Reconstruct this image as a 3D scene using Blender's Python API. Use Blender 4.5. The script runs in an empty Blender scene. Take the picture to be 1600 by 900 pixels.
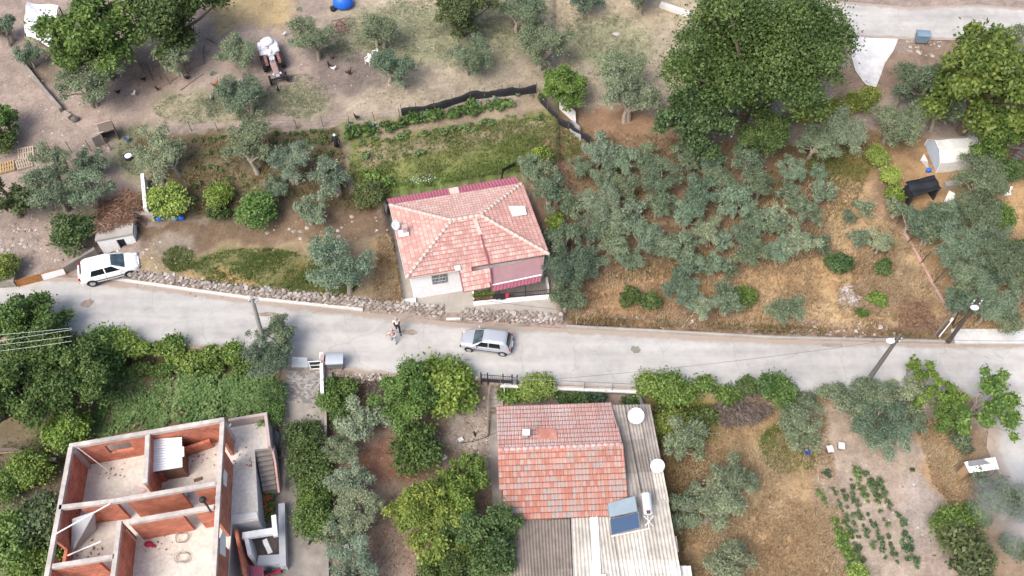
import bpy, math, random
import numpy as np
from mathutils import Vector, Matrix, Euler
R = random.Random(7)
NR = np.random.default_rng(11)
SC = bpy.context.scene
COL = SC.collection
# ------------------------------------------------------------------ camera, world, sun, exposure
FPX, TH, CAMH = 1400.0, math.radians(54.5), 56.0
cam = bpy.data.cameras.new('camera'); camo = bpy.data.objects.new('camera', cam); COL.objects.link(camo)
cam.sensor_width = 36.0; cam.lens = 36.0 * FPX / 1600.0; cam.clip_end = 2000.0; cam.clip_start = 0.5
camo.location = (0, 0, CAMH); camo.rotation_euler = (math.pi / 2 - TH, 0, 0)
SC.camera = camo
SUN_EL, SUN_AZ = math.radians(52), math.radians(-140)      # azimuth from +Y towards +X
w = bpy.data.worlds.new('World'); SC.world = w; w.use_nodes = True
nt = w.node_tree; bg = nt.nodes['Background']
sky = nt.nodes.new('ShaderNodeTexSky'); sky.sky_type = 'NISHITA'; sky.sun_disc = False
sky.sun_elevation = SUN_EL; sky.sun_rotation = SUN_AZ; sky.dust_density = 5.0; sky.air_density = 1.0; sky.ozone_density = 1.0
nt.links.new(sky.outputs[0], bg.inputs[0]); bg.inputs[1].default_value = 0.15
sd = bpy.data.lights.new('sun', 'SUN'); so = bpy.data.objects.new('sun', sd); COL.objects.link(so)
sd.energy = 1.45; sd.angle = math.radians(32); sd.color = (1.0, 0.97, 0.93)
so.rotation_euler = Vector((-math.sin(SUN_AZ) * math.cos(SUN_EL), -math.cos(SUN_AZ) * math.cos(SUN_EL), -math.sin(SUN_EL))).to_track_quat('-Z', 'Y').to_euler()
vs = SC.view_settings
vs.view_transform = 'Standard'; vs.look = 'None'; vs.gamma = 1.0; vs.use_curve_mapping = False; vs.exposure = 0.86
SC.cycles.max_bounces = 6; SC.cycles.transparent_max_bounces = 6
KK = 1.9
def lin(c): return tuple(((x / 255) / 12.92 if x / 255 <= .04045 else ((x / 255 + .055) / 1.055) ** 2.4) for x in c)
def A(r, g, b, k=1.0): return tuple(min(.85, x / KK * k) for x in lin((r, g, b)))

# ------------------------------------------------------------------ noise, projection, terrain
def vnoise(x, y, s, seed=0):
    x = np.asarray(x, float) / s + 1000; y = np.asarray(y, float) / s + 1000
    xi = np.floor(x).astype(np.int64); yi = np.floor(y).astype(np.int64); fx = x - xi; fy = y - yi
    fx = fx * fx * (3 - 2 * fx); fy = fy * fy * (3 - 2 * fy)
    def h(a, b):
        n = (a * 374761393 + b * 668265263 + seed * 974634533) & 0x7fffffff
        n = ((n ^ (n >> 13)) * 1274126177) & 0x7fffffff
        return ((n ^ (n >> 16)) & 0xffff) / 65535.0
    return (h(xi, yi) * (1 - fx) + h(xi + 1, yi) * fx) * (1 - fy) + (h(xi, yi + 1) * (1 - fx) + h(xi + 1, yi + 1) * fx) * fy
def fbm(x, y, s, seed=0): return .5 * vnoise(x, y, s, seed) + .3 * vnoise(x, y, s / 2.3, seed + 1) + .2 * vnoise(x, y, s / 5.1, seed + 2)
sT, cT = math.sin(TH), math.cos(TH)
def P(px, py, z=0.0):
    """world point on the sight line of a photo pixel at height z"""
    u = (px - 800) / FPX; v = (py - 450) / FPX
    t = (CAMH - z) / (sT + v * cT)
    return Vector((t * u, t * (cT - v * sT), z))
def proj(X, Y, Z):
    dz = Z - CAMH
    d = Y * cT - dz * sT; up = Y * sT + dz * cT
    d = np.where(np.abs(d) < 1e-3, 1e-3, d)
    return 800 + FPX * X / d, 450 - FPX * up / d, d
def pip(px, py, poly):
    ins = np.zeros(np.shape(px), bool); n = len(poly)
    for i in range(n):
        x1, y1 = poly[i]; x2, y2 = poly[(i + 1) % n]
        if y1 == y2: continue
        c = ((y1 > py) != (y2 > py)) & (px < (x2 - x1) * (py - y1) / (y2 - y1) + x1)
        ins ^= c
    return ins
def sm(a, b, x): t = np.clip((x - a) / (b - a), 0, 1); return t * t * (3 - 2 * t)
NEDGE = [(-400, 478), (-100, 462), (60, 452), (160, 451), (390, 478), (565, 492), (700, 505), (880, 514), (1000, 520), (1200, 531), (1480, 538), (1800, 538), (2200, 538)]
SEDGE = [(-400, 520), (0, 522), (110, 532), (160, 546), (390, 552), (440, 577), (540, 580), (650, 590), (780, 594), (1000, 606), (1200, 613), (1300, 613), (1480, 612), (1800, 612), (2200, 612)]
NW = np.array([P(*p)[:2] for p in NEDGE]); SW = np.array([P(*p)[:2] for p in SEDGE])
YN = lambda X: np.interp(X, NW[:, 0], NW[:, 1]); YS = lambda X: np.interp(X, SW[:, 0], SW[:, 1])
XA, XB, XC = P(435, 590).x, P(516, 590).x, P(1480, 600).x
XW0, XW1, XR = P(190, 455).x, P(880, 508).x, P(880, 508).x
PADS = []
def Hbase(X, Y):
    X = np.asarray(X, float); Y = np.asarray(Y, float)
    B = .045 * np.maximum(0, -X - 2)
    d = np.minimum(Y - YN(X), 60); e = np.minimum(YS(X) - Y, 60)
    wall = sm(XW0 - 1.5, XW0 + 1, X) * (1 - sm(XR - .2, XR + .4, X))
    h0 = .75 * wall + .25 * sm(XR, XR + 1, X) * (1 - sm(XC - 1, XC + 1, X))
    left = 1 - sm(-2, 4, X)
    bank = left * (.9 * sm(8.8, 10.2, d)) * sm(-30, -26, X)
    hn = h0 * sm(.35, .75, d) + .095 * np.clip(d - .5, 0, 60) + bank
    al = sm(XA - .3, XA, X) * (1 - sm(XB, XB + .2, X)); rr = sm(XC, XC + 4, X)
    hs = -1.3 * sm(.2, .55, e) - .05 * np.clip(e, 0, 60)
    ha = -2.2 * sm(.3, 9, e) - .03 * np.clip(e, 0, 60)
    hr = -.05 * np.clip(e, 0, 60)
    hs = hs * (1 - al) + ha * al; hs = hs * (1 - rr) + hr * rr
    off = (d > .5) | (e > .5)
    bump = np.where(off, (fbm(X, Y, 2.6, 5) - .5) * .22, 0)
    return B + np.where(d > 0, hn, 0) + np.where(e > 0, hs, 0) + bump * np.clip(np.maximum(d, e) / 2, 0, 1)
def H(X, Y):
    h = Hbase(X, Y)
    for poly, z in PADS:
        m = pip(np.asarray(X, float), np.asarray(Y, float), poly)
        h = np.where(m, z, h)
    return h
def h1(x, y): return float(H(np.array([x]), np.array([y]))[0])
def G(px, py, off=0.0):
    """point OFF above the terrain that a pixel shows"""
    z = off
    for _ in range(14):
        p = P(px, py, z); z = .5 * z + .5 * (h1(p.x, p.y) + off)
    return P(px, py, z)
def GG(px, py):
    p = G(px, py); return Vector((p.x, p.y, h1(p.x, p.y)))
def pxm(p): return FPX / (p.y * cT - (p.z - CAMH) * sT)      # pixels per metre at a point
def pad(pts, z, grow=.3):
    c = np.mean([(p[0], p[1]) for p in pts], axis=0)
    poly = []
    for p in pts:
        d = np.array((p[0], p[1])) - c; l = np.linalg.norm(d); q = c + d * (1 + grow / l); poly.append((q[0], q[1]))
    PADS.append((poly, z))

# ------------------------------------------------------------------ materials
MATS = {}
def mat(name, col, rough=.85, ns=3.0, na=.25, col2=None, bump=.0, bs=None, objc=False, attr=None, ramp=None, metal=0.0, trans=0.0, spec=.3, ns2=None, vec='Object'):
    m = bpy.data.materials.new(name); m.use_nodes = True; MATS[name] = m
    t = m.node_tree; n = t.nodes; l = t.links; b = n['Principled BSDF']
    b.inputs['Roughness'].default_value = rough; b.inputs['Metallic'].default_value = metal
    b.inputs['Specular IOR Level'].default_value = spec
    tc = n.new('ShaderNodeTexCoord'); vecs = tc.outputs['Object']
    if vec == 'World': vecs = n.new('ShaderNodeNewGeometry').outputs['Position']
    src = None
    if ramp is not None:
        at = n.new('ShaderNodeAttribute'); at.attribute_name = 'rnd'
        r = n.new('ShaderNodeValToRGB'); r.color_ramp.elements.remove(r.color_ramp.elements[0])
        for i, (pos, c) in enumerate(ramp):
            e = r.color_ramp.elements[0] if i == 0 else r.color_ramp.elements.new(pos)
            e.position = pos; e.color = (*c, 1)
        l.new(at.outputs['Fac'], r.inputs[0]); src = r.outputs[0]
    elif attr:
        at = n.new('ShaderNodeAttribute'); at.attribute_name = attr; src = at.outputs['Color']
    elif objc:
        oi = n.new('ShaderNodeObjectInfo'); src = oi.outputs['Color']
    if src is None:
        rg = n.new('ShaderNodeRGB'); rg.outputs[0].default_value = (*col, 1); src = rg.outputs[0]
    if na > 0:
        nz = n.new('ShaderNodeTexNoise'); nz.inputs['Scale'].default_value = ns; nz.inputs['Detail'].default_value = 6; nz.inputs['Roughness'].default_value = .65
        l.new(vecs, nz.inputs['Vector'])
        mr = n.new('ShaderNodeMapRange'); mr.inputs[1].default_value = .3; mr.inputs[2].default_value = .7
        l.new(nz.outputs[0], mr.inputs[0])
        mx = n.new('ShaderNodeMix'); mx.data_type = 'RGBA'
        if col2 is not None:
            l.new(src, mx.inputs[6]); mx.inputs[7].default_value = (*col2, 1); mr.inputs[4].default_value = na * 2 if na < .5 else 1.0
            l.new(mr.outputs[0], mx.inputs[0])
        else:
            mx.blend_type = 'MULTIPLY'; mx.inputs[0].default_value = 1.0
            mr.inputs[3].default_value = 1 - na; mr.inputs[4].default_value = 1 + na
            l.new(src, mx.inputs[6]); l.new(mr.outputs[0], mx.inputs[7])
        src = mx.outputs[2]
        if ns2:
            nz2 = n.new('ShaderNodeTexNoise'); nz2.inputs['Scale'].default_value = ns2; nz2.inputs['Detail'].default_value = 4
            l.new(vecs, nz2.inputs['Vector'])
            mr2 = n.new('ShaderNodeMapRange'); mr2.inputs[1].default_value = .3; mr2.inputs[2].default_value = .7; mr2.inputs[3].default_value = 1 - na; mr2.inputs[4].default_value = 1 + na
            l.new(nz2.outputs[0], mr2.inputs[0])
            mx2 = n.new('ShaderNodeMix'); mx2.data_type = 'RGBA'; mx2.blend_type = 'MULTIPLY'; mx2.inputs[0].default_value = 1
            l.new(src, mx2.inputs[6]); l.new(mr2.outputs[0], mx2.inputs[7]); src = mx2.outputs[2]
    l.new(src, b.inputs['Base Color'])
    if bump > 0:
        bn = n.new('ShaderNodeTexNoise'); bn.inputs['Scale'].default_value = bs or ns * 3; bn.inputs['Detail'].default_value = 5
        l.new(vecs, bn.inputs['Vector'])
        bp = n.new('ShaderNodeBump'); bp.inputs['Strength'].default_value = bump; bp.inputs['Distance'].default_value = .05
        l.new(bn.outputs[0], bp.inputs['Height']); l.new(bp.outputs[0], b.inputs['Normal'])
    if trans > 0:
        tr = n.new('ShaderNodeBsdfTranslucent'); l.new(src, tr.inputs[0])
        ms = n.new('ShaderNodeMixShader'); ms.inputs[0].default_value = trans
        l.new(b.outputs[0], ms.inputs[1]); l.new(tr.outputs[0], ms.inputs[2]); l.new(ms.outputs[0], n['Material Output'].inputs[0])
    return m
def leafmat(name):
    """object colour varied leaf by leaf"""
    m = bpy.data.materials.new(name); m.use_nodes = True; MATS[name] = m
    t = m.node_tree; n = t.nodes; l = t.links; b = n['Principled BSDF']; b.inputs['Roughness'].default_value = .55; b.inputs['Specular IOR Level'].default_value = .35
    oi = n.new('ShaderNodeObjectInfo'); at = n.new('ShaderNodeAttribute'); at.attribute_name = 'rnd'
    mr = n.new('ShaderNodeMapRange'); mr.inputs[3].default_value = .55; mr.inputs[4].default_value = 1.6; l.new(at.outputs['Fac'], mr.inputs[0])
    hs = n.new('ShaderNodeHueSaturation'); l.new(oi.outputs['Color'], hs.inputs['Color']); l.new(mr.outputs[0], hs.inputs['Value'])
    m2 = n.new('ShaderNodeMapRange'); m2.inputs[3].default_value = .525; m2.inputs[4].default_value = .475; l.new(at.outputs['Fac'], m2.inputs[0]); l.new(m2.outputs[0], hs.inputs['Hue'])
    l.new(hs.outputs[0], b.inputs['Base Color'])
    tr = n.new('ShaderNodeBsdfTranslucent'); l.new(hs.outputs[0], tr.inputs[0])
    ms = n.new('ShaderNodeMixShader'); ms.inputs[0].default_value = .22
    l.new(b.outputs[0], ms.inputs[1]); l.new(tr.outputs[0], ms.inputs[2]); l.new(ms.outputs[0], n['Material Output'].inputs[0])
    return m
def brickmat(name, c1, c2, mortar, bw=.29, bh=.19):
    m = bpy.data.materials.new(name); m.use_nodes = True; MATS[name] = m
    t = m.node_tree; n = t.nodes; l = t.links; b = n['Principled BSDF']; b.inputs['Roughness'].default_value = .9
    g = n.new('ShaderNodeNewGeometry'); s = n.new('ShaderNodeSeparateXYZ'); l.new(g.outputs['Position'], s.inputs[0])
    ad = n.new('ShaderNodeMath'); l.new(s.outputs[0], ad.inputs[0]); l.new(s.outputs[1], ad.inputs[1])
    cb = n.new('ShaderNodeCombineXYZ'); l.new(ad.outputs[0], cb.inputs[0]); l.new(s.outputs[2], cb.inputs[1])
    br = n.new('ShaderNodeTexBrick'); br.inputs['Scale'].default_value = 1; br.inputs['Brick Width'].default_value = bw; br.inputs['Row Height'].default_value = bh
    br.inputs['Mortar Size'].default_value = .012; br.inputs['Color1'].default_value = (*c1, 1); br.inputs['Color2'].default_value = (*c2, 1); br.inputs['Mortar'].default_value = (*mortar, 1)
    l.new(cb.outputs[0], br.inputs[0])
    nz = n.new('ShaderNodeTexNoise'); nz.inputs['Scale'].default_value = 1.3; nz.inputs['Detail'].default_value = 7; l.new(g.outputs['Position'], nz.inputs[0])
    mr = n.new('ShaderNodeMapRange'); mr.inputs[1].default_value = .3; mr.inputs[2].default_value = .7; mr.inputs[3].default_value = .75; mr.inputs[4].default_value = 1.3; l.new(nz.outputs[0], mr.inputs[0])
    mx = n.new('ShaderNodeMix'); mx.data_type = 'RGBA'; mx.blend_type = 'MULTIPLY'; mx.inputs[0].default_value = 1
    l.new(br.outputs[0], mx.inputs[6]); l.new(mr.outputs[0], mx.inputs[7]); l.new(mx.outputs[2], b.inputs['Base Color'])
    bp = n.new('ShaderNodeBump'); bp.inputs['Strength'].default_value = .5; bp.inputs['Distance'].default_value = .02; bp.invert = True
    l.new(br.outputs['Fac'], bp.inputs['Height']); l.new(bp.outputs[0], b.inputs['Normal'])
    return m
M = mat
M('ground', (.3, .25, .2), .95, 5, .22, attr='gcol', bump=.5, bs=9, ns2=22, vec='World')
M('concrete', A(205, 198, 188), .9, 1.2, .12, bump=.15, bs=25, ns2=.35)
M('concrete_old', A(176, 168, 160), .9, 1.6, .2, bump=.2, bs=20, ns2=.5)
M('concrete_white', A(236, 234, 230, 1.25), .85, 1.4, .1, bump=.1)
M('floor_screed', A(238, 230, 218, 1.2), .9, .7, .13, bump=.12, ns2=5)
M('beam_concrete', A(218, 208, 200, 1.12), .9, 2.2, .22, bump=.3, ns2=.6)
M('plaster_white', A(240, 240, 240, 1.55), .8, .9, .07, ns2=5)
M('plaster_grey', A(205, 208, 212, 1.25), .85, 1.2, .1)
M('stone', (.4, .36, .33), .92, 7, .25, bump=.5, bs=14, ramp=[(0, A(150, 132, 122)), (.3, A(186, 172, 162)), (.6, A(205, 196, 188)), (.85, A(228, 220, 212)), (1, A(160, 150, 148))])
M('rubble', A(196, 184, 172), .92, 9, .3, bump=.4)
M('pebble', A(215, 205, 195), .9, 9, .2, ramp=[(0, A(160, 145, 132)), (.5, A(205, 192, 180)), (1, A(240, 232, 224))])
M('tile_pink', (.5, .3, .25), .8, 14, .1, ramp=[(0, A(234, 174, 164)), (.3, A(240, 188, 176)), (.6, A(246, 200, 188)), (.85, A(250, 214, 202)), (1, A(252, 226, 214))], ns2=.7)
M('tile_old', (.5, .3, .25), .85, 14, .16, ramp=[(0, A(226, 148, 128)), (.28, A(232, 166, 146)), (.5, A(236, 182, 166)), (.68, A(228, 190, 178)), (.82, A(218, 196, 188)), (1, A(204, 194, 188))], ns2=.6)
M('tile_faded', (.5, .3, .25), .85, 14, .16, ramp=[(0, A(232, 178, 168)), (.4, A(234, 190, 182)), (.7, A(228, 198, 192)), (1, A(222, 204, 198))], ns2=.5)
M('roof_underlay', A(150, 80, 66), .9, 4, .2)
M('mortar', A(238, 212, 200, 1.1), .9, 6, .15)
M('magenta_sheet', A(186, 108, 128), .55, 2, .12)
M('mauve_sheet', A(186, 146, 150), .7, 2, .1)
M('fibre_cement', (.4, .38, .35), .9, 2.0, .18, objc=True, bump=.1, ns2=.5)
M('white_metal', A(238, 240, 242, 1.5), .5, 3, .06)
M('white_paint', (.72, .72, .72), .55, 5, .04)
M('grey_metal', A(170, 172, 174), .5, 4, .12, metal=.3)
M('dark_metal', (.035, .035, .04), .5, 6, .2)
M('rust', (.22, .075, .03), .9, 8, .4, col2=(.38, .2, .06))
M('pole_concrete', A(128, 124, 118), .9, 5, .15)
M('pole_wood', (.07, .055, .045), .9, 6, .3)
M('wood', (.36, .24, .14), .85, 9, .25)
M('pallet_pale', A(226, 206, 186), .85, 9, .12)
M('pallet_yellow', A(224, 190, 140), .85, 9, .12)
M('wood_grey', A(140, 128, 116), .9, 9, .25)
M('bark', (.15, .115, .085), .95, 8, .35, bump=.6)
M('bark_pale', (.3, .26, .21), .95, 8, .3, bump=.6)
M('tile_course_shade', A(206, 162, 154), .95, 6, .2)  # shadow line under each tile course, painted as a darker lower edge
M('tile_course_shade_old', A(164, 126, 114), .95, 6, .25)  # the same painted course shadow, for the old and faded tiles
M('black_sheet', (.016, .017, .02), .45, 4, .4, spec=.5)
M('black_net', (.022, .022, .026), .8, 9, .3)
M('blue_plastic', (.02, .12, .55), .4, 4, .12)
M('pale_blue', A(150, 178, 200), .4, 4, .1)
M('car_white', (.8, .8, .8), .22, 4, .015, spec=.5)
M('car_silver', (.46, .48, .51), .28, 4, .02, metal=.4, spec=.5)
M('glass_dark', (.012, .016, .02), .06, 3, .1, spec=.8)
M('glass_screen', (.05, .075, .085), .05, 2.5, .6, spec=.8)
M('rubber', (.018, .018, .02), .8, 8, .2)
M('rim', (.5, .5, .52), .35, 8, .1, metal=.6)
M('tail_red', (.4, .015, .02), .25, 5, .1)
M('lamp_clear', (.65, .68, .72), .12, 5, .1)
M('plastic_black', (.025, .025, .028), .6, 8, .2)
M('tractor_red', (.19, .09, .085), .7, 5, .4)
M('tractor_hood', A(190, 160, 156), .6, 6, .2)
M('sack_white', A(238, 238, 244, 1.3), .75, 5, .1, bump=.5, bs=6)
M('skin', (.42, .25, .17), .6, 9, .05)
M('shirt_white', A(236, 234, 232, 1.6), .9, 14, .1, bump=.2)
M('shirt_pink', A(222, 188, 186, 1.4), .9, 14, .1, bump=.2)
M('trousers_navy', (.018, .02, .035), .9, 14, .2)
M('trousers_grey', A(196, 196, 200, 1.3), .9, 14, .12)
M('hair_grey', (.34, .33, .32), .8, 20, .25)
M('hair_pale', A(206, 186, 182, 1.3), .8, 20, .15)
M('feather', (.3, .2, .1), .8, 12, .25, objc=True)
M('comb', (.5, .03, .03), .6, 9, .1)
M('solar_glass', (.05, .085, .15), .15, 2, .05, spec=.35)
M('solar_pale', (.22, .28, .32), .2, 2, .08, spec=.4)
M('tank_white', A(222, 230, 238, 1.35), .35, 3, .05)
M('dirt_plain', A(165, 148, 134), .95, 4, .2, bump=.3)
M('cloth_dark', (.02, .02, .025), .9, 12, .3)
M('cloth_red', (.4, .03, .06), .9, 12, .2)
M('flower_red', (.55, .03, .04), .6, 12, .2)
M('twig', (.2, .14, .1), .95, 3, .35, ramp=[(0, A(120, 92, 76)), (.5, A(168, 130, 108)), (1, A(206, 170, 144))])
M('twig_grey', (.2, .17, .15), .95, 3, .35, ramp=[(0, A(96, 84, 78)), (.5, A(146, 130, 122)), (1, A(190, 176, 166))])
M('brick_dust', A(196, 130, 104), .9, 6, .2)
M('wire', (.1, .1, .1), .6, 3, .1)
M('pole_pale', A(176, 176, 174, 1.2), .9, 5, .12)
M('sett', (.4, .4, .4), .92, 8, .2, ramp=[(0, A(150, 144, 138)), (.5, A(180, 174, 168)), (1, A(206, 202, 198))])
M('pale_sheet', A(206, 214, 224), .5, 3, .08)
M('wire_white', (.55, .58, .55), .6, 3, .05)
M('tent_sheet', A(222, 222, 218, 1.35), .7, 1.5, .07, ns2=6, bump=.2, bs=3)
M('tent_end', A(200, 212, 230, 1.3), .6, 2, .07)
M('card', A(150, 118, 100), .9, 4, .2)
brickmat('brick', A(222, 134, 102, 1.2), A(196, 102, 72, 1.2), A(210, 180, 164, 1.1))
leafmat('leaf')
def grassmat(name, ramp): return M(name, (.3, .2, .1), .8, 3, .0, ramp=ramp, trans=.2)
grassmat('grass_straw', [(0, A(192, 160, 122)), (.5, A(222, 194, 154)), (1, A(246, 228, 194))])
grassmat('grass_green', [(0, A(104, 130, 62)), (.5, A(136, 156, 84)), (1, A(172, 184, 118))])
grassmat('grass_weed', [(0, A(142, 154, 120)), (.5, A(176, 184, 150)), (1, A(208, 208, 172))])
grassmat('grass_olive', [(0, A(132, 120, 76)), (.5, A(164, 146, 96)), (1, A(196, 176, 126))])
grassmat('crop_dark', [(0, A(110, 146, 84)), (.5, A(144, 178, 106)), (1, A(188, 208, 144))])

# ------------------------------------------------------------------ mesh builder
class MB:
    def __init__(s): s.v = []; s.f = []; s.m = []; s.r = []
    def add(s, vs, fs, m=0, r=None):
        o = len(s.v); s.v += [tuple(p) for p in vs]
        r = R.random() if r is None else r
        for f in fs: s.f.append(tuple(i + o for i in f)); s.m.append(m); s.r.append(r)
        return s
    def hexa(s, b, t, m=0, r=None):
        """b, t: four bottom and four top points, counter-clockwise from above"""
        return s.add(list(b) + list(t), [(3, 2, 1, 0), (4, 5, 6, 7), (0, 1, 5, 4), (1, 2, 6, 5), (2, 3, 7, 6), (3, 0, 4, 7)], m, r)
    def box(s, c, d, rz=0, m=0, r=None, tilt=None):
        x, y, z = d[0] / 2, d[1] / 2, d[2] / 2; q = Matrix.Rotation(rz, 3, 'Z')
        if tilt is not None: q = q @ Euler(tilt).to_matrix()
        c = Vector(c)
        p = [c + q @ Vector(a) for a in ((-x, -y, -z), (x, -y, -z), (x, y, -z), (-x, y, -z), (-x, -y, z), (x, -y, z), (x, y, z), (-x, y, z))]
        return s.hexa(p[:4], p[4:], m, r)
    def beam(s, p, q, w, h, m=0, r=None, up=(0, 0, 1)):
        p, q = Vector(p), Vector(q); d = (q - p).normalized(); u = Vector(up)
        if abs(d.dot(u)) > .99: u = Vector((1, 0, 0))
        sd = d.cross(u).normalized() * (w / 2); u2 = sd.cross(d).normalized() * (h / 2)
        a = [p - sd - u2, p + sd - u2, p + sd + u2, p - sd + u2]; b = [x + (q - p) for x in a]
        return s.add(a + b, [(0, 1, 2, 3)[::-1], (4, 5, 6, 7)[::-1][::-1], (0, 1, 5, 4), (1, 2, 6, 5), (2, 3, 7, 6), (3, 0, 4, 7)], m, r)
    def tube(s, ps, rs, n=8, m=0, r=None, cap=True):
        ps = [Vector(p) for p in ps]; k = len(ps)
        if not hasattr(rs, '__len__'): rs = [rs] * k
        vs = []; fs = []
        for i, p in enumerate(ps):
            d = (ps[min(i + 1, k - 1)] - ps[max(i - 1, 0)]).normalized()
            a = d.cross(Vector((0, 0, 1)) if abs(d.z) < .95 else Vector((1, 0, 0))).normalized(); b = d.cross(a)
            for j in range(n): an = 2 * math.pi * j / n; vs.append(p + (a * math.cos(an) + b * math.sin(an)) * rs[i])
        for i in range(k - 1):
            for j in range(n): fs.append((i * n + j, i * n + (j + 1) % n, (i + 1) * n + (j + 1) % n, (i + 1) * n + j))
        if cap: fs.append(tuple(range(n))[::-1]); fs.append(tuple(range((k - 1) * n, k * n)))
        return s.add(vs, fs, m, r)
    def prism(s, poly, z0, z1, m=0, r=None):
        n = len(poly); a = [Vector((p[0], p[1], z0 if not callable(z0) else z0(p))) for p in poly]; b = [Vector((p[0], p[1], z1 if not callable(z1) else z1(p))) for p in poly]
        ar = sum(poly[i][0] * poly[(i + 1) % n][1] - poly[(i + 1) % n][0] * poly[i][1] for i in range(n))
        if ar < 0: a.reverse(); b.reverse()
        return s.add(a + b, [tuple(range(n))[::-1], tuple(range(n, 2 * n))] + [(i, (i + 1) % n, n + (i + 1) % n, n + i) for i in range(n)], m, r)
    def slab(s, q, th, m=0, r=None):
        """a sheet of thickness th under the polygon q (3-D points, ccw from above)"""
        q = [Vector(p) for p in q]; nn = (q[1] - q[0]).cross(q[2] - q[0]).normalized()
        if nn.z < 0: q.reverse(); nn = -nn
        b = [p - nn * th for p in q]; n = len(q)
        return s.add(b + q, [tuple(range(n))[::-1], tuple(range(n, 2 * n))] + [(i, (i + 1) % n, n + (i + 1) % n, n + i) for i in range(n)], m, r)
    def ball(s, c, rad, n=10, k=6, m=0, r=None):
        c = Vector(c); rad = Vector(rad) if hasattr(rad, '__len__') else Vector((rad, rad, rad)); vs = [c + Vector((0, 0, -rad.z))]; fs = []
        for i in range(1, k):
            ph = -math.pi / 2 + math.pi * i / k
            for j in range(n): a = 2 * math.pi * j / n; vs.append(c + Vector((math.cos(a) * math.cos(ph) * rad.x, math.sin(a) * math.cos(ph) * rad.y, math.sin(ph) * rad.z)))
        vs.append(c + Vector((0, 0, rad.z))); L = len(vs) - 1
        for j in range(n):
            fs.append((0, 1 + (j + 1) % n, 1 + j)); fs.append((L, L - n + j, L - n + (j + 1) % n))
            for i in range(k - 2): a = 1 + i * n; fs.append((a + j, a + (j + 1) % n, a + n + (j + 1) % n, a + n + j))
        return s.add(vs, fs, m, r)
    def mesh(s, name, mats, origin=None, smooth=False):
        me = bpy.data.meshes.new(name)
        o = Vector(origin) if origin is not None else Vector((0, 0, 0))
        me.from_pydata([(p[0] - o.x, p[1] - o.y, p[2] - o.z) for p in s.v], [], s.f)
        for x in (mats if isinstance(mats, (list, tuple)) else [mats]): me.materials.append(MATS[x])
        if len(me.polygons) == len(s.m):
            me.polygons.foreach_set('material_index', s.m)
            a = me.attributes.new('rnd', 'FLOAT', 'FACE'); a.data.foreach_set('value', s.r)
            if smooth: me.polygons.foreach_set('use_smooth', [True] * len(s.f))
        me.update(); return me
    def build(s, name, mats, parent=None, origin=None, smooth=False, local=False):
        if parent is not None and not local:
            origin = Vector((0, 0, 0)); q = parent
            while q is not None: origin += q.location; q = q.parent
        me = s.mesh(name, mats, None if local else origin, smooth)
        ob = bpy.data.objects.new(name, me); COL.objects.link(ob)
        if parent is not None: ob.parent = parent
        elif origin is not None: ob.location = origin
        return ob
def tag(o, label, cat, group=None, kind=None):
    o['label'] = label; o['category'] = cat
    if group: o['group'] = group
    if kind: o['kind'] = kind
    return o
def thing(name, label, cat, loc=(0, 0, 0), rz=0, group=None):
    o = bpy.data.objects.new(name, None); COL.objects.link(o); o.location = loc; o.rotation_euler = (0, 0, rz); o.empty_display_size = .3
    return tag(o, label, cat, group)
def struct(o): o['kind'] = 'structure'; return o
def stuff(o): o['kind'] = 'stuff'; return o
def inst(name, me, parent=None, loc=(0, 0, 0), rz=0, sc=1, color=None, mtx=None):
    o = bpy.data.objects.new(name, me); COL.objects.link(o)
    if mtx is not None: o.matrix_local = mtx
    else: o.location = loc; o.rotation_euler = (0, 0, rz); o.scale = sc if hasattr(sc, '__len__') else (sc,) * 3
    if parent is not None: o.parent = parent
    if color: o.color = (*color, 1)
    return o
def clone(o, loc=None, rz=None, sc=None, label=None, group=None, parent=None):
    c = o.copy(); COL.objects.link(c)
    if parent is not None: c.parent = parent
    for ch in list(o.children): clone(ch, parent=c)
    if loc is not None: c.location = loc
    if rz is not None: c.rotation_euler = (0, 0, rz)
    if sc is not None: c.scale = (sc,) * 3
    if label: c['label'] = label
    if group: c['group'] = group
    return c
# ------------------------------------------------------------------ flat pads under the buildings
ZP = .7
patio_px = [(603, 338), (609, 330), (816, 290), (862, 398), (868, 478), (872, 493), (700, 488), (632, 483), (627, 468)]
patio = [P(x, y, ZP) for x, y in patio_px]
PADS.append(([(p.x, p.y) for p in patio], ZP - .08))
LH = {k: P(*v) for k, v in dict(nw=(777, 636, 1.2), ne=(953, 630, 1.2), rl=(778, 703, 2.2), rr=(971.5, 694, 2.2), sl=(787, 814, .98), sr=(983, 806, .98)).items()}
pad([P(777, 640, 1.2), P(1016, 636, 1), P(1046, 777, 1), P(1085, 960, 1), P(800, 960, 1)], -1.75, -.2)
FZ, TZ = .6, 3.4
BNW, BNE, BSE, BSW = P(108, 694, TZ), P(350, 652.5, TZ), P(333, 960, TZ), P(60, 960, TZ)
TER = [P(418, 644, FZ + .9), P(424, 700, FZ)]
pad([BNW, P(422, 641, FZ + .9), P(432, 960, FZ), BSW], -2.3, .1)
SHZ = 3.2
SH = [P(148, 376, SHZ), P(207, 365, SHZ), P(209, 336, SHZ), P(152, 346, SHZ)]
shb = 1.0
pad(SH, shb, -.1)

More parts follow.
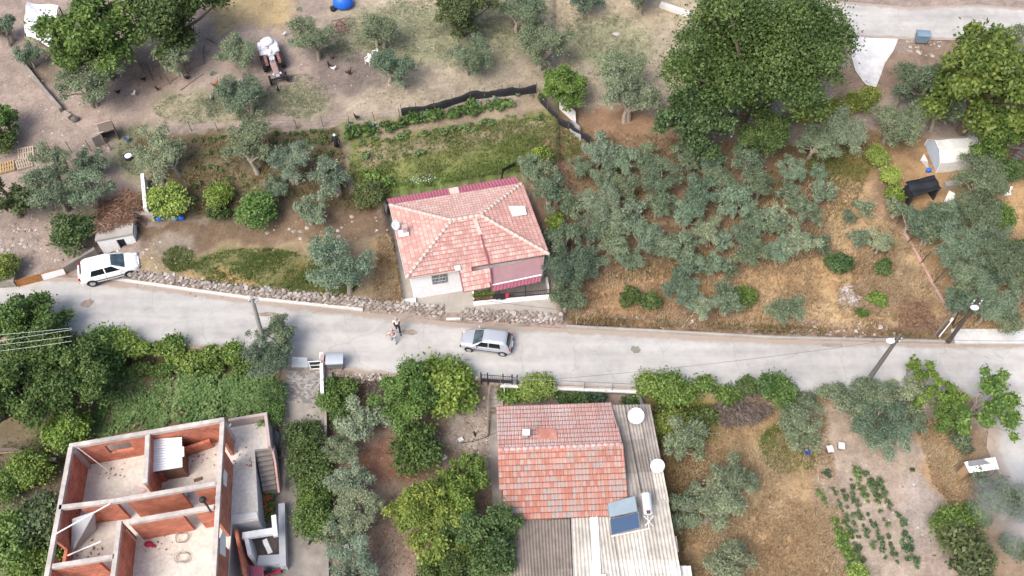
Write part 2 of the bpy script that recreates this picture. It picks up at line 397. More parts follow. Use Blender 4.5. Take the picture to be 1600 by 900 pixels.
# ------------------------------------------------------------------ ground sheet
ZONES = [  # (polygon or ellipse in photo pixels, colour, feather)
 ([(520, -60), (1060, -60), (1120, 60), (1010, 190), (930, 215), (845, 140), (625, 178), (540, 182), (500, 60)], A(196, 182, 160), 14),
 ([(310, -60), (470, -60), (450, 38), (330, 50)], A(205, 182, 138), 16),
 ([(640, -60), (1060, -60), (1080, 40), (800, 70), (640, 60)], A(204, 188, 160), 18),
 ('e', (650, 55, 110, 50), A(172, 170, 138), 26), ('e', (950, 70, 70, 42), A(172, 170, 138), 22), ('e', (375, 165, 60, 24), A(170, 166, 134), 16), ('e', (465, 160, 50, 28), A(168, 162, 132), 16),
 ('e', (760, 60, 50, 50), A(178, 172, 140), 22), ('e', (560, 82, 60, 18), A(166, 166, 132), 14), ('e', (310, 170, 80, 26), A(170, 162, 136), 16), ('e', (215, 240, 40, 50), A(162, 160, 128), 12),
 ('e', (545, 112, 62, 34), A(150, 136, 128), 16), ('e', (240, 108, 60, 30), A(160, 140, 126), 16), ('e', (90, 115, 40, 20), A(150, 134, 118), 12),
 ([(212, 215), (528, 198), (548, 300), (600, 330), (430, 338), (240, 340)], A(128, 116, 92), 6),
 ([(528, 196), (838, 148), (885, 182), (922, 232), (820, 280), (604, 316), (560, 320), (540, 240)], A(138, 142, 84), 8),
 ([(545, 196), (838, 150), (856, 168), (720, 200), (560, 222)], A(176, 158, 134), 6), ([(560, 238), (720, 205), (850, 180), (868, 196), (740, 226), (570, 262)], A(174, 158, 128), 8),
 ([(600, 290), (820, 240), (915, 236), (820, 285), (606, 318)], A(122, 146, 72), 8),
 ([(205, 350), (430, 335), (600, 322), (618, 378), (470, 382), (230, 395)], A(142, 120, 98), 8),
 ([(215, 395), (470, 378), (622, 378), (640, 470), (400, 472), (200, 450)], A(176, 156, 124), 10),
 ('e', (395, 420, 95, 32), A(142, 138, 92), 20), ('e', (340, 440, 60, 14), A(196, 164, 112), 12), ('e', (500, 440, 60, 26), A(142, 128, 80), 14), ([(590, 380), (612, 370), (628, 470), (590, 470)], A(186, 150, 106), 8),
 ('e', (275, 388, 36, 24), A(178, 164, 146), 10),
 ([(880, 160), (1000, 180), (1200, 230), (1385, 200), (1420, 330), (1490, 520), (880, 516), (858, 420), (815, 270)], A(160, 134, 110), 10),
 ([(1275, 250), (1345, 290), (1425, 390), (1488, 505), (1150, 512), (1160, 430), (1280, 400), (1300, 330)], A(212, 182, 140), 16),
 ([(940, 440), (1060, 420), (1060, 505), (900, 508), (880, 480)], A(190, 154, 116), 12), ('e', (1100, 440, 46, 40), A(186, 148, 104), 14), ('e', (1250, 440, 90, 34), A(210, 176, 130), 18),
 ('e', (1310, 255, 50, 40), A(150, 132, 74), 16), ('e', (1400, 430, 50, 50), A(222, 192, 146), 14), ('e', (960, 190, 60, 24), A(172, 140, 112), 12),
 ([(880, 495), (1480, 520), (1480, 536), (880, 514)], A(150, 122, 98), 5),
 ('e', (1335, 464, 25, 17), A(214, 210, 208), 4),
 ([(1365, 200), (1480, 225), (1660, 235), (1660, 530), (1490, 522), (1425, 380)], A(184, 152, 114), 10),
 ('e', (1575, 310, 50, 60), A(212, 176, 130), 14),
 ([(1290, 120), (1450, 60), (1660, 60), (1660, 100), (1460, 110), (1400, 150), (1300, 160)], A(170, 146, 126), 8),
 ([(0, 535), (436, 560), (436, 660), (110, 700), (0, 705)], A(136, 122, 94), 6), ([(190, 575), (225, 575), (215, 650), (180, 660)], A(160, 142, 112), 6), ([(262, 590), (288, 590), (280, 650), (262, 655)], A(162, 144, 114), 5), ([(-300, 690), (110, 690), (80, 960), (-300, 960)], A(136, 122, 104), 10),
 ([(505, 595), (790, 590), (800, 960), (500, 960)], A(164, 144, 128), 8), ('e', (620, 720, 60, 34), A(158, 118, 98), 14),
 ([(505, 585), (620, 585), (610, 640), (505, 640)], A(124, 104, 88), 8),
 ([(755, 596), (772, 596), (768, 690), (790, 840), (740, 700), (700, 700), (690, 650), (735, 640)], A(184, 172, 160), 6),
 ([(985, 612), (1290, 615), (1340, 960), (1050, 960)], A(186, 158, 118), 12), ('e', (1060, 660, 70, 40), A(134, 134, 62), 16), ('e', (1230, 700, 50, 40), A(130, 124, 66), 16), ('e', (1200, 790, 60, 100), A(206, 178, 138), 20), ('e', (1090, 780, 40, 60), A(132, 112, 66), 14), ('e', (1215, 860, 60, 50), A(212, 180, 136), 18),
 ([(1265, 640), (1360, 640), (1440, 690), (1450, 960), (1330, 960), (1275, 760)], A(196, 178, 160), 10),
 ('e', (1440, 800, 30, 60), A(196, 182, 172), 14), ([(1430, 660), (1500, 650), (1530, 760), (1520, 830), (1460, 760)], A(204, 168, 118), 12),
 ([(1500, 640), (1560, 700), (1640, 960), (1540, 960), (1510, 800)], A(160, 138, 116), 8)]
def zonemask(px, py, z, jit=6):
    if z[0] == 'e':
        _, (cx, cy, rx, ry), c, fe = z
        r = np.hypot((px - cx) / rx, (py - cy) / ry)
        return sm(1 + fe / rx * .7, 1 - fe / rx * .7, r) if False else 1 - sm(1 - fe / rx, 1 + fe / rx, r)
    poly, c, fe = z; a = 0
    for k in range(jit):
        an = 2 * math.pi * k / jit; a = a + pip(px + fe * .7 * math.cos(an), py + fe * .5 * math.sin(an), poly)
    return a / jit
gx = np.concatenate([[-420, -250, -150, -100, -80], np.arange(-62, 62.01, .25), [80, 100, 150, 250, 420]])
gy = np.concatenate([[-300, -150, -60, -20, 0], np.arange(8, 92.01, .25), [100, 120, 160, 260, 450]])
GX, GY = np.meshgrid(gx, gy); nx, ny = len(gx), len(gy)
gX = GX.ravel(); gY = GY.ravel(); gZ = H(gX, gY)
gpx, gpy, gd = proj(gX, gY, gZ)
wx = gpx + (fbm(gX, gY, 1.7, 21) - .5) * 34 + (vnoise(gX, gY, .5, 23) - .5) * 14; wy = gpy + (fbm(gX, gY, 1.7, 31) - .5) * 26 + (vnoise(gX, gY, .5, 33) - .5) * 10
gc = np.empty((len(gX), 3)); gc[:] = A(184, 166, 154)
onp = (gd > 5) & (gpx > -400) & (gpx < 2000) & (gpy > -300) & (gpy < 1200)
for z in ZONES:
    mk = np.where(onp, zonemask(wx, wy, z), 0)[:, None]
    gc = gc * (1 - mk) + np.array(z[2] if z[0] == 'e' else z[1]) * mk
n1 = fbm(gX, gY, 3.1, 41); n2 = fbm(gX, gY, .9, 51)
n3 = vnoise(gX, gY, .3, 61)
gc *= (1 + (n1 - .5) * .5 + (n2 - .5) * .55 + (n3 - .5) * .3)[:, None]
gc = np.clip(gc, .01, .8)
idx = np.arange(nx * ny).reshape(ny, nx)
quads = np.stack([idx[:-1, :-1], idx[:-1, 1:], idx[1:, 1:], idx[1:, :-1]], -1).reshape(-1, 4)
def fast_mesh(name, verts, faces, mats, rnd=None, smooth=False):
    me = bpy.data.meshes.new(name); verts = np.asarray(verts, np.float32); faces = np.asarray(faces, np.int32); k = faces.shape[1]
    me.vertices.add(len(verts)); me.vertices.foreach_set('co', verts.ravel())
    me.loops.add(faces.size); me.loops.foreach_set('vertex_index', faces.ravel())
    me.polygons.add(len(faces)); me.polygons.foreach_set('loop_start', np.arange(0, faces.size, k, dtype=np.int32))
    if smooth: me.polygons.foreach_set('use_smooth', np.ones(len(faces), bool))
    for x in (mats if isinstance(mats, (list, tuple)) else [mats]): me.materials.append(MATS[x])
    if rnd is not None:
        a = me.attributes.new('rnd', 'FLOAT', 'FACE'); a.data.foreach_set('value', np.asarray(rnd, np.float32))
    me.update(calc_edges=True); return me
def link(name, me, parent=None):
    o = bpy.data.objects.new(name, me); COL.objects.link(o)
    if parent is not None: o.parent = parent
    return o
gm = fast_mesh('ground', np.stack([gX, gY, gZ], 1), quads, 'ground', smooth=True)
ca = gm.attributes.new('gcol', 'FLOAT_COLOR', 'POINT'); ca.data.foreach_set('color', np.concatenate([gc, np.ones((len(gc), 1))], 1).astype(np.float32).ravel())
struct(link('ground', gm))

# ------------------------------------------------------------------ roads (sheets over the ground)
def roadmat(name, base, dirt):
    m = M(name, base, .9, 1.1, .12, ns2=.2, bump=.12, bs=30, vec='World')
    t = m.node_tree; n = t.nodes; l = t.links; b = n['Principled BSDF']; src = b.inputs['Base Color'].links[0].from_socket
    # wheel-worn streaks along the road
    g0 = n.new('ShaderNodeNewGeometry'); mp = n.new('ShaderNodeMapping'); mp.inputs['Scale'].default_value = (.07, .9, 1); l.new(g0.outputs['Position'], mp.inputs[0])
    ns_ = n.new('ShaderNodeTexNoise'); ns_.inputs['Scale'].default_value = 1; ns_.inputs['Detail'].default_value = 5; l.new(mp.outputs[0], ns_.inputs[0])
    ms = n.new('ShaderNodeMapRange'); ms.inputs[1].default_value = .35; ms.inputs[2].default_value = .65; ms.inputs[3].default_value = .86; ms.inputs[4].default_value = 1.06; l.new(ns_.outputs[0], ms.inputs[0])
    mst = n.new('ShaderNodeMix'); mst.data_type = 'RGBA'; mst.blend_type = 'MULTIPLY'; mst.inputs[0].default_value = 1; l.new(src, mst.inputs[6]); l.new(ms.outputs[0], mst.inputs[7]); src = mst.outputs[2]
    # oil and damp stains
    no = n.new('ShaderNodeTexNoise'); no.inputs['Scale'].default_value = .55; no.inputs['Detail'].default_value = 7; no.inputs['Roughness'].default_value = .7; l.new(g0.outputs['Position'], no.inputs[0])
    mo = n.new('ShaderNodeMapRange'); mo.inputs[1].default_value = .60; mo.inputs[2].default_value = .78; mo.inputs[3].default_value = 1; mo.inputs[4].default_value = .66; l.new(no.outputs[0], mo.inputs[0])
    mot = n.new('ShaderNodeMix'); mot.data_type = 'RGBA'; mot.blend_type = 'MULTIPLY'; mot.inputs[0].default_value = 1; l.new(src, mot.inputs[6]); l.new(mo.outputs[0], mot.inputs[7]); src = mot.outputs[2]
    at = n.new('ShaderNodeAttribute'); at.attribute_name = 'edge'
    g = n.new('ShaderNodeNewGeometry'); nz = n.new('ShaderNodeTexNoise'); nz.inputs['Scale'].default_value = .9; nz.inputs['Detail'].default_value = 8; nz.inputs['Roughness'].default_value = .7; l.new(g.outputs['Position'], nz.inputs[0])
    ad = n.new('ShaderNodeMath'); ad.operation = 'MULTIPLY_ADD'; l.new(nz.outputs[0], ad.inputs[0]); ad.inputs[1].default_value = 1.5; l.new(at.outputs['Fac'], ad.inputs[2])
    mr = n.new('ShaderNodeMapRange'); mr.interpolation_type = 'SMOOTHSTEP'; mr.inputs[1].default_value = 1.0; mr.inputs[2].default_value = 1.45; mr.inputs[4].default_value = .85; l.new(ad.outputs[0], mr.inputs[0])
    mx = n.new('ShaderNodeMix'); mx.data_type = 'RGBA'; l.new(mr.outputs[0], mx.inputs[0]); l.new(src, mx.inputs[6]); mx.inputs[7].default_value = (*dirt, 1); l.new(mx.outputs[2], b.inputs['Base Color'])
    # slab joints and hair cracks
    vo = n.new('ShaderNodeTexVoronoi'); vo.feature = 'DISTANCE_TO_EDGE'; vo.inputs['Scale'].default_value = .22
    wn = n.new('ShaderNodeTexNoise'); wn.inputs['Scale'].default_value = .6; wn.inputs['Detail'].default_value = 5; l.new(g.outputs['Position'], wn.inputs[0])
    vm = n.new('ShaderNodeVectorMath'); vm.operation = 'ADD'; l.new(g.outputs['Position'], vm.inputs[0]); l.new(wn.outputs['Color'], vm.inputs[1]); l.new(vm.outputs[0], vo.inputs['Vector'])
    cr = n.new('ShaderNodeMapRange'); cr.inputs[1].default_value = 0; cr.inputs[2].default_value = .009; cr.inputs[3].default_value = .85; cr.inputs[4].default_value = 1; l.new(vo.outputs['Distance'], cr.inputs[0])
    m3 = n.new('ShaderNodeMix'); m3.data_type = 'RGBA'; m3.blend_type = 'MULTIPLY'; m3.inputs[0].default_value = 1; l.new(mx.outputs[2], m3.inputs[6]); l.new(cr.outputs[0], m3.inputs[7]); l.new(m3.outputs[2], b.inputs['Base Color'])
    return m
roadmat('road_concrete', A(226, 223, 218), A(200, 182, 166))
def strip(name, top, bot, nv, mt, lift=.03, edge=True, kind='structure', thick=.0):
    """sheet between two matched pixel polylines laid on the terrain"""
    xs = []
    def dense(l, k):
        out = []
        for i in range(len(l) - 1):
            for j in range(k): t = j / k; out.append((l[i][0] * (1 - t) + l[i + 1][0] * t, l[i][1] * (1 - t) + l[i + 1][1] * t))
        return out + [l[-1]]
    a, b = [G(*p) for p in dense(top, 10)], [G(*p) for p in dense(bot, 10)]
    vs = []; ed = []
    for i in range(len(a)):
        for j in range(nv + 1):
            t = j / nv; x = a[i].x * (1 - t) + b[i].x * t; y = a[i].y * (1 - t) + b[i].y * t
            vs.append((x, y, 0)); ed.append(max(0, 1 - min(t, 1 - t) * 7) if edge else 0)
    vs = np.array(vs); vs[:, 2] = Hs(vs[:, 0], vs[:, 1]) + lift
    n = nv + 1; f = [(i * n + j, i * n + j + 1, (i + 1) * n + j + 1, (i + 1) * n + j) for i in range(len(a) - 1) for j in range(nv)]
    f = [q[::-1] for q in f]
    me = fast_mesh(name, vs, f, mt); at = me.attributes.new('edge', 'FLOAT', 'POINT'); at.data.foreach_set('value', np.array(ed, np.float32))
    if me.polygons[0].normal.z < 0: me.flip_normals()
    o = link(name, me); o['kind'] = kind; return o
def Hs(X, Y):
    return np.max([H(X + dx, Y + dy) for dx in (-.12, 0, .12) for dy in (-.12, 0, .12)], axis=0)
# main road: built in world coordinates between its two edges
xs = np.arange(-60, 60.01, .5); vs = []; ed = []; nv = 12
for x in xs:
    y0, y1 = float(YN(x)) + .02, float(YS(x)) - .12
    for j in range(nv + 1):
        t = j / nv; vs.append((x, y0 * (1 - t) + y1 * t, .045 * max(0, -x - 2) + .03 + .03 * math.sin(math.pi * t))); ed.append(max(0, 1 - min(t, (1 - t) * 1.6) * 6.5) * (1.15 if t < .5 else .8))
n = nv + 1
rm = fast_mesh('road', vs, [(i * n + j, i * n + j + 1, (i + 1) * n + j + 1, (i + 1) * n + j)[::-1] for i in range(len(xs) - 1) for j in range(nv)], 'road_concrete', smooth=True)
if rm.polygons[0].normal.z < 0: rm.flip_normals()
rm.attributes.new('edge', 'FLOAT', 'POINT').data.foreach_set('value', np.array(ed, np.float32))
struct(link('road', rm))
strip('branch_road', [(1486, 606), (1545, 655), (1540, 700), (1572, 770), (1640, 960)], [(1700, 606), (1700, 655), (1720, 700), (1760, 770), (1900, 960)], 10, 'road_concrete', .06)
strip('upper_road', [(1150, -20), (1260, -2), (1420, 12), (1530, 8), (1600, 14), (1900, 20)], [(1150, 40), (1255, 55), (1420, 63), (1500, 64), (1600, 66), (1900, 72)], 8, 'road_concrete', .05)
M('apron', A(244, 242, 240, 1.12), .85, 1.6, .16, ns2=.45, bump=.1, vec='World')
strip('concrete_apron', [(1322, 56), (1332, 66), (1330, 90), (1336, 112), (1352, 134)], [(1403, 62), (1396, 80), (1382, 100), (1376, 118), (1368, 138)], 8, 'apron', .09, edge=False)
M('pavement_white', A(240, 240, 238, 1.1), .85, 1.8, .12, ns2=.5, bump=.1, vec='World')

def blot(name, px, py, rx, ry, mt, lift):
    c = G(px, py); n = 18; rr = random.Random(int(px)); ps = []
    for k in range(n): a = 2 * math.pi * k / n; s = rr.uniform(.65, 1.15); ps.append((c.x + rx * s * math.cos(a), c.y + ry * s * math.sin(a)))
    zs = [.045 * max(0, -x - 2) + lift for x, y in ps]; mb = MB(); mb.add([(x, y, z) for (x, y), z in zip(ps, zs)] , [tuple(range(n))]); o = mb.build(name, mt); o['kind'] = 'structure'
M('damp_patch', A(168, 164, 154), .95, 3, .25); M('broken_concrete', A(188, 172, 158), .95, 3, .25, bump=.4)
blot('road_patch', 992, 547, .42, .3, 'damp_patch', .066); blot('road_patch', 138, 474, .5, .4, 'broken_concrete', .066); blot('road_patch', 640, 520, .8, .25, 'broken_concrete', .064); blot('road_patch', 1300, 540, .9, .2, 'broken_concrete', .064); blot('road_patch', 420, 492, 1.4, .22, 'broken_concrete', .064)

M('ash', A(226, 222, 220, 1.1), .95, 2.5, .2, ns2=9, bump=.3)
def ash():
    rr = random.Random(2); n = 26; c = G(1335, 464); vs = [(c.x, c.y)]
    for ring in (.5, 1):
        for k in range(n): a = 2 * math.pi * k / n; s = ring * (rr.uniform(.8, 1.12) if ring == 1 else 1); vs.append((c.x + 1.22 * s * math.cos(a), c.y + .98 * s * math.sin(a)))
    v = np.array(vs); z = Hs(v[:, 0], v[:, 1]) + .05; z[n + 1:] -= .04
    f = [(0, 1 + k, 1 + (k + 1) % n) for k in range(n)] + [(1 + k, 1 + n + k, 1 + n + (k + 1) % n, 1 + (k + 1) % n) for k in range(n)]
    mb = MB(); mb.add([(x, y, h) for (x, y), h in zip(vs, z)], f); o = mb.build('ash_patch', 'ash', smooth=True); o['kind'] = 'stuff'
ash()
# ------------------------------------------------------------------ kerbs, stone wall, pavement
def ribbon(mb, pts, w, h, below=.3, m=0):
    """low wall following ground points; pts are its near-edge points at ground level"""
    for a, b in zip(pts[:-1], pts[1:]):
        d = Vector((b.x - a.x, b.y - a.y, 0)).normalized(); nrm = Vector((-d.y, d.x, 0)) * w
        q = [Vector((a.x, a.y, 0)), Vector((b.x, b.y, 0)), Vector((b.x, b.y, 0)) + nrm, Vector((a.x, a.y, 0)) + nrm]
        zs = [a.z, b.z, b.z, a.z]
        mb.hexa([Vector((p.x, p.y, z - below)) for p, z in zip(q, zs)], [Vector((p.x, p.y, z + h)) for p, z in zip(q, zs)], m)
def road_line(x0, x1, off, step=1.2):
    out = []; n = max(1, int(abs(x1 - x0) / step))
    for i in range(n + 1):
        x = x0 + (x1 - x0) * i / n; y = float(YN(x)) + off; out.append(Vector((x, y, .045 * max(0, -x - 2))))
    return out
kx0, kx1 = P(178, 452).x, P(568, 492).x
mb = MB(); ribbon(mb, road_line(kx0, kx1, .03), .22, .16); o = mb.build('kerb', 'concrete_white'); struct(o)
kx2, kx3 = P(884, 512).x, P(1475, 537).x
mb = MB(); ribbon(mb, road_line(kx2, kx3, .03), .2, .26); o = mb.build('kerb', 'concrete'); struct(o)
x0, x1 = P(1492, 538).x, P(1800, 538).x
mb = MB()
for i in range(8):
    a, b = x0 + (x1 - x0) * i / 8, x0 + (x1 - x0) * (i + 1) / 8 - .015
    mb.prism([(a, float(YN(a)) + .02), (b, float(YN(b)) + .02), (b, float(YN(b)) + 1.25), (a, float(YN(a)) + 1.25)], -.3, .17)
struct(mb.build('pavement', 'pavement_white'))
STONES = []
for k in range(8):
    mb = MB(); rr = random.Random(k); ps = []
    mb.ball((0, 0, 0), (1, 1, 1), 7, 4, r=rr.random())
    mb.v = [tuple(Vector(p) * (1 + rr.uniform(-.22, .18))) for p in mb.v]; mb.v = [(p[0], p[1], max(-.7, min(.75, p[2]))) for p in mb.v]
    STONES.append(mb.mesh('stone', 'stone'))
def stone_wall(label, xa, xb, hgt):
    xm = (xa + xb) / 2; loc = Vector((xm, float(YN(xm)) + .4, 0)); t = thing('stone_wall', label, 'stone wall', loc)
    mb = MB(); ribbon(mb, road_line(xa, xb, .42), .45, hgt - .12); mb.build('wall_core', 'rubble', t)
    cells = []
    nrow = 4; L = xb - xa; ncol = int(L / .36)
    for r_ in range(nrow + 2):
        for c in range(ncol):
            x = xa + (c + .5 + .5 * (r_ % 2) + R.uniform(-.2, .2)) * L / (ncol + .6); b = .045 * max(0, -x - 2); y = float(YN(x))
            if r_ < nrow: p = Vector((x, y + .40 + R.uniform(-.05, .03) + .03 * r_, b + .1 + r_ * (hgt / nrow)))
            else: p = Vector((x, y + .58 + .22 * (r_ - nrow) + R.uniform(-.06, .06), b + hgt + R.uniform(-.03, .05)))
            s = R.uniform(.13, .22); cells.append((p, s))
    R.shuffle(cells); keep = sorted(cells, key=lambda c: -c[1])[:260]; rest = sorted(cells, key=lambda c: -c[1])[260:]
    for p, s in keep:
        o = inst('stone', R.choice(STONES), t, p - loc, R.uniform(0, 6), (s * R.uniform(.9, 1.25), s * R.uniform(.7, .9), s * R.uniform(.55, .8)))
    if rest:
        mb = MB()
        for p, s in rest: mb.ball(p, (s * 1.1, s * .8, s * .6), 6, 4)
        stuff(mb.build('small_stones', 'stone', t))
    return t
sx = [P(x, 500).x for x in (695, 718)]
stone_wall('long dry stone retaining wall between white kerb and meadow with the lone olive', P(196, 455).x, sx[0], .72)
stone_wall('short dry stone wall below the railed terrace, right of the house steps', sx[1], P(880, 510).x, .72)

# ------------------------------------------------------------------ roof tiles
def tile_mesh(wd, ln, r, hump=.03, mtl='tile_old'):
    mb = MB(); xs_ = [-.5, -.32, -.12, .06, .26, .5]; zs_ = [0, 1, .25, 1, .7, 0]
    vs = []
    for (yy, zo) in ((0, .05), (ln, 0.0)):
        for x, z in zip(xs_, zs_): vs.append((x * wd, yy, zo + z * hump + .012))
    for x, z in zip(xs_, zs_): vs.append((x * wd, 0, -.012 + z * hump * .3))
    for x, z in zip(xs_, zs_): vs.append((x * wd, ln * .13, .05 - .05 * .13 + z * hump + .012))
    mb.add(vs, [(18 + i, 19 + i, 7 + i, 6 + i) for i in range(5)], 0, r); mb.add(vs, [(i, i + 1, 19 + i, 18 + i) for i in range(5)] + [(12 + i, 13 + i, 1 + i, i) for i in range(5)], 1, r); return mb  # lower strip and lip take the second material, the painted course shadow
def plane_frame(o, ex, upt):
    ex = (Vector(ex) - Vector(o)).normalized(); ey = Vector(upt) - Vector(o); ey = (ey - ex * ey.dot(ex)).normalized(); ez = ex.cross(ey)
    return ex, ey, ez
def tiled_plane(parent, poly, mtl, wd=.24, ln=.37, max_single=0, seed=0, bias=None):
    """poly: 3-D polygon, poly[0]->poly[1] is the eave; tiles laid in courses from the eave up"""
    poly = [Vector(p) for p in poly]; o = poly[0]; ex, ey, ez = plane_frame(o, poly[1], poly[2] if len(poly) == 3 else poly[-1])
    if ez.z < 0: ez = -ez
    if len(poly) > 3 and abs((poly[2] - o).dot(ey)) < 1e-3: pass
    p2 = [((p - o).dot(ex), (p - o).dot(ey)) for p in poly]
    x0, x1 = min(p[0] for p in p2), max(p[0] for p in p2); y1 = max(p[1] for p in p2)
    nc = max(1, round((x1 - x0) / wd)); wd = (x1 - x0) / nc; nr = max(1, round(y1 / ln)); ln = y1 / nr
    rr = random.Random(seed); cells = []
    for j in range(nr):
        for i in range(nc):
            cx, cy = x0 + (i + .5) * wd, j * ln
            if pip(np.array([cx]), np.array([cy + ln * .5]), p2)[0]:
                q = rr.random(); q = bias(cx, cy, q) if bias else q; cells.append((cx, cy, q, j))
    MM = Matrix((ex, ey, ez)).transposed(); em = 'tile_course_shade' if mtl == 'tile_pink' else 'tile_course_shade_old'
    single = cells[:max_single]; rest = cells[max_single:]
    if single:
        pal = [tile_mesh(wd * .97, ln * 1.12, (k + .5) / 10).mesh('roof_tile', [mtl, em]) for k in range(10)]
        for cx, cy, q, j in single:
            p = o + ex * cx + ey * cy + ez * (.015 + rr.uniform(0, .008)) - parent.location
            mt = Matrix.Translation(p) @ (MM @ Matrix.Rotation(rr.uniform(-.02, .02), 3, 'Z')).to_4x4()
            inst('roof_tile', pal[min(9, int(q * 10))], parent, mtx=mt)
    if rest:
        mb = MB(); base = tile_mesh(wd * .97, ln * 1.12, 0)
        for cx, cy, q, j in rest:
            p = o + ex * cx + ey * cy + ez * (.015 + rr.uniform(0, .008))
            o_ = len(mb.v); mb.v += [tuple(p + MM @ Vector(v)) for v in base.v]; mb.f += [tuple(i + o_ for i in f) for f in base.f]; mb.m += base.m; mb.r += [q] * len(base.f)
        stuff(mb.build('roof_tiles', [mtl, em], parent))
    mb = MB(); mb.slab(poly, .08); mb.build('roof_deck', 'roof_underlay', parent)
def ridge_cap(mb, a, b, w=.3, h=.09):
    a, b = Vector(a), Vector(b); n = max(2, int((b - a).length / .4)); d = (b - a) / n
    for i in range(n):
        p = a + d * i + Vector((0, 0, R.uniform(0, .02))); q = a + d * (i + 1.06)
        mb.tube([p, q], [w / 2 * R.uniform(.95, 1.1), w / 2 * .9], 8)
def corr(mb, q, nw, amp=.035, seg=4, m=0, r=None, th=.012):
    """corrugated sheet over quad q = (near-left, near-right, far-right, far-left), ribs run near to far"""
    q = [Vector(p) for p in q]; nn = (q[1] - q[0]).cross(q[3] - q[0]).normalized()
    if nn.z < 0: nn = -nn
    k = nw * seg; vs = []
    for s_ in (0, -th):
        for (a, b) in ((q[0], q[1]), (q[3], q[2])):
            for i in range(k + 1): t = i / k; vs.append(a.lerp(b, t) + nn * (amp * math.cos(2 * math.pi * i / seg) + s_))
    K = k + 1; f = []
    for i in range(k):
        f.append((i, i + 1, K + i + 1, K + i)); f.append((2 * K + i, 3 * K + i, 3 * K + i + 1, 2 * K + i + 1)); f.append((i, 2 * K + i, 2 * K + i + 1, i + 1)); f.append((K + i, K + i + 1, 3 * K + i + 1, 3 * K + i))
    f += [(0, K, 3 * K, 2 * K), (k, 2 * K + k, 3 * K + k, K + k)]
    mb.add(vs, f, m, r)
def wallbox(mb, a, b, th, z0, z1, m=0, side=1):
    """wall from a to b (xy), thickness th to the left*side"""
    a = Vector((a[0], a[1], 0)); b = Vector((b[0], b[1], 0)); d = (b - a).normalized(); n = Vector((-d.y, d.x, 0)) * th * side
    mb.prism([a, b, b + n, a + n], z0, z1, m)

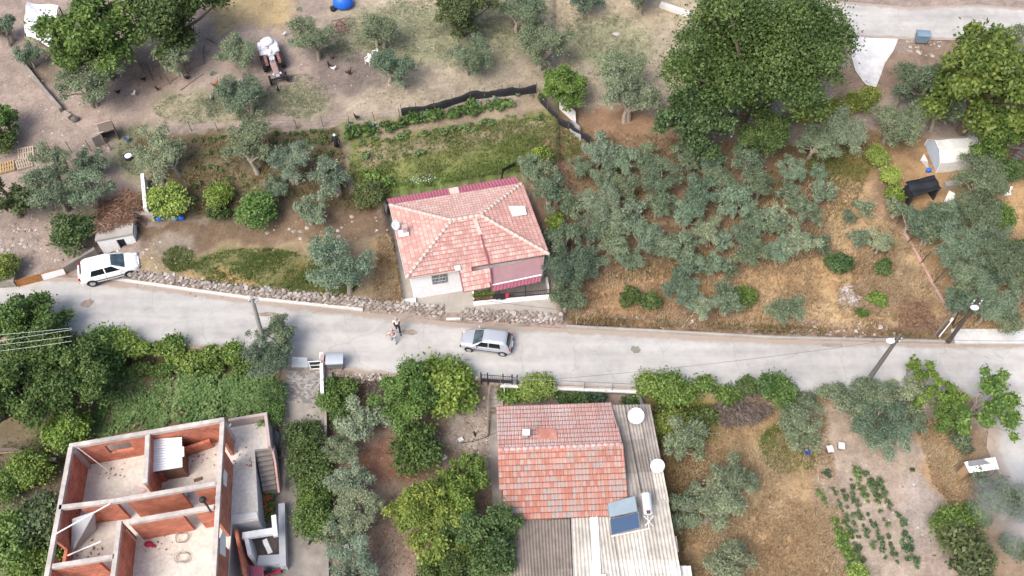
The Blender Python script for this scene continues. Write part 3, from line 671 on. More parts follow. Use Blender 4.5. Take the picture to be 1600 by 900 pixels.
# ------------------------------------------------------------------ the hip-roofed white house
def white_house():
    zE, zR = 3.7, 4.72
    nw, ne, se, sw = P(609, 321, zE), P(816, 287, zE), P(858, 398, zE), P(635, 435, zE)
    r1, r2 = P(706, 345, zR), P(751, 337, zR)
    c = (nw + ne + se + sw) / 4
    t = thing('house', 'white house under a pink tiled hip roof, above the stone wall by the road', 'house', (c.x, c.y, ZP))
    def ins(p, k=.3): d = Vector((c.x - p.x, c.y - p.y, 0)); return Vector((p.x, p.y, 0)) + d.normalized() * k * 1.3
    W = [ins(p) for p in (sw, se, ne, nw)]
    ex = (se - sw).normalized(); ey = Vector((-ex.y, ex.x, 0)); exh = Vector((ex.x, ex.y, 0)).normalized()
    names = []
    for i in range(4):
        a, b = W[i], W[(i + 1) % 4]; mb = MB(); wallbox(mb, a, b, .22, ZP, zE - .12); mb.build('wall', 'plaster_white', t)
    # roof planes
    valley_e = P(766, 422, zE - .02); port_l = P(718, 422, zE - .02)
    pl = P(725, 457, 3.05)
    pn = (port_l - pl).cross(valley_e - pl); cpos = Vector((0, 0, CAMH)); rd = P(768, 449, 3) - cpos; pr = cpos + rd * ((pl - cpos).dot(pn) / rd.dot(pn))
    split = P(742, 344, zR - .02)
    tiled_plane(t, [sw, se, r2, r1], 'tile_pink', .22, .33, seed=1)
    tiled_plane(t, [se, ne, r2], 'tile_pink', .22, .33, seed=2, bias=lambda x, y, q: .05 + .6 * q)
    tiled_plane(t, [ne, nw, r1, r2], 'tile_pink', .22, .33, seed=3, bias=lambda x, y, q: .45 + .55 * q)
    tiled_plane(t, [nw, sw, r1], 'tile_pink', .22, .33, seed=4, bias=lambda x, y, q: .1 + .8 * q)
    # porch roof carried on below the eave
    tiled_plane(t, [pl, pr, valley_e + Vector((0, 0, .05)), port_l + Vector((0, 0, .05))], 'tile_pink', .22, .33, seed=5)
    mb = MB()
    for a, b in ((r1, r2), (r1, nw), (r1, sw), (r2, ne), (r2, se)): ridge_cap(mb, Vector(a) + Vector((0, 0, .05)), Vector(b) + Vector((0, 0, .06)))
    mb.build('ridge_cap', 'mortar', t, smooth=True)
    mb = MB(); mb.beam(split + Vector((0, 0, .06)), P(751, 367, 4.45), .3, .08); mb.build('valley_mortar', 'mortar', t)
    mb = MB(); mb.beam(P(751, 367, 4.45) + Vector((0, 0, .02)), valley_e + Vector((0, 0, .12)), .07, .1); mb.beam(valley_e + Vector((0, 0, .12)), pr + Vector((.03, 0, .1)), .07, .12); mb.build('valley_flashing', 'magenta_sheet', t)
    mb = MB(); mb.beam(pl + Vector((-.03, 0, .08)), port_l + Vector((-.03, 0, .1)), .09, .12); mb.build('gable_edge', 'magenta_sheet', t)
    # fascia boards
    mb = MB()
    for a, b in ((nw, sw), (se, ne)): mb.beam(a + Vector((0, 0, -.03)), b + Vector((0, 0, -.03)), .09, .14)
    mb.build('barge_board', 'white_metal', t)
    mb = MB(); mb.beam(sw + Vector((0, 0, -.05)), port_l + Vector((0, 0, -.05)), .09, .12); mb.build('gutter', 'mortar', t)
    # magenta sheets behind the back eave
    back = [(604, 311, 608, 320), (660, 301, 664, 310), (700, 294.5, 704, 304)]
    def msheet(x0, y0, x1, y1, x2, y2, x3, y3, n):
        mb = MB(); corr(mb, [P(x3, y3, zE + .02), P(x2, y2, zE + .02), P(x1, y1, zE + .12), P(x0, y0, zE + .12)], n, .02); mb.build('roof_sheet', 'magenta_sheet', t)
    msheet(604, 311, 652, 302.6, 656, 312.4, 608, 320.5, 10); msheet(652.3, 302.6, 700, 294.4, 703, 304.2, 656.3, 312.4, 10)
    msheet(716, 291.5, 760, 284, 765, 293.8, 719, 301.6, 9); msheet(760.3, 284, 805, 276.4, 812, 286, 765.3, 293.8, 9)
    mb = MB(); mb.slab([P(704, 304.3, zE + .02), P(718.5, 301.8, zE + .02), P(715.5, 291.6, zE + .1), P(700.5, 294.4, zE + .1)], .05); mb.build('mortar_patch', 'mortar', t)
    # veranda roof of mauve and magenta sheets
    vl, vr = P(766.5, 419, 3.6), P(851, 401, 3.6); ml, mr_ = P(769, 446, 3.22), P(846, 430, 3.22); fl, fr = P(768, 456, 3.08), P(844, 440, 3.08)
    mb = MB(); mb.slab([ml, mr_, vr, vl], .05); mb.build('veranda_roof', 'mauve_sheet', t)
    mb = MB(); mb.beam(ml + Vector((0, 0, .04)), mr_ + Vector((0, 0, .04)), .09, .06); mb.build('veranda_strip', 'white_metal', t)
    mb = MB(); corr(mb, [fl, fr, mr_ + Vector((0, 0, -.02)), ml + Vector((0, 0, -.02))], 14, .02); mb.build('veranda_sheet', 'magenta_sheet', t)
    # white patch, chimney, pad
    pq = [P(x, y, zz) for x, y, zz in ((801, 339, 4.17), (823, 336.5, 4.02), (820, 323.5, 4.06), (795, 323.5, 4.25))]
    mb = MB(); mb.slab([p + Vector((0, 0, .12)) for p in pq], .06); mb.build('roof_patch', 'plaster_white', t)
    ch = P(631, 366, 4.0); mb = MB(); mb.box(ch + Vector((0, 0, .12)), (.75, .55, .12), .2); f = mb.build('chimney_base', 'plaster_white', t)
    mb = MB(); mb.box(ch + Vector((.1, .12, .42)), (.3, .3, .6), .2); mb.box(ch + Vector((.1, .12, .75)), (.38, .38, .07), .2); mb.build('chimney', 'tile_faded', t)
    pb = P(715, 419, 3.9); mb = MB(); mb.box(pb, (.4, .36, .16), .2); mb.build('chimney_cap', 'plaster_white', t)
    # front window with its grille
    d = (W[1] - W[0]).normalized(); n_ = Vector((d.y, -d.x, 0))
    def onw(px, py):
        lo, hi = ZP, zE
        best = min(np.linspace(ZP, zE, 60), key=lambda z: abs((P(px, py, z) - Vector((W[0].x, W[0].y, z))).dot(n_))); return P(px, py, best)
    a, b = onw(676.5, 443), onw(698.5, 439); z0 = a.z; z1 = z0 + 1.0
    mb = MB(); wv = Vector((b.x - a.x, b.y - a.y, 0)); L = wv.length; wd_ = d
    a0 = Vector((a.x, a.y, 0))
    for zz in (z0, z1): mb.beam(a0 + Vector((0, 0, zz)) + n_ * .03, a0 + d * L + Vector((0, 0, zz)) + n_ * .03, .1, .07)
    for k in (0, .5, 1): mb.beam(a0 + d * L * k + Vector((0, 0, z0 + .036)) + n_ * .03, a0 + d * L * k + Vector((0, 0, z1 - .036)) + n_ * .03, .07, .1, up=d)
    wf = mb.build('window', 'grey_metal', t)
    for k in (0, 1):
        mb = MB(); wallbox(mb, a0 + d * (L * (.5 * k) + .04) + n_ * .012, a0 + d * (L * (.5 * k + .5) - .04) + n_ * .012, .02, z0 + .04, z1 - .04, side=-1); mb.build('pane', 'glass_dark', wf, origin=None)
    mb = MB()
    for k in range(1, 10): mb.beam(a0 + d * L * k / 10 + Vector((0, 0, z0)) + n_ * .1, a0 + d * L * k / 10 + Vector((0, 0, z1)) + n_ * .1, .018, .018, up=d)
    for zz in (.3, .7): mb.beam(a0 + Vector((0, 0, z0 + zz)) + n_ * .1, a0 + d * L + Vector((0, 0, z0 + zz)) + n_ * .1, .018, .018)
    mb.build('grille', 'white_metal', wf)
    # door dark under the porch, porch post
    pa = P(727, 474, ZP)
    # patio slab, side walk
    mb = MB(); mb.prism([(p.x, p.y) for p in patio], ZP - .5, ZP); mb.build('patio', 'concrete', t)
    mb = MB(); q = [P(x, y, ZP) for x, y in ((630, 470), (650, 467.5), (651, 480.5), (631, 482))]; mb.prism([(p.x, p.y) for p in q], ZP + .004, ZP + .22); mb.build('cistern_cover', 'concrete_white', t)
    mb = MB(); mb.beam(P(693.5, 475, ZP) + Vector((0, 0, .03)), P(694, 489, ZP) + Vector((0, 0, .03)), .06, .06); mb.build('patio_curb', 'concrete_old', t)
    # steps down to the road
    for k in range(4):
        y0, y1 = 475 + k * 6.2, 475 + (k + 1) * 6.2; z = ZP - .02 - k * .15
        q = [P(x, y, z) for x, y in ((694.5 + k, y1), (719 + k, y1 - 1.5), (718 + k, y0 - 1.5), (694 + k, y0))]
        mb = MB(); mb.prism([(p.x, p.y) for p in q], -.2, z); mb.build('step', 'concrete_white' if k % 2 else 'concrete', t)
    # railed veranda: parapet and railing
    A0, A1 = P(740, 478, ZP), P(860, 467, ZP); dd = (A1 - A0).normalized(); up_ = Vector((-dd.y, dd.x, 0)); L = (A1 - A0).length
    mb = MB(); wallbox(mb, A0, A1, .16, ZP + .003, ZP + .48); mb.build('parapet', 'plaster_white', t)
    mb = MB(); B0 = A0 + up_ * 1.6; wallbox(mb, A0 + up_ * .16, B0, .15, ZP + .003, ZP + .48, side=-1); wallbox(mb, A1 + up_ * .16, A1 + up_ * 1.7, .15, ZP + .003, ZP + .48); mb.build('parapet', 'plaster_white', t)
    q = [A0 + up_ * .17 + dd * .16, A1 + up_ * .17 - dd * .16, A1 + up_ * 2.2 - dd * .16, B0 + up_ * .5 + dd * .16]; mb = MB(); mb.prism([(p.x, p.y) for p in q], ZP + .003, ZP + .12); mb.build('veranda_floor', 'concrete_old', t)
    z0 = ZP + .48
    mb = MB()
    for zz in (.1, .62): mb.beam(A0 + up_ * .08 + Vector((0, 0, .48 + zz)), A1 + up_ * .08 + Vector((0, 0, .48 + zz)), .05, .05)
    for k in range(int(L / .14) + 1): p = A0 + dd * min(L, k * .14) + up_ * .08; mb.beam(p + Vector((0, 0, .48)), p + Vector((0, 0, 1.1)), .018, .018, up=dd)
    mb.build('railing', 'dark_metal', t)
    for k in (0.02, .34, .67, .985):
        p = A0 + dd * L * k + up_ * .08; mb = MB(); mb.tube([p + Vector((0, 0, .481)), p + Vector((0, 0, 2.35))], .035, 8); mb.build('veranda_post', 'dark_metal', t)
    # planter box
    f0, f1 = A0 + up_ * .2 + dd * .2, A0 + up_ * .2 + dd * 1.5
    mb = MB(); wallbox(mb, f0, f1, .4, ZP + .13, ZP + .55); mb.build('planter', 'brick', t)
    # leaning grey sheet at the back corner
    q = [P(598, 335, ZP), P(604, 343, ZP), P(607, 330, 2.2), P(600, 322, 2.2)]
    return t, A0, dd, up_, W, n_
HOUSE, VA0, VD, VU, HW, HN = white_house()
def sat_dish(px, py, z, rad, label, yaw=.3, mast=1.0):
    p = P(px, py, z); t = thing('satellite_dish', label, 'satellite dish', (p.x, p.y, z - mast * .75))
    ax = Vector((math.sin(yaw) * .75, -math.cos(yaw) * .75, .66)).normalized(); c = Vector((0, 0, mast * .75)); a = ax.cross(Vector((0, 0, 1))).normalized(); b = ax.cross(a)
    mb = MB(); n = 20; rings = [0, .35, .7, 1]; vs = []; f = []
    for th in (0, -.02):
        for q in rings:
            for j in range(n): an = 2 * math.pi * j / n; vs.append(c + (a * math.cos(an) + b * math.sin(an) * 1.06) * rad * max(q, .02) + ax * (.16 * rad * (q * q - 1) * 1.2 + th))
    for i in range(3):
        for j in range(n):
            k, k2 = i * n + j, i * n + (j + 1) % n; f.append((k, k2, k2 + n, k + n)); f.append((80 + k, 80 + k + n, 80 + k2 + n, 80 + k2))
    for j in range(n): f.append((60 + j, 60 + (j + 1) % n, 140 + (j + 1) % n, 140 + j))
    mb.add(vs, f, 0); mb.build('reflector', 'white_metal', t, local=True, smooth=True)
    mb = MB(); mb.tube([(0, .1, 0), (0, .1, mast * .6), c - ax * .2], .03, 8); mb.build('mast', 'grey_metal', t, local=True)
    mb = MB(); mb.tube([c - b * -rad * .95, c + ax * rad * .9 + b * rad * .2], .012, 6); mb.build('feed_arm', 'grey_metal', t, local=True)
    mb = MB(); mb.tube([c + ax * rad * .9 + b * rad * .2, c + ax * rad * .75 + b * rad * .16], [.05, .035], 8); mb.build('receiver', 'white_paint', t, local=True)
    return t
sat_dish(619, 352, 4.35, .36, 'small white satellite dish on the left slope of the hip roof', .9, .7)
sat_dish(994, 650, 1.85, .56, 'larger white satellite dish at the road end of the grey corrugated roof', -.15)
sat_dish(1027.5, 728, 1.75, .47, 'white satellite dish overhanging the right edge of the grey corrugated roof', -.1)

# ------------------------------------------------------------------ tiled and corrugated house in front
def lower_house():
    g = h1(3, 25) if False else -1.75
    c = (LH['nw'] + LH['ne'] + LH['sl']) / 3
    t = thing('house', 'low house of weathered orange tiles joined to grey corrugated lean-tos', 'house', (c.x, c.y, g))
    mb = MB(); q = [LH['nw'] + Vector((.3, -.3, 0)), LH['ne'] + Vector((-.2, -.3, 0)), P(975, 800, 1), P(795, 806, 1)]
    mb.prism([(p.x, p.y) for p in q], g - .2, .85); mb.build('wall', 'plaster_white', t)
    q2 = [P(957, 640, .9), P(1012, 640, .9), P(1070, 960, .6), P(975, 960, .6), P(975, 800, .9)]
    mb = MB(); mb.prism([(p.x + (.02 if i in (0, 4) else 0), p.y) for i, p in enumerate(q2)], g - .2, .5); mb.build('wall', 'concrete_old', t)
    q3 = [P(800, 818, .8), P(972, 812, .8), P(968, 960, .6), P(815, 960, .6)]
    mb = MB(); mb.prism([(p.x, p.y) for p in q3], g - .2, .48); mb.build('wall', 'plaster_grey', t)
    W_ = lambda x, y, q: min(1, max(0, q * .85 + .55 * float(vnoise(x, y, 1.8, 77)) - .25))
    tiled_plane(t, [LH['sl'], LH['sr'], LH['rr'], LH['rl']], 'tile_old', .235, .37, max_single=300, seed=11, bias=W_)
    tiled_plane(t, [LH['ne'], LH['nw'], LH['rl'], LH['rr']], 'tile_faded', .235, .37, seed=12, bias=W_)
    mb = MB(); ridge_cap(mb, LH['rl'] + Vector((0, 0, .03)), LH['rr'] + Vector((0, 0, .03)), .26); mb.build('ridge_cap', 'tile_faded', t, smooth=True)
    # orange patch of newer tiles
    pq = [P(840, 686, 2.06), P(870, 688, 2.08), P(870, 673, 1.88), P(838, 669, 1.82)]
    mb = MB()
    for k in range(7):
        for j in range(3):
            a = pq[0].lerp(pq[1], (k + .5) / 7); b = pq[3].lerp(pq[2], (k + .5) / 7); p = a.lerp(b, (j + .5) / 3)
            mb.box(p + Vector((0, 0, .09)), (.2, .3, .05), 0, r=R.uniform(.05, .45), tilt=(-.25, 0, 0))
    stuff(mb.build('newer_tiles', 'tile_old', t))
    cp = P(821, 680, 2.2); mb = MB(); mb.box(cp + Vector((0, 0, .0)), (.34, .34, .75)); f = mb.build('chimney', 'stone', t)
    mb = MB(); mb.box(cp + Vector((0.04, 0, .42)), (.46, .42, .07)); mb.build('cap', 'white_paint', f)
    # fibre-cement sheets
    def sheets(tl, tr, br, bl, zt, zb, nc, nr, cols, nm='roof_sheet', ribs=4, jag=0):
        for j in range(nr - 1, -1, -1):
            for i in range(nc):
                def pt(u, v):
                    x = (tl[0] * (1 - u) + tr[0] * u) * (1 - v) + (bl[0] * (1 - u) + br[0] * u) * v
                    y = (tl[1] * (1 - u) + tr[1] * u) * (1 - v) + (bl[1] * (1 - u) + br[1] * u) * v
                    return P(x, y, zt * (1 - v) + zb * v + .018 * (nr - j) )
                v0, v1 = j / nr, (j + 1.04) / nr; du = .004
                mb = MB(); jg = R.uniform(0, jag) if j == nr - 1 else 0
                corr(mb, [pt(i / nc, v1 + jg), pt((i + 1 - du) / nc, v1 + jg), pt((i + 1 - du) / nc, v0), pt(i / nc, v0)], ribs, .034)
                o = mb.build(nm, 'fibre_cement', t); cc = R.choice(cols); kf = R.uniform(.9, 1.08); o.color = (*[x * kf for x in cc], 1)
    gr = [A(180, 171, 162), A(194, 185, 176), A(206, 197, 187)]; lt = [A(226, 218, 206, 1.1), A(232, 225, 214, 1.1), A(238, 232, 222, 1.1)]; dk = [A(166, 154, 144), A(182, 170, 158)]
    sheets((954.5, 633), (975, 632.5), (1006, 792), (977, 786), 1.12, 1.0, 1, 3, gr, ribs=4)
    sheets((976, 632.5), (996, 632), (1026, 786), (1006.5, 788), 1.08, .94, 1, 3, gr, ribs=4)
    sheets((996.5, 632), (1015.5, 631.5), (1045, 782), (1026.5, 785), 1.04, .9, 1, 3, gr + lt[:1], ribs=4)
    sheets((891, 785), (950, 782), (978, 960), (898, 960), .98, .6, 3, 2, lt, ribs=4)
    sheets((951, 782), (1044, 782), (1075, 960), (978.5, 960), .93, .5, 4, 2, lt, ribs=4)
    sheets((789, 813), (890, 811), (897, 960), (800, 960), .9, .5, 4, 2, dk, ribs=5)
    sheets((1046, 884), (1079, 884), (1090, 960), (1052, 960), .35, .1, 1, 1, [A(238, 236, 232)], ribs=4)
    sheets((1050, 838), (1057, 838), (1060, 862), (1052, 862), .5, .45, 1, 1, [A(238, 236, 232)], ribs=1)
    mb = MB(); a, b = P(927, 786, 1.1), P(936, 960, .74); mb.beam(a, b, .5, .03); mb.build('flashing_strip', 'white_metal', t)
    mb = MB(); mb.slab([P(935, 897, .95), P(947, 897, .95), P(948, 908, .95), P(936, 908, .95)], .1); mb.build('roof_vent', 'white_paint', t)
    mb = MB(); p0 = P(954.6, 636, 1.22); mb.beam(P(953.5, 631, 1.3), P(972, 695, 2.3), .08, .05); mb.beam(P(972, 695, 2.3), P(976.5, 776, 1.3), .08, .05); mb.build('verge', 'tile_faded', t)
    mb = MB(); a, b = P(1004, 600, -.1), P(1003, 632, 1.0); mb.tube([P(998, 612, -.2), P(1004, 634, 1.0)], .12, 8); mb.build('downpipe', 'grey_metal', t)
    return t
lower_house()
def solar_heater():
    z = 1.15; p = P(985, 808, z)
    t = thing('solar_water_heater', 'solar water heater with two blue panels and a white tank on corrugated roof', 'solar heater', (p.x, p.y, z - .1))
    def panel(q, mt, lab=None):
        mb = MB(); mb.slab(q, .09); f = mb.build('solar_panel', 'grey_metal', t)
        c = sum((Vector(x) for x in q), Vector()) / 4; qq = [Vector(x).lerp(c, .055) for x in q]; nn = (qq[1] - qq[0]).cross(qq[3] - qq[0]).normalized(); nn = nn if nn.z > 0 else -nn
        mb = MB(); mb.slab([x + nn * .012 for x in qq], .02); mb.build('glass', mt, f)
    zl, zh = 1.25, 1.95
    panel([P(951.5, 808.5, zl), P(996.5, 799, zh), P(992.5, 774.5, zh), P(949, 786.5, zl)], 'solar_pale')
    panel([P(955, 836, zl), P(1000.5, 824.5, zh), P(998, 800, zh), P(952.5, 811, zl)], 'solar_glass')
    a, b = P(1009.5, 771.5, 2.0), P(1013, 803, 2.0)
    mb = MB(); d = (b - a).normalized(); mb.tube([a - d * .02, a + d * .03, b - d * .03, b + d * .02], [.2, .3, .3, .2], 16); mb.build('tank', 'tank_white', t, smooth=False)
    mb = MB(); mb.box(P(1013, 800, 2.31), (.22, .2, .03)); mb.build('badge', 'cloth_dark', t)
    mb = MB(); mb.box(P(1013, 800, 2.33), (.1, .09, .02)); mb.build('badge_mark', 'comb', t)
    mb = MB()
    for x, y in ((1006, 775), (1018, 775), (1006, 806), (1020, 806)): mb = MB(); mb.beam(P(x, y, 1.0), P(x, y, 1.75), .04, .04); mb.build('leg', 'white_metal', t)
    mb = MB(); mb.beam(P(1006, 806, 1.72), P(1021, 822, 1.15), .05, .04); mb.beam(P(1021, 806, 1.72), P(1008, 822, 1.15), .05, .04); mb.build('brace', 'white_metal', t); mb = MB()
    mb.beam(P(955, 838, 1.16), P(1014, 826, 1.2), .06, .06); mb.beam(P(1014, 826, 1.2), P(1012, 806, 1.5), .05, .05)
    mb.build('stand', 'white_metal', t)
    mb = MB(); mb.tube([P(999, 776, 1.9), P(1003, 770, 2.0), P(1008, 768, 2.0)], .02, 6); mb.tube([P(1003, 826, 1.4), P(1016, 822, 1.3), P(1016, 806, 1.9)], .02, 6); mb.build('pipe', 'mortar', t)
    return t
solar_heater()
# ------------------------------------------------------------------ unfinished brick building
def unfinished():
    t = thing('unfinished_building', 'roofless unfinished building with red brick walls and pale concrete ring beams', 'building', (P(230, 780, FZ).x, P(230, 780, FZ).y, -2.3))
    BH = .28; zb = TZ - BH; wt = .2
    ex = (BNE - BNW); ex = Vector((ex.x, ex.y, 0)).normalized(); ey = Vector((-ex.y, ex.x, 0))
    def T(x, y): p = P(x, y, TZ); return Vector((p.x, p.y, 0))
    def wall(a, b, gaps=(), beam=True, side=-1, z0=FZ, z1=None, nm='brick_wall', sill=None, beamw=.28, bz=None):
        """brick wall from a to b under a concrete beam; gaps (u0, u1, zlo, zhi)"""
        z1 = zb if z1 is None else z1; d = (b - a); L = d.length; d = d / L
        mb = MB(); cur = 0
        for (u0, u1, lo, hi) in sorted(gaps):
            if u0 > cur + 1e-4: wallbox(mb, a + d * L * cur, a + d * L * u0, wt, z0, z1, side=side)
            if lo > z0: wallbox(mb, a + d * L * u0, a + d * L * u1, wt, z0, lo, side=side)
            if hi < z1: wallbox(mb, a + d * L * u0, a + d * L * u1, wt, hi, z1, side=side)
            cur = u1
        if cur < 1: wallbox(mb, a + d * L * cur, b, wt, z0, z1, side=side)
        mb.build(nm, 'brick' if nm == 'brick_wall' else 'tile_faded', t)
        if beam:
            n = Vector((-d.y, d.x, 0)) * side; o = n * ((wt - beamw) / 2); mb = MB(); wallbox(mb, a + o, b + o, beamw, z1 + .002, TZ, side=side); mb.build('ring_beam', 'beam_concrete', t)
    # slab of this storey and rooms below it
    low = [BNW, P(418, 644, FZ + .9), P(424, 700, FZ), P(398, 702, FZ), P(404, 812, FZ), P(362, 818, FZ), P(352, 960, FZ), BSW]
    low = [Vector((p.x, p.y, 0)) for p in low]
    mb = MB(); mb.prism([(p.x, p.y) for p in low], FZ - .2, FZ); mb.build('floor_slab', 'floor_screed', t)
    mb = MB(); mb.prism([(p.x * .985 - .35, p.y * .985 + .38) for p in low], -2.5, FZ - .21); mb.build('lower_storey', 'plaster_grey', t)
    nw, ne = T(108, 694), T(350, 652.5)
    sw_ = T(62, 940); se_ = T(334, 940)
    wall(nw, ne, [(.2, .36, FZ + 1.0, FZ + 2.1)], side=-1)                       # north
    wall(nw + ey * -.21, sw_, [(.62, .72, FZ + .9, zb)], side=1)               # west
    wall(ne + ey * -.21 - ex * .02, se_, [(.1, .16, FZ, FZ + 2.1), (.58, .66, FZ, zb)], side=-1)   # east
    b0, b1, b2 = T(87, 791), T(197, 777), T(341, 752)
    A0_ = T(228, 678) + ey * -.05; A1_ = T(224, 755)
    wall(A0_, A1_ , side=1)
    wall(T(91, 790.3) + ex * .05, T(180, 779.6), [(.0, .35, FZ, zb)], side=-1)
    wall(T(180, 779.6) + ex * .01, b2 - ex * .16, [(0, .10, FZ, zb), (.64, .77, FZ, zb)], side=-1)
    c0, c1 = T(195, 814), T(337, 788.5)
    wall(c0 + ex * .22, c1 - ex * .12, [(.62, .76, FZ, zb)], side=-1)
    wall(T(189, 813.5), T(174, 940), side=-1)
    wall(T(76, 883) + ex * .2, T(178, 866.5), [(.72, .99, FZ, zb)], side=-1)
    # short inner walls: by the corrugated box, low wall at the back
    q0, q1 = P(286, 697, FZ + 1.1), P(326, 684, FZ + 1.1); mb = MB(); wallbox(mb, q0, q1, .2, FZ + .003, FZ + .95, side=-1); mb.build('brick_wall', 'brick', t)
    q0 = P(234, 722, FZ); mb = MB(); wallbox(mb, P(238, 757, FZ), P(262, 752, FZ), .12, FZ + .003, FZ + 1.2, side=1); mb.build('brick_wall', 'brick', t)
    # concrete corner columns
    for p in (T(112, 697), T(347, 655), T(184, 816), T(338, 771)):
        mb = MB(); mb.box((p.x + .05, p.y - .18, (FZ + zb) / 2), (.3, .3, zb - FZ - .01), math.atan2(ex.y, ex.x)); mb.build('column', 'beam_concrete', t)
    # plaster patches on the east wall, wooden props and rebar
    def onE(u, z): p = (ne + ey * -.21).lerp(se_, u); return Vector((p.x, p.y, z)) + ex * .012
    mb = MB()
    for pts in ([(.27, 1.5), (.35, 1.5), (.36, 2.2), (.31, 2.4), (.27, 2.2)], [(.60, 1.1), (.72, .9), (.74, 2.2), (.66, 2.3), (.61, 1.9)]):
        f = [onE(u, FZ + z) for u, z in pts]; mb.add([p for p in f] + [p + ex * .02 for p in f], [tuple(range(5, 10)), tuple(range(5))[::-1]] + [(i, (i + 1) % 5, 5 + (i + 1) % 5, 5 + i) for i in range(5)])
    mb.build('plaster_patch', 'plaster_white', t)
    # low parapet of the open terrace
    pa, pb, pc = P(351, 664, FZ + .9), P(417, 644, FZ + .9), P(423, 697, FZ + .9)
    V = lambda p: Vector((p.x, p.y, 0))
    wall(V(P(352, 655, FZ + .9)) + ex * .2, V(pb), beam=False, z1=FZ + .9, nm='parapet')
    wall(V(pb) + ey * -.21, V(pc), beam=False, z1=FZ + .9, nm='parapet')
    mb = MB(); mb.prism([(p.x, p.y) for p in [P(362, 806, FZ), P(402, 801, FZ), P(404, 811, FZ), P(362, 817, FZ)]], FZ + .003, FZ + .14); mb.build('terrace_curb', 'concrete_white', t)
    mb = MB(); mb.beam(P(352, 676, FZ + .5), P(361, 662, FZ + .7), .1, .06); mb.build('prop', 'white_paint', t)
    # outside stair going down along the terrace
    s0, s1 = P(398, 700, FZ), P(424, 697, FZ); e0, e1 = P(411, 768, -1.0), P(432, 764, -1.0); N = 9
    for k in range(N):
        z = FZ - .02 - .19 * k
        a0 = Vector((s0.x, s0.y, 0)).lerp(Vector((e0.x, e0.y, 0)), k / N); a1 = Vector((s1.x, s1.y, 0)).lerp(Vector((e1.x, e1.y, 0)), k / N)
        c0_ = Vector((s0.x, s0.y, 0)).lerp(Vector((e0.x, e0.y, 0)), (k + .97) / N); c1_ = Vector((s1.x, s1.y, 0)).lerp(Vector((e1.x, e1.y, 0)), (k + .97) / N)
        mb = MB(); mb.prism([c0_, c1_, a1, a0], -2.3, z); mb.build('step', 'concrete_old', t)
    mb = MB(); pts = [P(423, 701, FZ + .35), P(427, 720, .2), P(430, 745, -.35), P(433, 768, -.9)]
    for a, b in zip(pts[:-1], pts[1:]): mb.beam(a + Vector((.18, 0, 0)), b + Vector((.18, 0, 0)), .14, .8)
    mb.build('stair_wall', 'tile_faded', t)
    # white porch frame of the storey below
    zq = -.2
    mb = MB(); mb.beam(P(379, 838, zq), P(431, 830, zq), .42, .3); mb.build('porch_beam', 'plaster_white', t)
    mb = MB(); mb.beam(P(428, 806, zq), P(431, 838, zq), .3, .31); mb.build('porch_beam', 'plaster_white', t)
    mb = MB(); wallbox(mb, P(445, 786, -1.2), P(447, 884, -1.2), .42, -2.4, -1.15, side=-1); mb.build('garden_wall', 'plaster_grey', t)
    mb = MB(); q = [P(402, 884, -1.25), P(447, 880, -1.25), P(447, 866, -1.25), P(404, 868, -1.25)]; mb.prism([(p.x, p.y) for p in q], -2.4, -1.22); mb.build('garden_wall', 'plaster_grey', t)
    mb = MB(); mb.beam(P(414, 845, -.3), P(422, 862, -1.2), .3, .3); mb.build('brace', 'plaster_white', t)
    mb = MB(); corr(mb, [P(384, 912, -.7), P(414, 912, -.8), P(411, 884, -.6), P(382, 884, -.5)], 6, .03); o = mb.build('porch_roof', 'magenta_sheet', t)
    # outer brick wall of the lower storey seen past the porch
    mb = MB(); wallbox(mb, P(366, 828, FZ - .3), P(381, 900, FZ - .6), .2, -2.4, FZ - .25, side=1); mb.build('brick_wall', 'brick', t)
    mb = MB(); wallbox(mb, P(381, 836, -.3), P(390, 872, -.6), .25, -2.4, -.1, side=1); mb.build('plaster_wall', 'plaster_white', t)
    return t, T, zb, ex, ey
UB, UT, UZB, UEX, UEY = unfinished()
def on_floor(x, y): return P(x, y, FZ + .004)
rr_ = random.Random(3); mb = MB()
for _ in range(90):
    x, y = rr_.choice(((250, 850), (180, 735), (310, 715), (250, 780), (150, 860), (385, 720))); q_ = P(x + rr_.gauss(0, 13), y + rr_.gauss(0, 8), FZ + .01)
    mb.box(q_ + Vector((0, 0, .02)), (rr_.uniform(.03, .16), rr_.uniform(.03, .1), rr_.uniform(.02, .07)), rr_.uniform(0, 3))
stuff(mb.build('floor_rubble', 'brick_dust', UB))
# things standing inside it
def brick_cabin():
    zt = FZ + 1.75; q = [P(236, 738, zt), P(286, 730, zt), P(285, 684, zt), P(238, 687, zt)]; c = sum(q, Vector()) / 4
    t = thing('toilet_cabin', 'brick cubicle under white corrugated sheets inside the roofless rooms', 'cabin', (c.x, c.y, FZ))
    k = [c.lerp(p, .86) for p in q]; mb = MB(); mb.prism([(p.x, p.y) for p in k], FZ + .004, zt - .06); mb.build('wall', 'card', t)
    for i in range(3):
        u0, u1 = i / 3 - (.01 if i else 0), (i + 1) / 3; h = Vector((0, 0, .03 * (2 - i)))
        mb = MB(); a = q[3].lerp(q[0], u0); b = q[2].lerp(q[1], u0); c_ = q[2].lerp(q[1], u1); d = q[3].lerp(q[0], u1); j = UEX * R.uniform(-.1, .1)
        corr(mb, [a + h + j, d + h + j, c_ + h + j, b + h + j], 4, .025); mb.build('roof_sheet', 'white_metal', t)
    return t
brick_cabin()
def plank(name, label, cat, pts, w, h, mt):
    a, b = pts; o = MB(); o.beam(a, b, w, h); return tag(o.build(name, mt, origin=(a + b) / 2), label, cat)
bp = [P(113, 812, 2.6), P(148, 800, 2.9), P(150, 828, FZ + .1), P(110, 868, FZ + .1)]
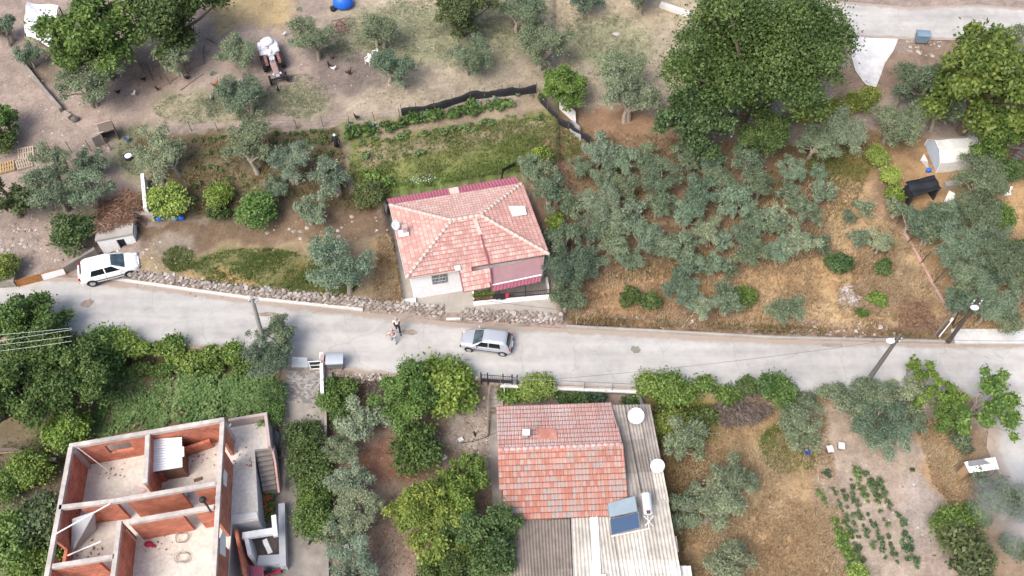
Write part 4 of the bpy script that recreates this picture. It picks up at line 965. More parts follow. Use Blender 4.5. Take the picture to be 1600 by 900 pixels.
mb = MB(); mb.slab(bp, .06); tag(mb.build('plaster_board', 'plaster_grey', origin=sum(bp, Vector()) / 4), 'large pale blue-grey board leaning in the front left room of the brick building', 'board')
plank('roof_prop', 'white pole slanting across the top left room of the brick building', 'pole', (P(122, 700, TZ - .1), on_floor(172, 738)), .05, .05, 'white_paint')
plank('roof_prop', 'white pole laid across the beams over the front left room', 'pole', (P(84, 836, TZ + .04), P(172, 787, TZ + .04)), .07, .06, 'white_paint')
plank('roof_prop', 'white pole from the front left beam down past the leaning board', 'pole', (P(106, 868, FZ + .9), P(158, 846, 2.2)), .08, .07, 'white_paint')
plank('roof_prop', 'thin pale pole slanting down into the big front room', 'pole', (P(197, 828, TZ - .3), on_floor(228, 862)), .045, .045, 'wood')
plank('plank', 'pale plank on the floor beside the corrugated cubicle', 'plank', (on_floor(282, 716) + Vector((0, 0, .05)), on_floor(292, 722) + Vector((0, 0, .05))), .12, .05, 'wood')
plank('plank', 'reddish plank lying on the floor by the middle beam', 'plank', (P(303, 751, FZ + .05), P(316, 747, FZ + .05)), .22, .05, 'card')
def wire_coil(px, py, label):
    p = on_floor(px, py); mb = MB(); rr = random.Random(px)
    for k in range(4):
        r_ = .46 + rr.uniform(-.2, .12); ps = []
        tx, ty = rr.uniform(-.25, .25), rr.uniform(-.25, .25)
        for j in range(13): a = 2 * math.pi * j / 12; sq_ = 1 / max(abs(math.cos(a)), abs(math.sin(a))) ** .8; q_ = rr.uniform(.8, 1.15); ps.append(Vector((r_ * 1.0 * math.cos(a) * sq_ * q_, r_ * .7 * math.sin(a) * sq_ * q_, .14 + .02 * k + tx * math.cos(a) * .3 + ty * math.sin(a) * .3)) + p)
        mb.tube(ps, .009, 4, cap=False)
    tag(mb.build('wire_coil', 'dark_metal', origin=p), label, 'wire coil')
wire_coil(286, 841, 'tangled dark wire coil on the screed, nearer the brick wall'); wire_coil(287, 872, 'tangled dark wire coil in the middle of the screed floor'); wire_coil(301, 708, 'tangled wire heap beside the corrugated cubicle')
p = on_floor(233, 851); mb = MB(); mb.ball(p + Vector((0, 0, .1)), (.3, .2, .12), 8, 5); mb.ball(p + Vector((.3, -.1, .06)), (.16, .12, .07), 8, 5)
tag(mb.build('cloth_heap', 'cloth_red', origin=p, smooth=True), 'crumpled red cloth on the pale floor of the big front room', 'cloth')
p = P(224, 765, TZ); mb = MB()
for k in range(3): mb.box(p + Vector((.1 * k - .1, -.06 * k, .1 + .005 * k)), (.26, .13, .18), .2 * k)
tag(mb.build('loose_bricks', 'tile_faded', origin=p), 'few loose grey bricks where the two ring beams meet', 'bricks', kind='stuff')
def pole_mixer():
    p = P(330, 800, TZ + .005); t = thing('stovepipe', 'black ball-headed pipe standing on the ring beam', 'pipe', p)
    mb = MB(); mb.tube([(0, 0, 0), (-.05, .1, .8), (-.2, .25, 1.1)], .06, 8); mb.build('pipe', 'dark_metal', t, local=True)
    mb = MB(); mb.ball((-.22, .28, 1.25), .22, 12, 8); mb.build('cowl', 'plastic_black', t, local=True, smooth=True)
pole_mixer()
p = P(291, 768, TZ - 1.2); mb = MB(); p = P(288, 774, FZ + .3); mb.tube([p, p + Vector((0, 0, .06)), p + Vector((0, 0, .3))], [.2, .3, .34], 14); tag(mb.build('basin', 'pale_blue', origin=p - Vector((0, 0, .3))), 'pale round basin in the corridor between the brick walls', 'basin')

# ------------------------------------------------------------------ white shed by the car
def shed():
    c = sum(SH, Vector()) / 4; t = thing('shed', 'small white plastered shed with a flat concrete roof behind the white car', 'shed', (c.x, c.y, shb))
    q = SH
    mb = MB(); mb.prism([(p.x, p.y) for p in q], SHZ - .18, SHZ); mb.build('roof', 'concrete', t)
    k = [c.lerp(p, .95) for p in q]
    a, b = k[0], k[1]; L = (b - a).length; d = (b - a).normalized(); n = Vector((d.y, -d.x, 0)); V = lambda p: Vector((p.x, p.y, 0))
    mb = MB()
    u0, u1 = .50, .72
    wallbox(mb, V(a), V(a.lerp(b, u0)), .2, shb - .1, SHZ - .182); wallbox(mb, V(a.lerp(b, u1)), V(b), .2, shb - .1, SHZ - .182); wallbox(mb, V(a.lerp(b, u0)), V(a.lerp(b, u1)), .2, shb + 1.75, SHZ - .182)
    mb.build('wall', 'plaster_white', t)
    for i, j in ((1, 2), (2, 3), (3, 0)):
        mb = MB(); o = Vector((0, .21, 0)) if i == 1 else Vector(); wallbox(mb, V(k[i]) + (V(k[2]) - V(k[1])).normalized() * (.205 if i == 1 else 0), V(k[j]) - (V(k[3]) - V(k[0])).normalized() * (-.205 if i == 3 else 0), .2, shb - .1, SHZ - .183); mb.build('wall', 'plaster_white', t)
    mb = MB(); x0, x1 = V(a.lerp(b, u0 + .01)), V(a.lerp(b, u1 - .01)); wallbox(mb, x0 - n * .17, x1 - n * .17, .03, shb + .01, shb + 1.74); mb.build('door', 'cloth_dark', t)
    mb = MB(); mb.beam(V(a.lerp(b, u0)) + Vector((0, 0, shb + .06)) - n * .1, V(a.lerp(b, u1)) + Vector((0, 0, shb + .06)) - n * .1, .22, .1); mb.build('door_sill', 'concrete', t)
shed()
# sloping concrete wall, gate and white wall near the shed
def lowwall(name, label, cat, pts, th, hgt, mt, grp=None, below=.6):
    g = [GG(*p) for p in pts]; mb = MB()
    for a, b in zip(g[:-1], g[1:]):
        d = Vector((b.x - a.x, b.y - a.y, 0)).normalized(); n = Vector((-d.y, d.x, 0)) * th; h0_, h1_ = (hgt if not hasattr(hgt, '__len__') else hgt)[0:2] if hasattr(hgt, '__len__') else (hgt, hgt)
        q = [Vector((a.x, a.y, 0)), Vector((b.x, b.y, 0)), Vector((b.x, b.y, 0)) + n, Vector((a.x, a.y, 0)) + n]; zz = [a.z, b.z, b.z, a.z]; hh = [h0_, h1_, h1_, h0_]
        mb.hexa([Vector((p.x, p.y, z - below)) for p, z in zip(q, zz)], [Vector((p.x, p.y, z + h)) for p, z, h in zip(q, zz, hh)])
    return tag(mb.build(name, mt, origin=g[0]), label, cat, grp)
lowwall('retaining_wall', 'plain grey concrete wall between the rusty gate and the white shed', 'wall', [(104, 428), (156, 402)], .25, (.75, 1.0), 'concrete_old')
lowwall('retaining_wall', 'pale concrete wall at the left edge beside the rusty gate', 'wall', [(-20, 452), (27, 449)], .8, .7, 'concrete_old')
def sheet_gate():
    a, b = GG(30, 449), GG(104, 429); t = thing('gate', 'low sheet metal gate, rusty at left and white painted at right', 'gate', a)
    d = (b - a); m_ = a.lerp(b, .5); hz = Vector((0, 0, .62))
    for p, q, mt in ((a, m_, 'rust'), (m_, b, 'white_paint')):
        e = (q - p).normalized() * .02; mb = MB(); mb.slab([p + e + Vector((0, 0, .05)), q - e + Vector((0, 0, .05)), q - e + hz + Vector((0, .12, 0)), p + e + hz + Vector((0, .12, 0))], .03); mb.build('gate_leaf', mt, t)
    mb = MB()
    for p in (a, m_, b): mb.beam(p, p + Vector((0, .13, .72)), .06, .06, up=(1, 0, 0))
    mb.beam(a + hz + Vector((0, .14, .04)), b + hz + Vector((0, .14, .04)), .05, .05); mb.build('gate_frame', 'rust', t)
sheet_gate()
lowwall('garden_wall', 'narrow white wall running up beside the heap of brown brushwood', 'wall', [(236, 338), (231, 284)], .25, 1.0, 'plaster_white')
lowwall('garden_wall', 'short rough brick wall at the foot of the narrow white wall', 'wall', [(212, 352), (243, 346)], .3, .7, 'rubble')
lowwall('garden_wall', 'white wall stub left of the cobbled ramp beside the vine leaves', 'wall', [(437, 632), (446, 605)], .3, .55, 'plaster_white')
lowwall('garden_wall', 'low white wall piece left of the lower lane by the leafy shrubs', 'wall', [(430, 705), (436, 680)], .3, .4, 'plaster_grey')
lowwall('garden_wall', 'narrow white wall along the right side of the cobbled ramp', 'wall', [(509, 622), (507, 560)], .22, .85, 'plaster_white')
lowwall('garden_wall', 'thin grey concrete edge along the right side of the lower lane', 'wall', [(516, 960), (513, 780), (511, 626)], .16, .3, 'concrete_old')

# ------------------------------------------------------------------ brick-edged lane with cobbled ramp
def lane():
    strip('lane', [(449, 628), (437, 700), (428, 790), (447, 885), (440, 960)], [(511, 628), (512, 700), (514, 790), (516, 900), (516, 960)], 6, 'concrete_old', .05, edge=False)
    mb = MB(); g = [GG(*p) for p in ((449, 580), (508, 582), (509, 632), (443, 632))]
    t = strip('cobbled_ramp', [(449, 578), (446, 600), (442, 630)], [(508, 580), (508, 600), (509, 631)], 6, 'concrete_old', .035, edge=False)
    pal = []
    for k in range(6):
        b = MB(); b.hexa([(-.11, -.075, -.03), (.11, -.075, -.03), (.11, .075, -.03), (-.11, .075, -.03)], [(-.1, -.062, .045), (.1, -.065, .05), (.1, .064, .045), (-.1, .066, .05)], r=R.random()); pal.append(b.mesh('paving_stone', 'sett'))
    for j in range(17):
        v = (j + .5) / 17; L = Vector((449 - 7 * v, 580 + 51 * v, 0)); Rr = Vector((508, 581 + 50 * v, 0))
        a, b = G(L.x, L.y), G(Rr.x, Rr.y); n_ = 14
        for i in range(n_):
            p = a.lerp(b, (i + .5 + .5 * (j % 2)) / (n_ + .6)); z = float(Hs(np.array([p.x]), np.array([p.y]))[0]) + .05
            if R.random() < .95: inst('paving_stone', R.choice(pal), t, (p.x, p.y, z), R.uniform(-.06, .06), (.98, 1.0, 1))
lane()
def ramp_gate():
    a = GG(486, 577); t = thing('gate', 'small dark barred gate with a pale sheet at the top of the cobbled ramp', 'gate', a)
    b = GG(505, 576); h = Vector((0, 0, 1.0)); mb = MB()
    for p, q in ((a, b), (a + h, b + h), (a + h * .5, b + h * .5)): mb.beam(p + Vector((0, 0, .04)), q + Vector((0, 0, .04)), .05, .06)
    for k in (0, 1): p = a.lerp(b, k); mb.beam(p, p + h * 1.05, .06, .06, up=(1, 0, 0))
    mb.build('gate_frame', 'white_paint', t)
    mb = MB()
    wallbox(mb, a.lerp(b, .06), b.lerp(a, .06), .02, a.z + .1, a.z + .98); mb.build('gate_leaf', 'black_sheet', t)
    q = [GG(457, 578) + Vector((0, 0, .35)), GG(484, 578) + Vector((0, 0, .35)), GG(483, 574) + Vector((0, .2, 1.0)), GG(460, 573) + Vector((0, .2, 1.0))]
    mb = MB(); mb.slab(q, .04); mb.build('gate_sheet', 'pale_sheet', t)
    mb = MB(); p = GG(507, 570); mb.box(p + Vector((0, 0, .5)), (.28, .5, 1.1)); mb.build('gate_pillar', 'tile_faded', t)
ramp_gate()

# ------------------------------------------------------------------ cars
def rrect(x0, x1, hw, r, n=5):
    pts = []
    for cx, cy, a0 in ((x1 - r, hw - r, 0), (x0 + r, hw - r, 90), (x0 + r, -hw + r, 180), (x1 - r, -hw + r, 270)):
        for k in range(n): a = math.radians(a0 + 90 * k / (n - 1)); pts.append((cx + r * math.cos(a), cy + r * math.sin(a)))
    return pts
def car(name, label, paint, S, cab, loc, rz, scl, glass, screen, group=None, badge=False):
    t = thing(name, label, 'car', loc, rz, group); t.scale = (scl,) * 3
    # lower body
    rings = []
    for x, zl, zs, hw in S:
        cr = .045; h = [(-hw * .88, zl), (-hw * .99, zl + .12), (-hw * 1.0, (zl + zs) / 2), (-hw * .975, zs - .1), (-hw * .9, zs - .015), (-hw * .6, zs + cr * .6), (0, zs + cr)]
        h = h + [(-y, z) for y, z in h[-2::-1]]; rings.append([(x, y, z) for y, z in h])
    k = len(rings[0]); mb = MB(); vs = [p for r_ in rings for p in r_]; fs = []
    for i in range(len(rings) - 1):
        for j in range(k): fs.append((i * k + j, (i + 1) * k + j, (i + 1) * k + (j + 1) % k, i * k + (j + 1) % k))
    fs.append(tuple(range(k))[::-1]); fs.append(tuple(range((len(rings) - 1) * k, len(rings) * k)))
    mb.add(vs, [f[::-1] for f in fs]); b = mb.build('body', paint, t, local=True, smooth=True)
    # cabin: levels (z, x rear, x front, half width, corner radius)
    mb = MB(); n = 20; vs = []; fs = []
    for z, x0, x1, hw, r_ in cab: vs += [(x, y, z) for x, y in rrect(x0, x1, hw, r_)]
    L = len(cab)
    for i in range(L - 1):
        for j in range(n): fs.append((i * n + j, i * n + (j + 1) % n, (i + 1) * n + (j + 1) % n, (i + 1) * n + j))
    fs.append(tuple(range((L - 1) * n, L * n))); mb.add(vs, fs); mb.build('roof', paint, t, local=True, smooth=True)
    def lev(z):
        for a, c in zip(cab[:-1], cab[1:]):
            if a[0] <= z <= c[0]: u = (z - a[0]) / (c[0] - a[0]); return [a[q] * (1 - u) + c[q] * u for q in range(5)]
        return cab[-1]
    zb, zt = cab[0][0] + .05, cab[2][0] - .045
    def side_win(u0, u1, s, sh0=0, sh1=0):
        mb = MB(); vs = []
        for e in (.007, -.01):
            for z, a, c in ((zb, u0, u1), ((zb + zt) / 2, (u0 + sh0 + u0) / 2, (u1 + sh1 + u1) / 2), (zt, u0 + sh0, u1 + sh1)):
                q = lev(z)
                for u in (a, c): x = u; vs.append((x, s * (q[3] + e), z))
        f = [(0, 1, 3, 2), (2, 3, 5, 4), (6, 8, 9, 7), (8, 10, 11, 9), (0, 2, 8, 6), (2, 4, 10, 8), (1, 7, 9, 3), (3, 9, 11, 5), (4, 5, 11, 10), (0, 6, 7, 1)]
        if s > 0: f = [x[::-1] for x in f]
        mb.add(vs, f); return mb.build('window', glass, t, local=True)
    return t, lev, side_win, zb, zt
def finish_car(t, lev, side_win, zb, zt, screen, glass, wins, wb, L, hw, wr, nose, tail, paint, lights):
    for s in (-1, 1):
        for w_ in wins: side_win(*w_[:2], s, *w_[2:])
    def endglass(front, nm, mt, wk=.86):
        mb = MB(); vs = []; zs = [zb, zb * .5 + zt * .5, zt]
        for e in (.008, -.012):
            for z in zs:
                q = lev(z); x = q[2] + e if front else q[1] - e
                ww = q[3] - q[4] * .62
                for y in (-ww, -ww * .5, 0, ww * .5, ww): vs.append((x + ((.018 if front else -.018) * (1 - (y / ww) ** 2) if ww else 0), y, z))
        f = []
        for o, fl in ((0, False), (15, True)):
            for i in range(2):
                for j in range(4): q4 = (o + i * 5 + j, o + i * 5 + j + 1, o + i * 5 + 6 + j, o + i * 5 + 5 + j); f.append(q4[::-1] if fl ^ (not front) else q4)
        mb.add(vs, f); mb.build(nm, mt, t, local=True, smooth=True)
    endglass(True, 'windscreen', screen); endglass(False, 'rear_window', glass)
    for x in wb:
        for s in (-1, 1):
            mb = MB(); y = s * (hw - .1); mb.tube([(x, y - .1 * 1, wr), (x, y + .1, wr)], [wr, wr], 20); wh = mb.build('wheel', 'rubber', t, local=True)
            mb = MB(); mb.tube([(x, y + s * .06, wr), (x, y + s * .112, wr)], [wr * .66, wr * .6], 14)
            rim = mb.build('rim', 'rim', wh, local=True)
            mb = MB(); vs = []; f = []; n = 14; yy = s * (hw + .004)
            for r_ in (wr * 1.02, wr * 1.18):
                for k in range(n + 1): a = math.pi * k / n; vs.append((x + r_ * math.cos(a), yy, wr + r_ * math.sin(a)))
            for r_ in (wr * 1.02, wr * 1.18):
                for k in range(n + 1): a = math.pi * k / n; vs.append((x + r_ * math.cos(a), yy - s * .16, wr + r_ * math.sin(a)))
            m_ = n + 1
            for k in range(n): f += [(k, k + 1, m_ + k + 1, m_ + k), (2 * m_ + k, k + 2 * m_ + 1, k + 1, k), (m_ + k, m_ + k + 1, 3 * m_ + k + 1, 3 * m_ + k)]
            mb.add(vs, f); mb.build('wheel_arch', 'plastic_black', t, local=True)
    for nm, mt, q, r_ in lights:
        for s in (-1, 1):
            mb = MB(); mb.ball((q[0], s * q[1], q[2]), r_, 10, 6); mb.build(nm, mt, t, local=True, smooth=True)
    for s in (-1, 1):
        mb = MB(); mb.ball((nose - 1.2, s * (hw + .08), zb + .06), (.07, .11, .08), 8, 6); mb.build('mirror', paint, t, local=True, smooth=True)
        mb = MB(); mb.beam((tail + .75, s * (hw + .006), .5), (nose - .85, s * (hw + .006), .5), .03, .06, up=(0, 0, 1)); mb.build('side_strip', 'plastic_black', t, local=True)
        for x in (.38, -.72):
            mb = MB(); mb.beam((x - .08, s * (hw + .004), zb - .18), (x + .08, s * (hw + .004), zb - .18), .03, .03); mb.build('door_handle', paint, t, local=True)
        mb = MB()
        for x in (.78, -.22): mb.beam((x, s * (hw - .008), .36), (x, s * (hw - .008), zb - .09), .02, .012, up=(1, 0, 0))
        mb.build('door_seam', 'plastic_black', t, local=True)
    mb = MB(); mb.box((nose - .02, 0, .36), (.1, hw * 1.5, .16)); mb.build('grille', 'plastic_black', t, local=True)
    mb = MB(); mb.box((tail - .0, 0, .42), (.1, hw * 1.45, .1)); mb.build('bumper', 'plastic_black', t, local=True)
    mb = MB(); mb.box((tail - .03, 0, .6), (.06, .5, .12)); mb.build('number_plate', 'white_paint', t, local=True)
    mb = MB(); mb.box((0, 0, .2), (L * .82, hw * 1.7, .12)); mb.build('underbody', 'plastic_black', t, local=True)
f0, r0 = P(732.5, 549.5, .03), P(784.5, 556, .03); hd = math.atan2(f0.y - r0.y, f0.x - r0.x)
S_ = [(-1.86, .40, .66, .60), (-1.83, .28, .80, .72), (-1.7, .24, .88, .775), (-1.3, .21, .9, .81), (-.6, .19, .9, .82), (.3, .19, .89, .82), (.9, .2, .87, .81), (1.3, .21, .80, .78), (1.62, .24, .72, .72), (1.8, .28, .64, .62), (1.88, .34, .54, .48)]
cab_ = [(.86, -1.74, 1.02, .76, .16), (1.08, -1.64, .62, .70, .2), (1.33, -1.46, .16, .60, .2), (1.40, -1.36, .02, .55, .22), (1.425, -1.1, -.25, .4, .2)]
wm = (f0 + r0) / 2; sd_ = Vector((math.sin(hd), -math.cos(hd), 0)) * -.74
if ((wm + sd_).y < wm.y): sd_ = -sd_
c1 = car('parked_car', 'small silver hatchback parked on the concrete road below the railed terrace', 'car_silver', S_, cab_, (wm.x + sd_.x, wm.y + sd_.y, .05), hd, 1.0, 'glass_dark', 'glass_screen', 'cars parked by the road')
finish_car(*c1, 'glass_screen', 'glass_dark', [(-.18, .72, .0, -.42), (-1.12, -.26, .1, 0)], (1.2, -1.25), 3.74, .82, .29, 1.88, -1.86, 'car_silver', [('headlight', 'lamp_clear', (1.72, .5, .6), (.14, .17, .08)), ('tail_light', 'tail_red', (-1.78, .64, .76), (.07, .12, .16))])
fw, rw = G(206, 431, 0), G(148, 448, 0); hd = math.atan2(fw.y - rw.y, fw.x - rw.x); wm = (fw + rw) / 2
sd_ = Vector((-math.sin(hd), math.cos(hd), 0)) * .78
S2 = [(-2.0, .42, .74, .62), (-1.97, .28, .88, .74), (-1.8, .24, .95, .80), (-1.3, .21, .97, .835), (-.5, .19, .95, .845), (.4, .19, .93, .845), (1.0, .2, .91, .835), (1.4, .21, .86, .8), (1.75, .24, .77, .73), (1.93, .28, .67, .6), (2.02, .36, .55, .44)]
cab2 = [(.9, -1.86, 1.22, .78, .2), (1.12, -1.78, .82, .72, .22), (1.4, -1.56, .26, .61, .24), (1.475, -1.44, .1, .55, .24), (1.5, -1.15, -.25, .4, .2)]
c2 = car('parked_car', 'white five-door hatchback parked in front of the small white shed', 'car_white', S2, cab2, (wm.x + sd_.x, wm.y + sd_.y, h1(wm.x + sd_.x, wm.y + sd_.y) + .02), hd, 1.08, 'glass_dark', 'glass_screen', 'cars parked by the road')
finish_car(*c2, 'glass_screen', 'glass_dark', [(-.12, .85, .0, -.5), (-1.15, -.2, .18, 0)], (1.26, -1.25), 4.03, .845, .31, 2.02, -2.0, 'car_white', [('headlight', 'lamp_clear', (1.82, .55, .68), (.2, .13, .1)), ('tail_light', 'tail_red', (-1.9, .70, .86), (.08, .1, .17))])

# ------------------------------------------------------------------ tractor with its load of sacks
def tractor():
    a, b = GG(435, 128), GG(427, 104); d = a - b; rz = math.atan2(d.y, d.x)
    p = GG(431, 112); t = thing('tractor', 'old red tractor loaded with white sacks, standing among the olives', 'tractor', p, rz)
    def wheel(x, y, r_, w_):
        mb = MB(); mb.tube([(x, y - w_ / 2, r_), (x, y - w_ * .35, r_), (x, y + w_ * .35, r_), (x, y + w_ / 2, r_)], [r_ * .86, r_, r_, r_ * .86], 20); wh = mb.build('wheel', 'rubber', t, local=True)
        mb = MB()
        for k in range(16):
            an = 2 * math.pi * k / 16; mb.box((x + (r_ + .015) * math.cos(an), y, r_ + (r_ + .015) * math.sin(an)), (.05, w_ * .95, .05), 0, tilt=(0, -an, 0))
        stuff(mb.build('lugs', 'rubber', wh, local=True))
        mb = MB(); mb.tube([(x, y - w_ * .52, r_), (x, y + w_ * .52, r_)], r_ * .5, 14); mb.build('rim', 'tractor_red', wh, local=True)
    for s in (-1, 1): wheel(-.55, s * .78, .66, .36); wheel(1.35, s * .68, .36, .2)
    mb = MB()
    prof = [(-.05, .3, .78, 1.12), (.3, .28, .74, 1.14), (.9, .26, .7, 1.1), (1.25, .24, .66, 1.04), (1.45, .2, .66, .98)]
    vs = []; fs = []
    for x, hw, z0, z1 in prof: vs += [(x, -hw, z0), (x, hw, z0), (x, hw, z1 - .1), (x, hw * .7, z1), (x, -hw * .7, z1), (x, -hw, z1 - .1)]
    for i in range(4):
        for j in range(6): fs.append((i * 6 + j, i * 6 + (j + 1) % 6, i * 6 + 6 + (j + 1) % 6, i * 6 + 6 + j)[::-1])
    fs += [tuple(range(6)), tuple(range(24, 30))[::-1]]; mb.add(vs, fs); mb.build('hood', 'tractor_hood', t, local=True)
    mb = MB(); mb.box((.35, 0, .6), (2.1, .42, .34)); mb.build('engine', 'dark_metal', t, local=True)
    mb = MB(); mb.beam((1.35, -.62, .38), (1.35, .62, .38), .12, .12); mb.build('front_axle', 'dark_metal', t, local=True)
    mb = MB(); mb.beam((-.55, -.7, .66), (-.55, .7, .66), .2, .2); mb.build('rear_axle', 'dark_metal', t, local=True)
    for s in (-1, 1):
        mb = MB(); ps = []; n = 7; vs = []; f = []
        for k in range(n):
            an = math.radians(20 + 140 * k / (n - 1))
            for y in (.42, .66):
                for e in (.72, .69): vs.append((-.55 + e * math.cos(an), s * y, .66 + e * math.sin(an)))
        for k in range(n - 1): o = k * 4; f += [(o, o + 2, o + 6, o + 4), (o + 1, o + 5, o + 7, o + 3), (o, o + 4, o + 5, o + 1), (o + 2, o + 3, o + 7, o + 6)]
        mb.add(vs, f); mb.build('fender', 'tractor_red', t, local=True)
    mb = MB(); mb.box((-.45, 0, 1.02), (.42, .46, .1)); mb.box((-.66, 0, 1.2), (.08, .46, .36)); mb.build('seat', 'sack_white', t, local=True)
    mb = MB(); mb.tube([(-.02 + .02 * math.cos(a_) * 6 * .4, .2 * math.sin(a_), 1.34 + .2 * math.cos(a_) * .8) for a_ in [2 * math.pi * k / 14 for k in range(15)]], .018, 6, cap=False); mb.tube([(.1, 0, 1.1), (-.02, 0, 1.34)], .02, 6); mb.build('steering_wheel', 'plastic_black', t, local=True)
    mb = MB(); mb.tube([(.6, .2, 1.05), (.6, .2, 1.75)], .035, 8); mb.build('exhaust', 'dark_metal', t, local=True)
    for s in (-1, 1): mb = MB(); mb.tube([(1.4, s * .3, .95), (1.5, s * .3, .95)], .09, 10); mb.build('headlight', 'lamp_clear', t, local=True)
    mb = MB(); mb.box((1.5, 0, .8), (.04, .32, .24)); mb.build('grille', 'white_metal', t, local=True)
    mb = MB(); mb.box((1.62, 0, .62), (.1, .8, .08)); mb.build('bumper', 'dark_metal', t, local=True)
    mb = MB(); mb.box((-1.65, 0, .82), (1.55, 1.5, .08)); mb.box((-2.4, 0, 1.0), (.05, 1.5, .35)); mb.box((-1.65, -.73, 1.0), (1.5, .04, .3)); mb.box((-1.65, .73, 1.0), (1.5, .04, .3)); mb.build('carrier', 'wood_grey', t, local=True)
    mb = MB(); mb.tube([(-1.9, -.72, .36), (-1.9, .72, .36)], .05, 8); mb.build('carrier_axle', 'dark_metal', t, local=True)
    for s in (-1, 1): wheel(-1.9, s * .82, .34, .18)
    Mw = Matrix.Translation(p) @ Matrix.Rotation(rz, 4, 'Z')
    def sack(x, y, z, dx, dy, dz, ang, label):
        mb = MB(); rr = random.Random(int(x * 100 + y * 10)); mb.ball((0, 0, 0), (dx, dy, dz), 12, 8)
        def sq(v): return math.copysign(abs(v) ** .6, v)
        mb.v = [(sq(a / dx) * dx * rr.uniform(.95, 1.06), sq(b_ / dy) * dy * rr.uniform(.95, 1.06), sq(c / dz) * dz * rr.uniform(.9, 1.12)) for a, b_, c in mb.v]
        o = mb.build('sack', 'sack_white', None, smooth=True); q = Mw @ Vector((x, y, z)); o.location = q; o.rotation_euler = (0, 0, rz + ang)
        tag(o, label, 'sack', 'white sacks on the tractor')
    sack(-2.1, .42, 1.12, .62, .46, .28, .1, 'white sack on the rear right of the tractor load'); sack(-2.1, -.42, 1.12, .62, .46, .28, -.08, 'white sack on the rear left of the tractor load')
    sack(-1.3, .4, 1.12, .42, .46, .28, .2, 'white sack in front of the rear right sack, by the tractor seat'); sack(-1.3, -.46, 1.1, .42, .42, .28, -.2, 'white sack in front of the rear left sack, by the tractor seat')
    sack(-2.2, .02, 1.5, .5, .5, .2, .3, 'white sack lying topmost on the tractor load'); sack(-1.05, -.05, 1.3, .26, .3, .2, .8, 'crumpled white sack slumped against the tractor seat back')
tractor()
# ------------------------------------------------------------------ trees and shrubs
def unit(v): return v / np.maximum(np.linalg.norm(v, axis=-1, keepdims=True), 1e-6)
def leaves(lobes, n, ln, wd, rng, spray=.12, flat=.35, updir=.25, low=-.55):
    c = np.array([l[0] for l in lobes]); r = np.array([l[1] for l in lobes])
    wgt = r[:, 0] * r[:, 1]; k = rng.choice(len(lobes), n, p=wgt / wgt.sum())
    d = unit(rng.normal(size=(n, 3))); bad = d[:, 2] < low; d[bad, 2] *= -.6; d = unit(d)
    f = 1 - np.abs(rng.normal(0, .26, n)); f = np.where(rng.random(n) < spray, 1 + rng.random(n) ** 1.5 * .55, f)
    # lumps on each lobe
    lump = 1 + .16 * np.sin(d[:, 0] * 7 + k * 1.7) * np.sin(d[:, 1] * 6 + k) + .1 * np.sin(d[:, 2] * 9 + k * .6)
    p = c[k] + d * r[k] * (f * lump)[:, None]
    nm = unit(d * .8 + rng.normal(size=(n, 3)) * .55 + np.array([0, 0, .45])); a = unit(np.cross(nm, rng.normal(size=(n, 3))))
    rad = rng.random(n) < flat * .6 + .1; a[rad] = unit(d * .9 + rng.normal(size=(n, 3)) * .5 + np.array([0, 0, updir]))[rad]
    b = unit(np.cross(a, nm + rng.normal(size=(n, 3)) * .15))
    L = (ln * rng.uniform(.7, 1.35, n))[:, None]; W = (wd * rng.uniform(.7, 1.3, n))[:, None]
    v = np.stack([p - a * L * .5, p + b * W * .5 + a * L * .05, p + a * L * .5, p - b * W * .5 + a * L * .05], 1)
    lr = rng.random(len(lobes)); rnd = np.clip(.62 * rng.random(n) + .38 * lr[k], 0, 1)
    return v, rnd
def crown_mesh(name, lobes, n, ln, wd, rng, **kw):
    v, r = leaves(lobes, n, ln, wd, rng, **kw)
    return fast_mesh(name, v.reshape(-1, 3), np.arange(n * 4).reshape(n, 4), 'leaf', rnd=r)
def branch_mesh(lobes, R_, base_r, rng, fork, stems=1, bark='bark'):
    mb = MB()
    for s in range(stems):
        ox, oy = (rng.normal(0, .12, 2) * R_ if stems > 1 else (0, 0)); top = Vector((ox + rng.normal(0, .06) * R_, oy + rng.normal(0, .06) * R_, fork * rng.uniform(.8, 1.1)))
        mb.tube([(ox, oy, -.25), (ox + .02, oy, 0.05), Vector((ox, oy, 0)).lerp(top, .55) + Vector((rng.normal(0, .03), rng.normal(0, .03), 0)), top], [base_r * 1.5, base_r * 1.1, base_r * .9, base_r * .75], 8)
        sub = lobes[s::stems]; sub = sub if len(sub) < 14 else sub[::2]
        for c, r_ in sub:
            c = Vector(c); m_ = top.lerp(c, .5) + Vector((rng.normal(0, .08), rng.normal(0, .08), .06)) * R_
            mb.tube([top - Vector((0, 0, .05)), m_, c], [base_r * .55, base_r * .35, base_r * .12], 6)
    return mb.mesh('trunk', bark)
